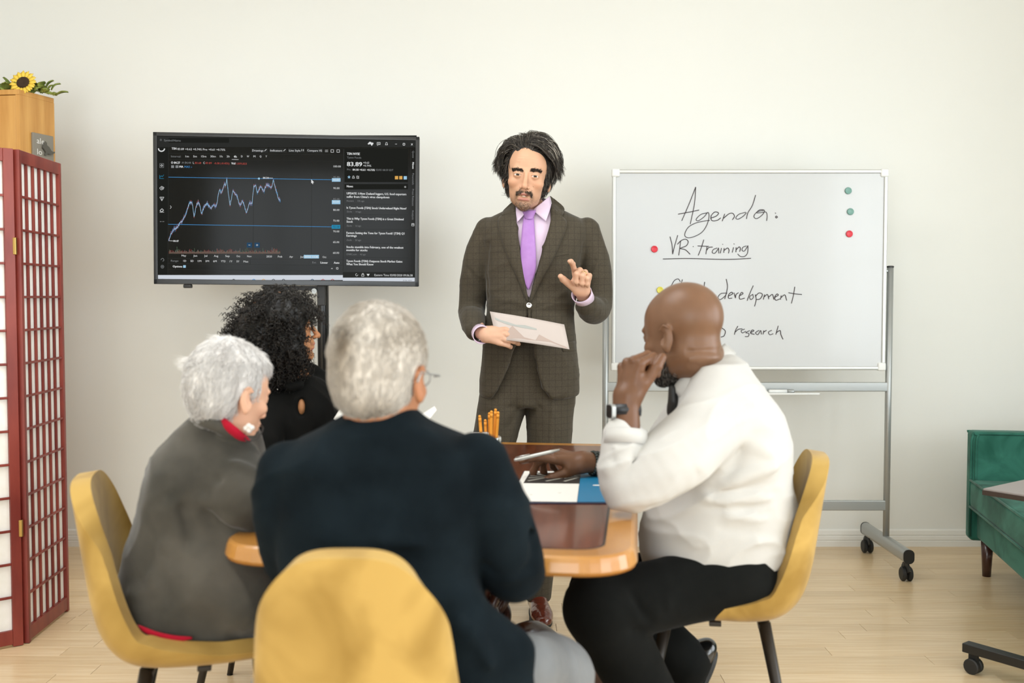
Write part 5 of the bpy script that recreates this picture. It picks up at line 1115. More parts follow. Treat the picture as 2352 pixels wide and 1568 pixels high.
patch('pocket_flap', [(1290, 786), (1291, 800), (1293, 808)], [(1322, 782), (1323, 795), (1323, 804)], .004, 'suit_brown', nv=6, nu=5)
patch('breast_pocket', [(1262, 588), (1262, 592)], [(1318, 577), (1318, 582)], .002, 'suit_brown', nv=3, nu=5, solid=.002)
b0 = fr.at(1215, 701, .009); mb = MB(); mb.lathe([(.010, -.002), (.0108, 0), (.0108, .0025), (.0085, .0035), (.006, .0022), (.001, .002)], 20, b0, RX(PI/2)); mb.build('button', 'silver', m1, smooth=True, world=True)
for k_ in range(3): q = pp(1352+k_*2.5, 706+k_*4, 3.815-k_*.002); mb = MB(); mb.lathe([(.005, -.001), (.0055, .002), (.003, .0025)], 12, q, RX(PI/2)); mb.build('cuff_button', 'iron', m1, smooth=True, world=True)
# shirt, collar, cuffs, tie
s = SD((-.15, 3.7, 1.15), (.35, 4.15, 1.66), .005); s.loft([(r[0], r[1]*1.0, r[2]+YC, max(.03, r[3]-.018), r[4]-.010) for r in jrows if r[0] > 1.15], k=0, expo=EX); 
s.slab([tuple(pp(a, b, 3.9)[[0, 2]]) for a, b in ((1200, 440), (1250, 440), (1238, 470), (1226, 480), (1212, 474))], 3.6, 3.99, .006)
sv, sq_ = s.mesh(2); put('shirt', sv, sq_, 'shirt_lilac', m1)
patch('shirt_collar', [(1184, 459), (1184, 480), (1188, 510)], [(1200, 472), (1212, 482), (1208, 488)], .006, 'shirt_lilac', nv=9, nu=6, bulge=.002, solid=.002); patch('shirt_collar', [(1262, 450), (1266, 470), (1254, 508)], [(1244, 466), (1226, 481), (1232, 490)], .006, 'shirt_lilac', nv=9, nu=6, bulge=.002, solid=.002)
mb = MB(); cc_ = pp(1224, 470, 3.975); g = []
for zz, rr0 in ((-.022, .063), (.0, .062), (.020, .0605)):
    g.append([(cc_[0]+rr0*1.0*math.sin(t), cc_[1]+rr0*1.02*math.cos(t)-.004, cc_[2]+zz+.018*math.cos(t)-.004) for t in np.linspace(-2.45, 2.45, 25)])
mb.grid(np.array(g)); mb.build('collar_band', 'shirt_lilac', m1, smooth=True, world=True, solid=.004)
g = []
for t in np.linspace(-2.2, 2.2, 25): pass
patch('tie', [(1203, 497), (1199, 530), (1195, 590), (1197, 630), (1212, 664)], [(1226, 497), (1228, 530), (1231, 590), (1229, 625), (1215, 664)], .004, 'tie_purple', nv=24, nu=9, bulge=.006, solid=.003)
patch('tie_knot', [(1200, 484), (1204, 494), (1207, 503)], [(1231, 483), (1227, 494), (1223, 503)], .008, 'tie_purple', nv=8, nu=8, bulge=.010, solid=.004)
for wv_, a_, r0 in ((w1, pp(1350, 700, 3.86), .036), (w2, pp(1090, 750, 3.90), .0315)):
    d_ = wv_-a_; d_ /= np.linalg.norm(d_); mb = MB(); v_, f_ = tube_geo(np.array([wv_-d_*.035, wv_-d_*.005, wv_+d_*.008]), [r0, r0*1.02, r0*1.06], 24, cap=False); mb.add(v_, f_); mb.build('shirt_cuff', 'shirt_lilac', m1, smooth=True, world=True, solid=.003)
# ring
R_ = np.array(HX1)[:3, :3]; 
def onhand(HX, p): return xform(np.array([p], float), HX)[0]
b_ = np.array(FB[2]); q = b_+.020*A3(0, math.cos(D2(84)), -math.sin(D2(84))); c_ = onhand(HX1, q); dd = xform(np.array([q, q+A3(0, math.cos(D2(84)), -math.sin(D2(84)))*.01]), HX1); ax1 = dd[1]-dd[0]; ax1 /= np.linalg.norm(ax1)
v_, f_ = tube_geo(np.array([c_-ax1*.0026, c_+ax1*.0026]), [.0103, .0103], 20, cap=False); mb = MB(); mb.add(v_, f_); mb.build('ring', 'gold', m1, smooth=True, world=True, solid=.0014)
# trousers
s = SD((-.34, 3.62, .03), (.50, 4.25, 1.12), .006)
pc = pp(1214, 860, 3.98); s.loft([(pc[2]-.12, pc[0], 3.98, .175, .12), (pc[2]-.05, pc[0], 3.98, .178, .125), (pc[2]+.08, pc[0], 3.98, .165, .115), (pc[2]+.18, pc[0], 3.98, .155, .105)], k=0)
l1 = [pp(1162, 900, 3.97), pp(1146, 960, 3.95), pp(1132, 1030, 3.94), pp(1122, 1130, 3.94), pp(1120, 1240, 3.97), (pp(1120, 1240, 3.97)[0], 4.0, .06)]; l2 = [pp(1263, 900, 3.97), pp(1262, 960, 3.95), pp(1260, 1030, 3.94), pp(1250, 1150, 3.93), pp(1240, 1260, 3.95), (pp(1236, 1350, 3.95)[0], 3.965, .075)]
s.chain(l1, [.098, .088, .082, .074, .064, .058], .012, n=16, flat=((0, 1, 0), 1.12)); s.chain(l2, [.098, .090, .084, .076, .062, .052], .012, n=16, flat=((0, 1, 0), 1.12))
s.fold([pp(1150, 905, 3.85), pp(1128, 970, 3.85), pp(1112, 1060, 3.86)], .006, .007); s.fold([pp(1270, 905, 3.85), pp(1268, 980, 3.85), pp(1262, 1100, 3.84), pp(1240, 1320, 3.88)], .006, .007)
for pts, h_ in (([(1200, 905), (1170, 935), (1120, 950)], -.006), ([(1202, 915), (1176, 965), (1140, 1000)], -.006), ([(1198, 925), (1180, 990), (1160, 1030)], .006), ([(1212, 900), (1236, 930), (1256, 945)], -.006)): s.fold([pp(a, b, 3.87) for a, b in pts], .010, h_)
s.ell((l2[5][0], 3.965, .045), (.12, .12, .028), .004, op='cut') if False else None
s.slab([(-.5, -.1), (.6, -.1), (.6, .048), (-.5, .048)], 3.4, 4.4, .003)
tv2, tq2 = s.mesh(1); tv2 = crinkle(tv2, tq2, .004, 9, 8, (1, 1, .5), .3); put('trousers', tv2, tq2, 'suit_brown', m1)
def shoe(parent, ankle, toe_dir, L=.285, m_='shoe_brown', heel_up=0, Mx=None, z0=0.0):
    """shoe in local space (toe along -y), then turned and placed"""
    s = SD((-.07, -.24, -.01), (.07, .11, .14), .004)
    s.chain([(0, .055, .030), (0, -.03, .034), (.003, -.12, .030), (.004, -.175, .024)], [.034, .037, .043, .033], .01, n=12, flat=((0, 0, 1), .80)); s.chain([(0, .035, .045), (0, .01, .075), (0, -.005, .088)], [.038, .036, .038], .02, n=8)
    s.chain([(0, -.03, .062), (0, -.08, .045)], [.026, .020], .03)
    s.slab([(-.2, -.2), (.2, -.2), (.2, .012), (-.2, .012)], -.4, .4, .003); s.slab([(-.2, .094), (.2, .094), (.2, .3), (-.2, .3)], -.4, .4, .003)
    s.fold([(-.03, -.105, .058), (0, -.112, .068), (.03, -.105, .058)], .003, -.0025)
    v, q = s.mesh(2); R = Mx if Mx is not None else T(*ankle) @ RZ(math.atan2(toe_dir[0], -toe_dir[1]))
    o = put('shoe', xform(v, R), q, m_, parent)
    out = [(.0+.040*math.cos(t)*(1 if math.sin(t) > 0 else 1.14), -.06+(.125 if math.sin(t) > 0 else .145)*math.sin(t)*abs(math.sin(t))**-.35 if abs(math.sin(t)) > 1e-6 else -.06) for t in np.linspace(0, 2*PI, 33)[:-1]]
    mb = MB(); mb.prism(out, 0, .013); mb.v[0] = xform(mb.v[0], R); mb.build('shoe_sole', 'rubber', o, world=False, bevel=.002); oo = parent.children; 
    sl2 = [c for c in o.children][0]; vv = np.array([v_.co[:] for v_ in sl2.data.vertices])-np.array(root_loc(parent)); sl2.data.vertices.foreach_set('co', vv.ravel())
    for i in range(3):
        mb = MB(); zz = .064+i*.008; yy = -.066+i*.013; mb.tube(xform(np.array([(-.013, yy, zz), (0, yy-.003, zz+.006), (.013, yy, zz)]), R), .0016, 6); mb.build('shoe_lace', 'rubber', parent, smooth=True, world=True)
    return o
shoe(m1, (pp(1237, 1400, 3.93)[0], 3.965, 0), (.06, -1)); shoe(m1, (l1[5][0], 4.0, 0), (-.35, -1))
# the sheet he holds
c4 = [pp(1125, 715, 3.79), pp(1296, 745, 3.77), pp(1308, 802, 3.72), pp(1140, 778, 3.755)]
mid = sum(c4)/4; shp = thing('paper_sheet', 'white sheet with pale printed chart held by the standing man', 'paper', tuple(mid))
g = np.zeros((8, 14, 3))
for i in range(8):
    for j in range(14):
        u, v_ = j/13, i/7; g[i, j] = c4[0]*(1-u)*(1-v_)+c4[1]*u*(1-v_)+c4[2]*u*v_+c4[3]*(1-u)*v_+A3(0, -.003*math.sin(PI*u), .002*math.sin(PI*u))
mb = MB(); mb.grid(g); mb.build('sheet', 'paper_warm', shp, smooth=True, world=True, solid=.0006)
mat('print_faint', lin('#B3A096'), .8); mat('print_faint_green', lin('#A9ABA6'), .8)
for pts, m_ in (([(.15, .72), (.27, .42), (.40, .80), (.55, .85), (.62, .60), (.72, .72), (.82, .82), (.97, .93), (.97, .98), (.05, .98)], 'print_faint'), ([(.05, .20), (.12, .26), (.22, .30), (.32, .36), (.45, .32), (.6, .38), (.6, .44), (.4, .44), (.2, .40), (.05, .28)], 'print_faint_green')):
    vv = []
    for u, v_ in pts: vv.append(c4[0]*(1-u)*(1-v_)+c4[1]*u*(1-v_)+c4[2]*u*v_+c4[3]*(1-u)*v_+A3(0, -.003*math.sin(PI*u)-.0012, .002*math.sin(PI*u)))
    mb = MB(); mb.add(vv, [tuple(range(len(vv)))]); mb.build('printed_chart', m_, shp, world=True)
# ------------------------------------------------------------------ shared bits for the seated people
def trows(rows, Y, yc=None):
    out = []
    for r in rows:
        A, B = pp(r[1], r[0], Y), pp(r[2], r[0], Y); out.append((A[2], (A[0]+B[0])/2, r[4] if len(r) > 4 else (yc or Y), (B[0]-A[0])/2, r[3]))
    return out
def inner_body(s, rows, k=.02, shrink=.045): s.loft([(r[0], r[1], r[2], max(.03, r[3]-shrink), max(.03, r[4]-shrink)) for r in rows], k=k)
def legs(parent, name, m_, hips, knees, ankles, rad=(.095, .072, .052), extra=None, toes=((0, -1), (0, -1)), shoe_m='shoe_black', h=.0075, k=.03):
    pts = [np.array(q, float) for q in (*hips, *knees, *ankles)]; lo = np.min(pts, 0)-.16; hi = np.max(pts, 0)+.16; lo[2] = max(lo[2], .0)
    s = SD(lo, hi, h)
    for a, b_, c_ in zip(hips, knees, ankles):
        a, b_, c_ = A3(*a), A3(*b_), A3(*c_); s.chain([a, a*.5+b_*.5, b_], [rad[0], rad[0]*.90, rad[1]], k); s.chain([b_, b_*.5+c_*.5, c_], [rad[1], rad[1]*.86, rad[2]], .015)
    if extra: extra(s)
    v, q = s.mesh(2); v = crinkle(v, q, .006, 8, 4, (1, 1, .8), .4); return put(name, v, q, m_, parent)
# ------------------------------------------------------------------ person 2: grey-haired man in navy jacket, seen from behind
g2 = thing('person', 'grey-haired man in dark navy jacket seated with his back to us, in the foreground', 'person', tuple(pp(870, 1568, 1.85)*A3(1, 1, 0)))
r2 = trows([(928, 806, 928, .060), (955, 788, 948, .072), (984, 748, 976, .090), (1008, 698, 1026, .106), (1026, 654, 1072, .118), (1046, 624, 1108, .130), (1080, 603, 1124, .142), (1180, 602, 1116, .150), (1280, 612, 1104, .150), (1360, 618, 1098, .155), (1440, 612, 1122, .165), (1520, 604, 1170, .18), (1600, 600, 1205, .185), (1660, 600, 1215, .18)], 1.80, 1.90)
hc = pp(868, 862, 1.89); H2 = T(*hc) @ RZ(PI-math.radians(17)) @ RX(math.radians(6)) @ Matrix.Diagonal((1.07, 1.05, 1.08, 1)) @ T(0, -.012, 0)
nk = np.array((H2.inverted() @ Vector(pp(866, 985, 1.90)))[:])
s = head([A3(0, .02, -.06), nk], .054, h=.0028, age=1); hv, hq = s.mesh(2); hcol = skin_tint(hv, lin('#A9714E'), lin('#94584A'))
wL, wR = pp(760, 1190, 2.24), pp(1010, 1195, 2.24)
eR, eL = pp(1178, 1302, 1.93), pp(668, 1290, 1.97)
ha, fa, Ma, _ = hand(wL, (.7, .7, .0), (-.1, .2, 1), -1, [(20, 25, 15, 3)]*4, (40, 20, 5, 5), 1.0, elbow=eL, h=.0026); hb_, fb_, Mb, _ = hand(wR, (-.7, .7, .0), (.1, .2, 1), 1, [(20, 25, 15, 3)]*4, (40, 20, 5, 5), 1.0, elbow=eR, h=.0026)
mb = MB(); mb.add(xform(hv, H2), hq, 0, hcol); mb.add(ha, fa, 0, lin('#9A6444')); mb.add(hb_, fb_, 0, lin('#9A6444'))
s = SD((-.6, 1.6, .5), (.2, 2.3, 1.12), .014); inner_body(s, r2); s.chain([pp(1100, 1075, 1.9), eR, eR*.4+wR*.6], [.035, .03, .026], .02); s.chain([pp(640, 1075, 1.9), eL, eL*.4+wL*.6], [.035, .03, .026], .02); v, q = s.mesh(1); mb.add(v, q, 0, lin('#9A6444')); mb.build('body', 'skin', g2, smooth=True, world=True, tint=True)
eyes(g2, H2)
x, y, z = hv.T
def scalp2(v): x, y, z = v.T; return (((z > -.078) & (y > .030)) | ((z > -.02) & (y > -.012)) | ((z > .052) & (y > -.062))) & ~((np.abs(x) > .066) & (z < .02) & (y < .045)) & (z > -.080)
hs = SD((-.1, -.1, -.09), (.1, .13, .135), .004); hs.ell((0, .016, .036), (.081, .100, .091), 0); hs.ell((0, .045, -.018), (.064, .062, .062), .03); hs.slab([(-.2, -.2), (.2, -.2), (.2, .048), (-.2, .048)], -.3, -.050, .01); hs.slab([(-.2, -.2), (.2, -.2), (.2, -.012), (-.2, -.012)], -.3, .0, .01); hs.slab([(-.2, -.2), (.2, -.2), (.2, -.076), (-.2, -.076)], -.3, .3, .012)
for q_ in (-1, 1): hs.ell((q_*.085, .014, -.014), (.022, .022, .034), .006, op='cut')
v, q = hs.mesh(2); v = rumple(v, q, .0018, 40, 2)
def col2(p, rng=None):
    n = vnoise(p, 22, 4)*.45+vnoise(p, 75, 8)*.2; dk = np.exp(-((p[:, 0]-.022)/.022)**2-((p[:, 2]-.055)/.03)**2)*(p[:, 1] > .03)*1.0+.35*np.exp(-((p[:, 0]-.02)/.03)**2-((p[:, 2]+.01)/.03)**2)
    a, b, c_ = (np.array(lin(k)) for k in ('#D8D1C8', '#B5AA9C', '#7A6A56')); w_ = np.clip(.45+n*.9, 0, 1)[:, None]; o = a*(1-w_)+b*w_; dk = np.clip(dk*1.0+.2*n, 0, .85)[:, None]; o = o*(1-dk)+c_*dk
    side = np.clip((-p[:, 2]-.03)/.05, 0, 1)[:, None]*.45; o = o*(1-side)+np.array(lin('#9A9084'))*side
    return o if rng is None else o*rng.uniform(.8, 1.15, len(p))[:, None]
put('hair', xform(v, H2), q, 'hair', g2, col2(v))
cap_strands('hair_strands', v, q, H2, v[:, 2] > -.072, 9000, .017, .0006, col2, g2, lambda p: np.c_[p[:, 0]*6, np.full(len(p), .5), -.5-8*np.clip(.08-p[:, 2], 0, 1)], RNG, lift=.14, noise_=.18)
# spectacle arm behind the right ear
mb = MB(); mb.tube(xform(np.array([(.078, -.085, .004), (.081, -.02, .006), (.083, .018, .008), (.082, .032, -.010)]), H2), .0018, 8); mb.tube(xform(np.array([(-.078, -.085, .004), (-.081, -.02, .006), (-.083, .018, .008), (-.082, .032, -.010)]), H2), .0018, 8)
for q_ in (-1, 1): mb.tube(xform(np.array([(q_*.034+.022*math.cos(a), -.096, .0+.017*math.sin(a)) for a in np.linspace(0, 2*PI, 21)]), H2), .0014, 6)
mb.tube(xform(np.array([(q_*.078, -.085, .004) for q_ in (-1,)]+[(-.062, -.1, .003)]), H2), .0016, 6); mb.tube(xform(np.array([(.078, -.085, .004), (.062, -.1, .003)]), H2), .0016, 6); mb.build('spectacles', 'steel', g2, smooth=True, world=True)
s = SD((-.62, 1.56, .38), (.36, 2.35, 1.13), .0062)
s.loft(r2, k=0, expo=2.5, cap=.05)
s.chain([pp(1094, 1070, 1.87), pp(1140, 1180, 1.87), eR, pp(1160, 1290, 2.02), wR+A3(.02, -.03, .01)], [.062, .064, .062, .056, .045], .012, n=24)
s.chain([pp(660, 1082, 1.87), pp(654, 1180, 1.88), eL, pp(680, 1260, 2.08), wL+A3(-.02, -.03, .01)], [.058, .058, .050, .050, .045], .012, n=24)
s.chain([pp(1060, 1440, 1.80), pp(1150, 1510, 1.84), pp(1180, 1640, 1.86)], [.06, .065, .05], .04)
BK = 1.745
def f2(pts, w, hh, Y=BK): hh = hh*1.6; s.fold([pp(a, b, Y) for a, b in pts], w, hh)
# collar roll and creases of the jacket
cg = [(800, 950), (770, 975), (760, 985), (820, 1003), (870, 1006), (925, 1000), (985, 985)]
s.fold([A3(pp(a, b, 1.83)[0], 1.835-.02*math.sin(PI*i/6), pp(a, b, 1.83)[2]) for i, (a, b) in enumerate(cg)], .012, .006)
for pts, w_, h_ in (([(1125, 1030), (1122, 1100), (1112, 1180), (1100, 1250)], .008, -.012), ([(592, 1040), (612, 1120), (616, 1230)], .008, -.010), ([(880, 1245), (960, 1252), (1060, 1262)], .012, .007), ([(900, 1275), (1000, 1290), (1085, 1286)], .010, -.006), ([(1000, 1320), (1060, 1350), (1100, 1352)], .012, .009), ([(990, 1345), (1050, 1385), (1110, 1395)], .010, -.006), ([(1050, 1430), (1100, 1470), (1130, 1530)], .014, .008), ([(1080, 1420), (1130, 1450), (1180, 1520)], .010, -.006), ([(700, 1240), (780, 1250), (860, 1246)], .014, .004), ([(960, 1100), (1040, 1150), (1090, 1230)], .016, -.004), ([(1000, 1080), (1060, 1110), (1100, 1140)], .014, .004)): f2(pts, w_, h_)
for pts, w_, h_ in (([(1150, 1150), (1180, 1190), (1190, 1240)], .012, -.006), ([(1200, 1200), (1228, 1250), (1225, 1310)], .010, -.012), ([(1140, 1200), (1165, 1260), (1170, 1320)], .014, .006), ([(1120, 1290), (1160, 1310), (1200, 1300)], .010, -.006), ([(1215, 1195), (1238, 1230), (1242, 1290)], .008, .006)): f2(pts, w_, h_, 1.86)
v, q = s.mesh(2); v = crinkle(v, q, .006, 6.5, 3, (.5, .5, 1.5), .12); put('jacket', v, q, 'suit_navy', g2)
hipz = .50
legs(g2, 'trousers', 'trouser_grey', [(-.18, 1.86, .52), (-.36, 1.86, .52)], [(.088, 2.08, .455), (-.40, 2.12, .47)], [(.10, 2.18, .10), (-.46, 2.25, .10)], (.105, .080, .058), h=.0085, extra=lambda s: (s.chain([pp(1210, 1530, 1.88), pp(1262, 1535, 2.04)], [.060, .060], .04), s.ell((-.27, 1.82, .53), (.2, .14, .10), .03)))
shoe(g2, (.10, 2.16, 0), (0.2, 1), m_='shoe_black'); shoe(g2, (-.46, 2.23, 0), (-.1, 1), m_='shoe_black')
# ------------------------------------------------------------------ person 3: white-haired person in grey velvet jacket
w3 = thing('person', 'white-haired person in grey velvet jacket and red top seated at left of table', 'person', (pp(430, 1480, 2.35)[0], 2.35, 0))
YB3 = 2.36
r3 = trows([(940, 446, 540, .062, 2.335), (966, 422, 562, .088, 2.35), (995, 392, 580, .12), (1035, 360, 592, .15), (1100, 332, 598, .17), (1200, 312, 592, .175), (1290, 284, 590, .185), (1360, 268, 600, .195), (1410, 272, 612, .195), (1460, 330, 618, .18), (1495, 420, 610, .15)], 2.33, YB3)
hc = pp(527, 904, 2.31); H3 = T(*hc) @ RZ(PI-math.radians(35)) @ RX(math.radians(12)) @ Matrix.Diagonal((.95, .95, .96, 1))
nk = np.array((H3.inverted() @ Vector(pp(505, 1010, 2.34)))[:])
s = head([A3(0, .02, -.06), nk], .040, h=.0026, age=1.4, jaw=.92); 
s.ell((0, -.05, -.10), (.03, .03, .014), .02)
hv, hq = s.mesh(2); hcol = skin_tint(hv, lin('#DFAE90'), lin('#C07A6C'))
w3w = pp(700, 1200, 2.52); e3 = pp(588, 1200, 2.27); e3b = pp(560, 1190, 2.62); w3b = pp(690, 1150, 2.66)
ha, fa, Ma, _ = hand(w3w, (.95, .2, -.02), (0, -.2, 1), 1, [(20, 25, 15, 3)]*4, (30, 20, 5, 5), .92, elbow=e3, h=.0028); hb_, fb_, Mb, _ = hand(w3b, (.95, -.2, .0), (0, .1, 1), -1, [(20, 25, 15, 3)]*4, (30, 20, 5, 5), .92, elbow=e3b, h=.0028)
mb = MB(); mb.add(xform(hv, H3), hq, 0, hcol); mb.add(ha, fa, 0, lin('#DDAE92')); mb.add(hb_, fb_, 0, lin('#DDAE92'))
s = SD((-1.0, 2.1, .45), (-.4, 2.75, 1.1), .014); inner_body(s, r3); s.chain([pp(540, 1085, 2.24), e3, e3*.4+w3w*.6], [.03, .028, .022], .02); s.chain([pp(510, 1070, 2.5), e3b, e3b*.4+w3b*.6], [.03, .028, .022], .02); v, q = s.mesh(1); mb.add(v, q, 0, lin('#DDAE92')); mb.build('body', 'skin', w3, smooth=True, world=True, tint=True)
eyes(w3, H3, gaze=(0, 0))
hs = SD((-.11, -.12, -.1), (.11, .14, .15), .004); hs.ell((0, .016, .036), (.080, .099, .094), 0); hs.ell((0, .046, .0), (.066, .062, .083), .03); hs.ell((0, -.04, .075), (.054, .048, .034), .02)
hs.slab([(-.2, -.2), (.2, -.2), (.2, .040), (-.2, .040)], -.3, -.045, .02); hs.slab([(-.2, -.2), (.2, -.2), (.2, -.010), (-.2, -.010)], -.3, .020, .015); hs.slab([(-.2, -.2), (.2, -.2), (.2, -.085), (-.2, -.085)], -.3, .3, .015)
for q_ in (-1, 1): hs.ell((q_*.085, .004, -.020), (.026, .024, .034), .01, op='cut')
for i in range(26):
    a = RNG.uniform(-PI, PI); th = RNG.uniform(.1, 1.6); d_ = dirv(a, th); d2_ = dirv(a+RNG.uniform(-.3, .3), th+.5); hs.fold([A3(0, .016, .036)+d_*A3(.085, .104, .097), A3(0, .016, .036)+d2_*A3(.087, .106, .097)], .006, RNG.choice([-.004, .004]))
v, q = hs.mesh(2)
def col3(p, rng=None):
    n = vnoise(p, 50, 4, (1, 1, .35)); w_ = np.clip(.35+n*.7, 0, 1)[:, None]; o = np.array(lin('#F0EDEA'))*(1-w_)+np.array(lin('#CFCAC6'))*w_; return o if rng is None else o*rng.uniform(.85, 1.1, len(p))[:, None]
put('hair', xform(v, H3), q, 'hair', w3, col3(v))
cap_strands('hair_strands', v, q, H3, v[:, 2] > -.078, 6500, .030, .0007, col3, w3, lambda p: np.c_[p[:, 0]*5, np.full(len(p), .15)+p[:, 1]*2, -.5-5*np.clip(.09-p[:, 2], 0, 1)], RNG, lift=.08, noise_=.25, m=6)
# tuft standing up at the crown
tf = []; base = np.array((H3.inverted() @ Vector(pp(452, 828, 2.31)))[:])
for i in range(420):
    b_ = pp(462+RNG.uniform(-16, 18), 842+RNG.uniform(-8, 14), 2.31+RNG.uniform(-.04, .04)); t = np.linspace(0, 1, 6)[:, None]; e_ = A3(RNG.uniform(-.028, .012), RNG.uniform(-.02, .02), RNG.uniform(.018, .036)); tf.append(b_+e_*t+A3(-.022, 0, -.018)*t**2)
strands('hair_tuft', 'hair', w3, np.array(tf), .0008, 3, np.array(lin('#E9E6E2'))*RNG.uniform(.8, 1.1, 420)[:, None])
s = SD((-1.12, 2.05, .40), (-.30, 2.85, 1.16), .0062); s.loft(r3, k=0, expo=2.3, cap=.03)
s.chain([pp(535, 1072, 2.27), pp(566, 1140, 2.22), e3, pp(650, 1215, 2.42), w3w-A3(.03, .01, 0)], [.062, .062, .054, .048, .040], .03, n=22)
s.chain([pp(505, 1060, 2.52), pp(540, 1140, 2.58), e3b, w3b-A3(.03, 0, 0)], [.058, .058, .050, .040], .02, n=16)
s.chain([pp(455, 962, 2.25), pp(490, 975, 2.235), pp(540, 1000, 2.25), pp(572, 1030, 2.27)], [.014, .016, .016, .012], .012, n=12)
def f3(pts, w, hh, Y=2.19): hh = hh*1.5; s.fold([pp(a, b, Y) for a, b in pts], w, hh)
for pts, w_, h_ in (([(395, 1010), (430, 1030), (480, 1040)], .012, .007), ([(380, 1035), (430, 1052), (490, 1058)], .010, -.006), ([(500, 1050), (545, 1060), (580, 1080)], .010, .007), ([(500, 1100), (540, 1112), (575, 1118)], .010, -.006), ([(505, 1150), (545, 1160), (578, 1176)], .012, .006), ([(420, 1170), (440, 1230), (430, 1290)], .014, -.006), ([(395, 1160), (405, 1230), (395, 1300)], .014, .005), ([(350, 1320), (380, 1370), (370, 1430)], .014, .006), ([(450, 1330), (450, 1400), (440, 1470)], .012, -.003), ([(330, 1180), (350, 1260), (330, 1330)], .016, -.005), ([(478, 1180), (520, 1210), (575, 1235)], .010, -.012), ([(470, 1150), (500, 1185), (530, 1200)], .012, .006), ([(380, 1250), (430, 1270), (480, 1260)], .014, .005), ([(300, 1360), (350, 1400), (400, 1440)], .010, .004)): f3(pts, w_, h_)
s.chain([pp(520, 1320, 2.25), pp(575, 1370, 2.23), pp(585, 1398, 2.23)], [.10, .08, .06], .05)
# hem: cut on a slope
hp = [pp(a, b, 2.30)[[0, 2]] for a, b in ((200, 1360), (262, 1392), (330, 1440), (440, 1462), (500, 1478), (595, 1497), (700, 1480), (700, 1600), (200, 1600))]
s.slab([tuple(a) for a in hp], 2.0, 3.0, .006)
v, q = s.mesh(2); v = crinkle(v, q, .007, 8, 6, (.9, .9, .7), .5); put('jacket', v, q, 'velvet_grey', w3)
# red top: neckline and the strip under the hem
s = SD((-1.05, 2.1, .42), (-.35, 2.65, 1.12), .007); q1, q2_ = pp(452, 975, 2.33), pp(545, 1020, 2.32)
s.loft([(r[0], r[1]+.004, r[2], r[3]-.012, r[4]-.012) for r in r3 if r[0] < 1.02], k=0); s.slab([(-2, -1), (1, -1), (1, pp(400, 1472, 2.3)[2]), (-2, pp(400, 1462, 2.3)[2])], 1, 4, .01)
v, q = s.mesh(2); put('top', v, q, 'knit_red', w3)
mb = MB(); nb = [pp(500, 962, 2.27), pp(518, 975, 2.235), pp(540, 992, 2.235), pp(556, 1006, 2.25), pp(566, 1018, 2.29)]; mb.tube(catmull(nb, 14), .0085, 10, flat=1.5); mb.build('neckline', 'knit_red', w3, smooth=True, world=True)
fr3 = Front(r3, 0, 0, 2.3); g = ruled(fr3, [(316, 1434), (358, 1450), (400, 1459), (440, 1462)], [(322, 1445), (362, 1466), (402, 1474), (442, 1466)], 14, 4, .010, 0, 2.2); mb = MB(); mb.grid(g); mb.build('top_hem', 'knit_red', w3, smooth=True, world=True, solid=.004)
ep = pp(571, 978, 2.235); mb = MB()
for dx, dz in ((0, 0), (.007, -.004), (-.006, -.005), (.001, -.010)): k = 8; mb.lathe([(math.sin(PI*i/k)*.0062+.0001, -math.cos(PI*i/k)*.0062) for i in range(k+1)], 12, ep+A3(dx, 0, dz))
mb.build('earring', 'pearl', w3, smooth=True, world=True)
mb = MB(); mb.tube(catmull([pp(562, 995, 2.25), pp(566, 1012, 2.235), pp(590, 1008, 2.25), pp(604, 985, 2.28), pp(598, 975, 2.30)], 20), .0016, 6); mb.build('glasses_cord', 'black', w3, smooth=True, world=True)
legs(w3, 'trousers', 'trouser_dark', [(-.80, 2.28, .555), (-.80, 2.46, .555)], [(-.52, 2.30, .56), (-.48, 2.52, .56)], [(-.54, 2.30, .09), (-.50, 2.54, .09)], (.074, .064, .046), h=.009, extra=lambda s: s.ell((-.79, 2.37, .55), (.13, .16, .068), .03))
shoe(w3, (-.53, 2.29, 0), (1, .1), m_='shoe_black'); shoe(w3, (-.49, 2.55, 0), (1, .1), m_='shoe_black')
# ------------------------------------------------------------------ person 4: woman with black curls
c4_ = thing('person', 'woman with big black curly hair, glasses and black keyhole blouse, facing right', 'person', (pp(665, 1200, 3.08)[0], 3.08, 0))
r4 = trows([(868, 668, 712, .05), (888, 640, 735, .08), (915, 612, 752, .105), (950, 598, 762, .115), (1010, 590, 770, .12), (1080, 588, 772, .12), (1180, 590, 775, .125), (1300, 585, 780, .14), (1380, 585, 780, .14)], 3.0, 3.08)
hc = pp(650, 752, 3.05); H4 = T(*hc) @ RZ(PI-math.radians(76)) @ RX(math.radians(-6)) @ Matrix.Diagonal((.92, .90, .92, 1))
nk = np.array((H4.inverted() @ Vector(pp(684, 872, 3.08)))[:])
s = head([A3(0, .02, -.06), nk], .044, h=.0024, jaw=.9, mouth=0); hv, hq = s.mesh(2); hcol = skin_tint(hv, lin('#B9835A'), lin('#B05C66'))
w4 = pp(800, 985, 2.92); e4 = pp(772, 1010, 3.06)
w4b = pp(740, 1075, 2.86); e4b = pp(620, 1090, 2.92)
ha, fa, Ma, _ = hand(w4, (.8, -.1, .35), (-.3, .3, .9), 1, [(30, 35, 20, 3)]*4, (30, 20, 5, 5), .92, elbow=e4, h=.003); hb_, fb_, Mb, _ = hand(w4b, (.95, .1, .0), (0, .1, 1), -1, [(20, 25, 15, 3)]*4, (30, 20, 5, 5), .92, elbow=e4b, h=.003)
mb = MB(); mb.add(xform(hv, H4), hq, 0, hcol); mb.add(ha, fa, 0, lin('#B9835A')); mb.add(hb_, fb_, 0, lin('#B9835A'))
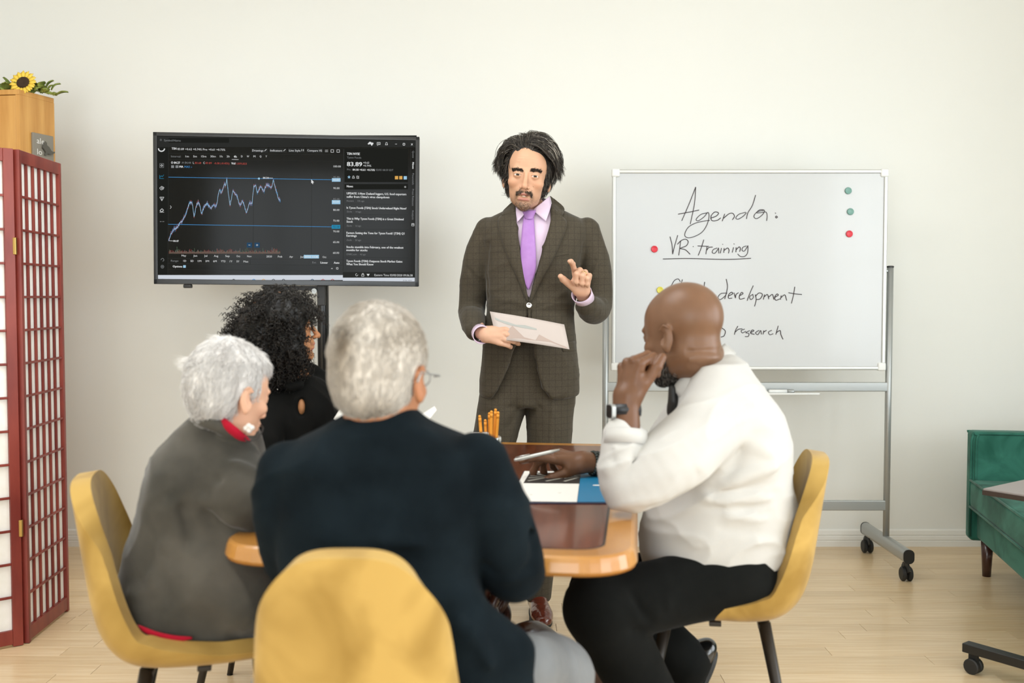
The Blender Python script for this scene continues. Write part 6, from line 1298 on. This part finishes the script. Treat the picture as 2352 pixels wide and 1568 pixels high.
s = SD((-.95, 2.8, .45), (-.35, 3.3, 1.1), .012); inner_body(s, r4, shrink=.035); ks = pp(688, 936, 2.96); s.ell(ks+A3(0, .032, 0), (.020, .014, .036), .004); s.chain([pp(750, 900, 3.12), e4, e4*.4+w4*.6], [.026, .025, .02], .02); s.chain([pp(610, 930, 3.0), e4b, e4b*.4+w4b*.6], [.026, .025, .02], .02); v, q = s.mesh(2); mb.add(v, q, 0, lin('#B9835A')); mb.build('body', 'skin', c4_, smooth=True, world=True, tint=True)
eyes(c4_, H4)
s = SD((-.98, 2.75, .5), (-.30, 3.36, 1.2), .0062); s.loft(r4, k=0, expo=2.3)
s.chain([pp(712, 868, 3.16), pp(745, 905, 3.17), e4, w4-A3(.02, -.01, 0)], [.045, .050, .045, .032], .02, n=16); s.chain([pp(625, 935, 3.0), pp(612, 1010, 2.93), e4b, w4b-A3(.03, 0, 0)], [.052, .05, .044, .032], .02, n=16)
s.chain([pp(640, 878, 3.0), pp(665, 888, 2.975), pp(690, 882, 2.985)], [.012, .014, .010], .01, n=8)
s.ell(ks+A3(0, -.0, 0), (.0115, .05, .029), .004, op='cut'); s.fold([pp(683, 905, 2.96), pp(672, 890, 2.96)], .006, -.004)
for pts, w_, h_ in (([(745, 900), (752, 940), (765, 985)], .008, -.006), ([(700, 890), (715, 930), (722, 980)], .010, .004), ([(640, 930), (650, 980), (640, 1020)], .012, .005), ([(730, 930), (738, 980), (748, 1010)], .008, .005)): s.fold([pp(a, b, 2.97) for a, b in pts], w_, h_)
v, q = s.mesh(2); v = crinkle(v, q, .005, 12, 2, (1, 1, .5), .2); put('blouse', v, q, 'blouse_black', c4_)
# glasses
mb = MB()
for q_ in (-1, 1): mb.tube(xform(np.array([(q_*.032+.025*math.cos(a), -.102+.010*abs(math.cos(a)), -.002+.019*math.sin(a)) for a in np.linspace(0, 2*PI, 25)]), H4), .0018, 6); mb.tube(xform(np.array([(q_*.057, -.095, .004), (q_*.074, -.04, .006), (q_*.080, .01, .006)]), H4), .0018, 6)
mb.tube(xform(np.array([(-.008, -.104, .002), (0, -.107, .004), (.008, -.104, .002)]), H4), .0018, 6); mb.build('glasses', 'black_gloss', c4_, smooth=True, world=True)
# curls: thousands of tight spirals around a dark core
rg4 = np.random.RandomState(4); hk = [(pp(622, 758, 3.06), A3(.128, .125, .120)), (pp(630, 810, 3.05), A3(.105, .12, .095)), (pp(585, 790, 3.06), A3(.088, .10, .080)), (pp(652, 724, 3.05), A3(.100, .13, .085)), (pp(652, 852, 3.06), A3(.055, .07, .048)), (pp(668, 790, 3.02), A3(.052, .09, .08))]
s = SD(pp(622, 770, 3.06)-.22, pp(622, 770, 3.06)+.22, .007)
for c_, r_ in hk: s.ell(c_, r_*.82, .03)
fcut = xform(np.array([(0, -.075, -.03)]), H4)[0]; s.ell(xform(np.array([(0, -.125, -.060)]), H4)[0], (.062, .09, .078), .01, op='cut')
v, q = s.mesh(2); v = rumple(v, q, .010, 45, 2); put('hair', v, q, 'hair', c4_, np.tile(lin('#110F0C'), (len(v), 1)))
H4i = np.array(H4.inverted()); cu = []; 
while len(cu) < 2500:
    c_, r_ = hk[rg4.choice(len(hk), p=[.28, .17, .12, .22, .08, .13])]; d_ = rg4.normal(0, 1, 3); d_ /= np.linalg.norm(d_); p0 = c_+d_*r_*rg4.uniform(.80, .97)
    lp_ = H4i[:3, :3] @ p0+H4i[:3, 3]
    if lp_[1] < -.058 and lp_[2] < .022: continue
    L = rg4.uniform(.035, .07); t = np.linspace(0, 1, 26)[:, None]; dr = d_*.75+rg4.normal(0, .35, 3)+A3(0, 0, -.5); dr /= np.linalg.norm(dr); u_ = np.cross(dr, A3(0, 1, .3)); u_ /= np.linalg.norm(u_); w_ = np.cross(dr, u_); tn = rg4.uniform(3, 5.5)*2*PI; ph = rg4.uniform(0, 6); R_ = rg4.uniform(.0035, .0065)
    path = p0+dr*L*t*.75+A3(0, 0, -.018)*t**2+(u_*np.cos(tn*t+ph)+w_*np.sin(tn*t+ph))*R_*(.5+.6*t)
    cu.append(path)
strands('hair_curls', 'hair', c4_, np.array(cu), rg4.uniform(.0009, .0016, len(cu)), 4, np.array(lin('#1C1814'))*rg4.uniform(.5, 1.5, len(cu))[:, None])
legs(c4_, 'trousers', 'trouser_black', [(-.72, 3.02, .53), (-.72, 3.18, .53)], [(-.36, 3.0, .55), (-.36, 3.2, .55)], [(-.34, 3.0, .09), (-.34, 3.2, .09)], (.085, .065, .045), h=.010, extra=lambda s: s.ell((-.72, 3.09, .535), (.14, .18, .08), .03))
shoe(c4_, (-.33, 3.0, 0), (1, 0), m_='shoe_black'); shoe(c4_, (-.33, 3.2, 0), (1, 0), m_='shoe_black')
# papers in front of her
for i, (lab, pts) in enumerate((('white paper sheet held upright before the curly-haired woman, left of grey head', [(766, 962, 2.92), (800, 921, 2.96), (846, 932, 2.9), (812, 985, 2.86)]), ('white folded paper standing on the table right of the grey-haired head', [(905, 1004, 2.78), (998, 932, 2.80), (1003, 941, 2.72), (960, 1012, 2.70)]), ('second white paper behind the folded one, right of the grey-haired head', [(900, 1000, 2.86), (965, 956, 2.88), (968, 966, 2.80), (930, 1010, 2.79)]))):
    c = [pp(*p_) for p_ in pts]; md = sum(c)/4; o = thing('paper_sheet', lab, 'paper', tuple(md)); o['group'] = 'papers of the curly-haired woman'
    g = np.array([[c[0]*(1-u)*(1-w_)+c[1]*u*(1-w_)+c[2]*u*w_+c[3]*(1-u)*w_+A3(0, 0, .006*math.sin(PI*u)) for u in np.linspace(0, 1, 7)] for w_ in np.linspace(0, 1, 5)]); mb = MB(); mb.grid(g); mb.build('sheet', 'paper', o, smooth=True, world=True, solid=.0006)
# ------------------------------------------------------------------ person 5: bald man in white shirt
b5 = thing('person', 'bald bearded man in white shirt and black trousers seated at right, hand at his mouth', 'person', (pp(1700, 1400, 2.62)[0], 2.62, 0))
Y5 = 2.64
r5 = trows([(812, 1610, 1684, .075), (835, 1580, 1708, .125), (865, 1562, 1732, .17), (910, 1548, 1762, .205), (970, 1538, 1792, .215), (1040, 1520, 1806, .215), (1110, 1500, 1812, .21), (1190, 1482, 1814, .205), (1245, 1474, 1806, .20), (1285, 1480, 1796, .19), (1340, 1500, 1790, .18)], Y5, Y5)
hc = pp(1572, 764, 2.60); H5 = T(*hc) @ RZ(PI+math.radians(43)) @ RX(math.radians(9)) @ Matrix.Diagonal((1.09, 1.07, 1.09, 1)) @ T(0, -.006, 0)
nk1 = np.array((H5.inverted() @ Vector(pp(1612, 840, 2.64)))[:]); nk = np.array((H5.inverted() @ Vector(pp(1640, 900, 2.66)))[:])
s = head([A3(0, .030, -.05), nk1, nk], .063, h=.0024, age=1, fat=.004, jaw=1.08)
for a_, b_, hh in ((-.066, .0045, .003), (-.084, .0045, -.003), (-.048, .0045, -.0045)): s.fold([A3(-.055, .055, a_), A3(0, .095, a_-.004), A3(.055, .055, a_)], .0075, hh)
hv, hq = s.mesh(2)
def beard5(x, y, z): return np.clip(np.clip((-z-.045)/.02, 0, 1)*np.clip((-y+.002)/.02, 0, 1)*np.clip((z+.135)/.01, 0, 1), 0, 1)*.85
hcol = skin_tint(hv, lin('#74543E'), lin('#6A3A30'), beard5, lin('#2A2520'))
w5 = pp(1437, 925, 2.40); e5 = pp(1437, 1112, 2.36)
ha, fa, Ma, tipA = hand(w5, (.14, .12, 1), (-.72, -.66, .16), 1, [(62, 68, 40, 2), (66, 74, 42, 0), (70, 78, 42, 0), (72, 80, 42, -2)], (22, 18, 2, 10), 1.06, elbow=e5, h=.0022, wr=.031)
w6 = pp(1352, 1062, 2.86); e6 = pp(1500, 1080, 2.92)
hb_, fb_, Mb, tipB = hand(w6, (-.97, .02, .22), (.22, -.32, .92), -1, [(6, 16, 8, 2), (40, 40, 20, 0), (52, 52, 26, 0), (60, 56, 30, -2)], (20, 28, 4, 8), 1.06, elbow=e6, h=.0022, wr=.030)
mb = MB(); mb.add(xform(hv, H5), hq, 0, hcol); hc5 = np.array(lin('#6C4A34'))
mb.add(ha, fa, 0, hc5*(1+.08*vnoise(ha, 60, 3))[:, None]*np.ones(3)); mb.add(hb_, fb_, 0, hc5*(1+.08*vnoise(hb_, 60, 3))[:, None]*np.ones(3))
s = SD((.2, 2.3, .5), (.85, 3.1, 1.2), .012); inner_body(s, r5); s.chain([pp(1640, 930, 2.46), e5+A3(.02, 0, .02), e5*.75+w5*.25, w5*.7+e5*.3], [.04, .036, .036, .033], .02); s.chain([pp(1600, 930, 2.82), e6, e6*.3+w6*.7], [.035, .03, .03], .02); v, q = s.mesh(1); mb.add(v, q, 0, hc5); mb.build('body', 'skin_shiny', b5, smooth=True, world=True, tint=True)
eyes(b5, H5)
x, y, z = hv.T; fuzz('beard', hv, hq, beard5(x, y, z)*(z < -.05), 3800, .011, H5, lambda p: np.c_[p[:, 0]*3, -.2+0*p[:, 0], np.full(len(p), -1.)], .0007, [lin('#1E1B18'), lin('#2A2622'), lin('#3A3632'), lin('#8A8680')], b5, m=4, lift=.5)
s = SD((.10, 2.20, .52), (.86, 3.1, 1.24), .0056); s.loft(r5, k=0, expo=2.4, cap=.02)
s.chain([pp(1655, 925, 2.50), pp(1600, 1000, 2.42), pp(1520, 1075, 2.36), e5+A3(.004, 0, .0), pp(1434, 1050, 2.37), pp(1437, 1008, 2.385)], [.082, .080, .072, .062, .052, .047], .03, n=26)
s.chain([pp(1610, 930, 2.80), pp(1540, 1020, 2.86), e6+A3(.02, 0, .01), pp(1425, 1066, 2.89)], [.078, .07, .056, .046], .03, n=18)
# collar ring leaning with the neck
s.slab([tuple(pp(a, b, Y5)[[0, 2]]) for a, b in ((1480, 760), (1545, 885), (1560, 868), (1600, 835), (1655, 788), (1700, 700), (1480, 700))], 2.2, 3.1, .004)
s.ell(pp(1598, 838, Y5), (.062, .060, .035), .005, R=RY(math.radians(38)), op='cut')
def f5(pts, w, hh, Y=2.43): hh = hh*1.15; w = w*1.15; s.fold([pp(a, b, Y) for a, b in pts], w, hh)
for pts, w_, h_ in (([(1650, 1000), (1700, 1010), (1790, 1050)], .014, .005), ([(1660, 1110), (1720, 1090), (1800, 1070)], .010, .007), ([(1640, 1130), (1720, 1120), (1806, 1110)], .009, -.007), ([(1560, 1120), (1640, 1150), (1806, 1146)], .012, .006), ([(1580, 1165), (1680, 1170), (1800, 1165)], .008, -.006), ([(1680, 1180), (1740, 1195), (1800, 1190)], .010, .006), ([(1660, 1215), (1730, 1225), (1800, 1222)], .010, -.005), ([(1500, 1190), (1540, 1230), (1600, 1250)], .012, .007), ([(1700, 1020), (1680, 1080), (1640, 1130)], .014, -.006), ([(1740, 1240), (1770, 1256), (1800, 1262)], .008, .005)): f5(pts, w_, h_)
for pts, w_, h_ in (([(1410, 1060), (1440, 1070), (1480, 1050)], .008, -.008), ([(1400, 1085), (1430, 1105), (1470, 1090)], .009, .007), ([(1420, 1120), (1440, 1080), (1470, 1030)], .009, -.006), ([(1450, 1150), (1460, 1110), (1490, 1060)], .009, .006), ([(1480, 1150), (1540, 1130), (1590, 1080)], .014, -.006), ([(1500, 1170), (1560, 1140), (1640, 1110)], .010, -.010), ([(1540, 960), (1590, 930), (1640, 880)], .012, -.005), ([(1560, 920), (1610, 900), (1660, 850)], .010, .004), ([(1520, 1000), (1570, 960), (1600, 950)], .012, .005), ([(1394, 1020), (1430, 1030), (1474, 1018)], .006, .006)): f5(pts, w_, h_, 2.33)
v, q = s.mesh(2); v = crinkle(v, q, .011, 7.5, 3, (.45, .5, 1.6), .30); put('shirt', v, q, 'shirt_white', b5)
# collar
ccx = [pp(1546, 893, 2.60), pp(1560, 872, 2.575), pp(1590, 846, 2.56), pp(1630, 815, 2.575), pp(1664, 790, 2.63)]; lo_ = [pp(1566, 916, 2.575), pp(1596, 902, 2.545), pp(1632, 872, 2.535), pp(1666, 838, 2.555), pp(1690, 812, 2.62)]
A_ = catmull(np.array(ccx), 14); B_ = catmull(np.array(lo_), 14); g = np.array([A_*(1-t)+B_*t+A3(0, -.008*math.sin(PI*t), 0) for t in np.linspace(0, 1, 6)]); mb = MB(); mb.grid(g); mb.build('shirt_collar', 'shirt_white', b5, smooth=True, world=True, solid=.005)
mb = MB(); ax_c = [pp(1664, 790, 2.63), pp(1650, 800, 2.72), pp(1600, 840, 2.73), pp(1556, 880, 2.68), pp(1546, 893, 2.60)]; bx_c = [pp(1690, 812, 2.62), pp(1680, 822, 2.74), pp(1630, 862, 2.76), pp(1578, 904, 2.71), pp(1566, 916, 2.575)]
A_ = catmull(np.array(ax_c), 14); B_ = catmull(np.array(bx_c), 14); g = np.array([A_*(1-t)+B_*t for t in np.linspace(0, 1, 5)]); mb.grid(g); mb.build('collar_band', 'shirt_white', b5, smooth=True, world=True, solid=.005)
s = SD(pp(1545, 920, 2.60)-.08, pp(1545, 920, 2.60)+.08, .004); s.chain([pp(1545, 895, 2.60), pp(1546, 920, 2.60), pp(1542, 942, 2.61)], [.018, .022, .020], 0, flat=((1, 0, 0), .6)); v, q = s.mesh(1); put('tie', v, q, 'black', b5)
for (wv_, a_, r0) in ((pp(1437, 1000, 2.386), pp(1436, 1030, 2.378), .050),): 
    d_ = wv_-a_; d_ /= np.linalg.norm(d_); mb = MB(); v_, f_ = tube_geo(np.array([wv_-d_*.022, wv_+d_*.012]), [r0*1.03, r0*.98], 26, cap=False); mb.add(v_, f_); mb.build('sleeve_cuff', 'shirt_white', b5, smooth=True, world=True, solid=.004)
# wrist watch
d_ = w5-e5; d_ /= np.linalg.norm(d_); wc = w5-d_*.018+A3(0, 0, 0); v_, f_ = tube_geo(np.array([wc-d_*.012, wc, wc+d_*.012]), [.0350, .0362, .0350], 30, cap=False, flat=.86); wt = thing('wristwatch', 'black wristwatch on the raised wrist of bald man', 'watch', tuple(wc)); mb = MB(); mb.add(v_, f_); mb.build('strap', 'watch', wt, smooth=True, world=True, solid=.0032)
R_ = Matrix(((0, -.88, -.47), (0, .47, -.88), (1, 0, 0))).transposed().to_4x4() if False else RZ(math.radians(-28)) 
fcn = A3(-.92, -.39, 0); fcw = wc+fcn*.038; mb = MB(); mb.prism(rrect(.030, .034, .008, 4), -.005, .006); Q = np.array([np.cross(A3(0, 0, 1), fcn), A3(0, 0, 1), fcn]).T; mb.v[0] = mb.v[0] @ Q.T+fcw; mb.build('watch_case', 'steel', wt, world=True, bevel=.001); mb = MB(); mb.prism(rrect(.026, .030, .007, 4), .0062, .0068); mb.v[0] = mb.v[0] @ Q.T+fcw; mb.build('watch_glass', 'black_gloss', wt, world=True)
# bead bracelets on the other wrist
d6 = w6-e6; d6 /= np.linalg.norm(d6)
u_ = np.cross(d6, A3(0, 0, 1)); u_ /= np.linalg.norm(u_); v6 = np.cross(u_, d6)
for k_, (of, m_, r_b, lab) in enumerate(((-.012, 'bead', .0052, 'black bead bracelet nearest the hand holding the pen'), (-.024, 'bead', .0052, 'black bead bracelet further from the hand holding the pen'), (-.046, 'gold', .0022, 'thin metal chain bracelet above the two black bead ones'))):
    c_ = w6+d6*of; bt = thing('bracelet', lab, 'bracelet', tuple(c_)); 
    n_ = 22 if m_ == 'bead' else 40
    for i in range(n_):
        a = 2*PI*i/n_; q = c_+(u_*1.10*math.cos(a)+v6*.98*math.sin(a))*(.0315 if m_ == 'bead' else .031); mb = MB(); kk = 6; mb.lathe([(math.sin(PI*j/kk)*r_b+.0001, -math.cos(PI*j/kk)*r_b) for j in range(kk+1)], 10, q); mb.build('bead', m_, bt, smooth=True, world=True)
# pen held in the fingers
pa, pb = pp(1184, 1056, 2.80), pp(1262, 1038, 2.80); dn = (pb-pa)/np.linalg.norm(pb-pa); pen = thing('pen', 'silver ballpoint pen held by the bald man above the folder', 'pen', tuple((pa+pb)/2))
mb = MB(); mb.tube(np.array([pa-dn*.004, pa, pa+dn*.10, pa+dn*.125]), [.003, .0050, .0050, .0022], 14); mb.build('barrel', 'pen_silver', pen, smooth=True, world=True); mb = MB(); mb.tube(np.array([pa+A3(0, -.002, .0075), pa+dn*.04+A3(0, -.002, .0075)]), .0014, 6); mb.build('clip', 'silver', pen, smooth=True, world=True)
# trousers, belt
def ext5(s):
    s.ell(pp(1695, 1312, Y5), (.14, .19, .085), .05)
    for pts, w_, h_ in (([(1620, 1240), (1650, 1300), (1720, 1360)], .014, -.010), ([(1500, 1300), (1530, 1340), (1540, 1400)], .010, .006), ([(1540, 1300), (1565, 1345), (1570, 1400)], .010, -.006), ([(1570, 1300), (1600, 1350), (1606, 1400)], .010, .006), ([(1450, 1360), (1470, 1400), (1500, 1430)], .010, -.008), ([(1640, 1330), (1700, 1350), (1760, 1370)], .012, .007), ([(1380, 1420), (1420, 1440), (1480, 1450)], .010, -.007)): s.fold([pp(a, b, 2.38) for a, b in pts], w_, h_)
kn1, kn2 = pp(1378, 1398, 2.44), pp(1382, 1352, 2.82)
an1, an2 = pp(1560, 1740, 2.52), pp(1572, 1522, 2.80)
legs(b5, 'trousers', 'trouser_black', [pp(1690, 1322, 2.52), pp(1690, 1312, 2.78)], [kn1, kn2], [an1, an2], (.094, .088, .072), h=.0066, extra=ext5, k=.04)
shoe(b5, None, None, m_='shoe_black', Mx=T(an1[0]+.0, an1[1], .0) @ RZ(math.radians(-80)))
shoe(b5, None, None, m_='shoe_black', Mx=T(an2[0]+.02, an2[1], an2[2]-.005) @ RZ(math.radians(-80)) @ RX(math.radians(62)) @ T(0, -.0, -.05))
mb = MB(); bc = pp(1640, 1284, Y5); pts = [(bc[0]+.178*math.cos(a), Y5+.192*math.sin(a), bc[2]+.004-.012*math.cos(a)) for a in np.linspace(0, 2*PI, 41)]
v_, f_ = tube_geo(np.array(pts), .006, 8, cap=False, flat=1); v_[:, 2] = (v_[:, 2]-np.repeat(np.array(pts)[:, 2], 8))*2.8+np.repeat(np.array(pts)[:, 2], 8); mb.add(v_, f_); mb.build('belt', 'black_gloss', b5, smooth=True, world=True)
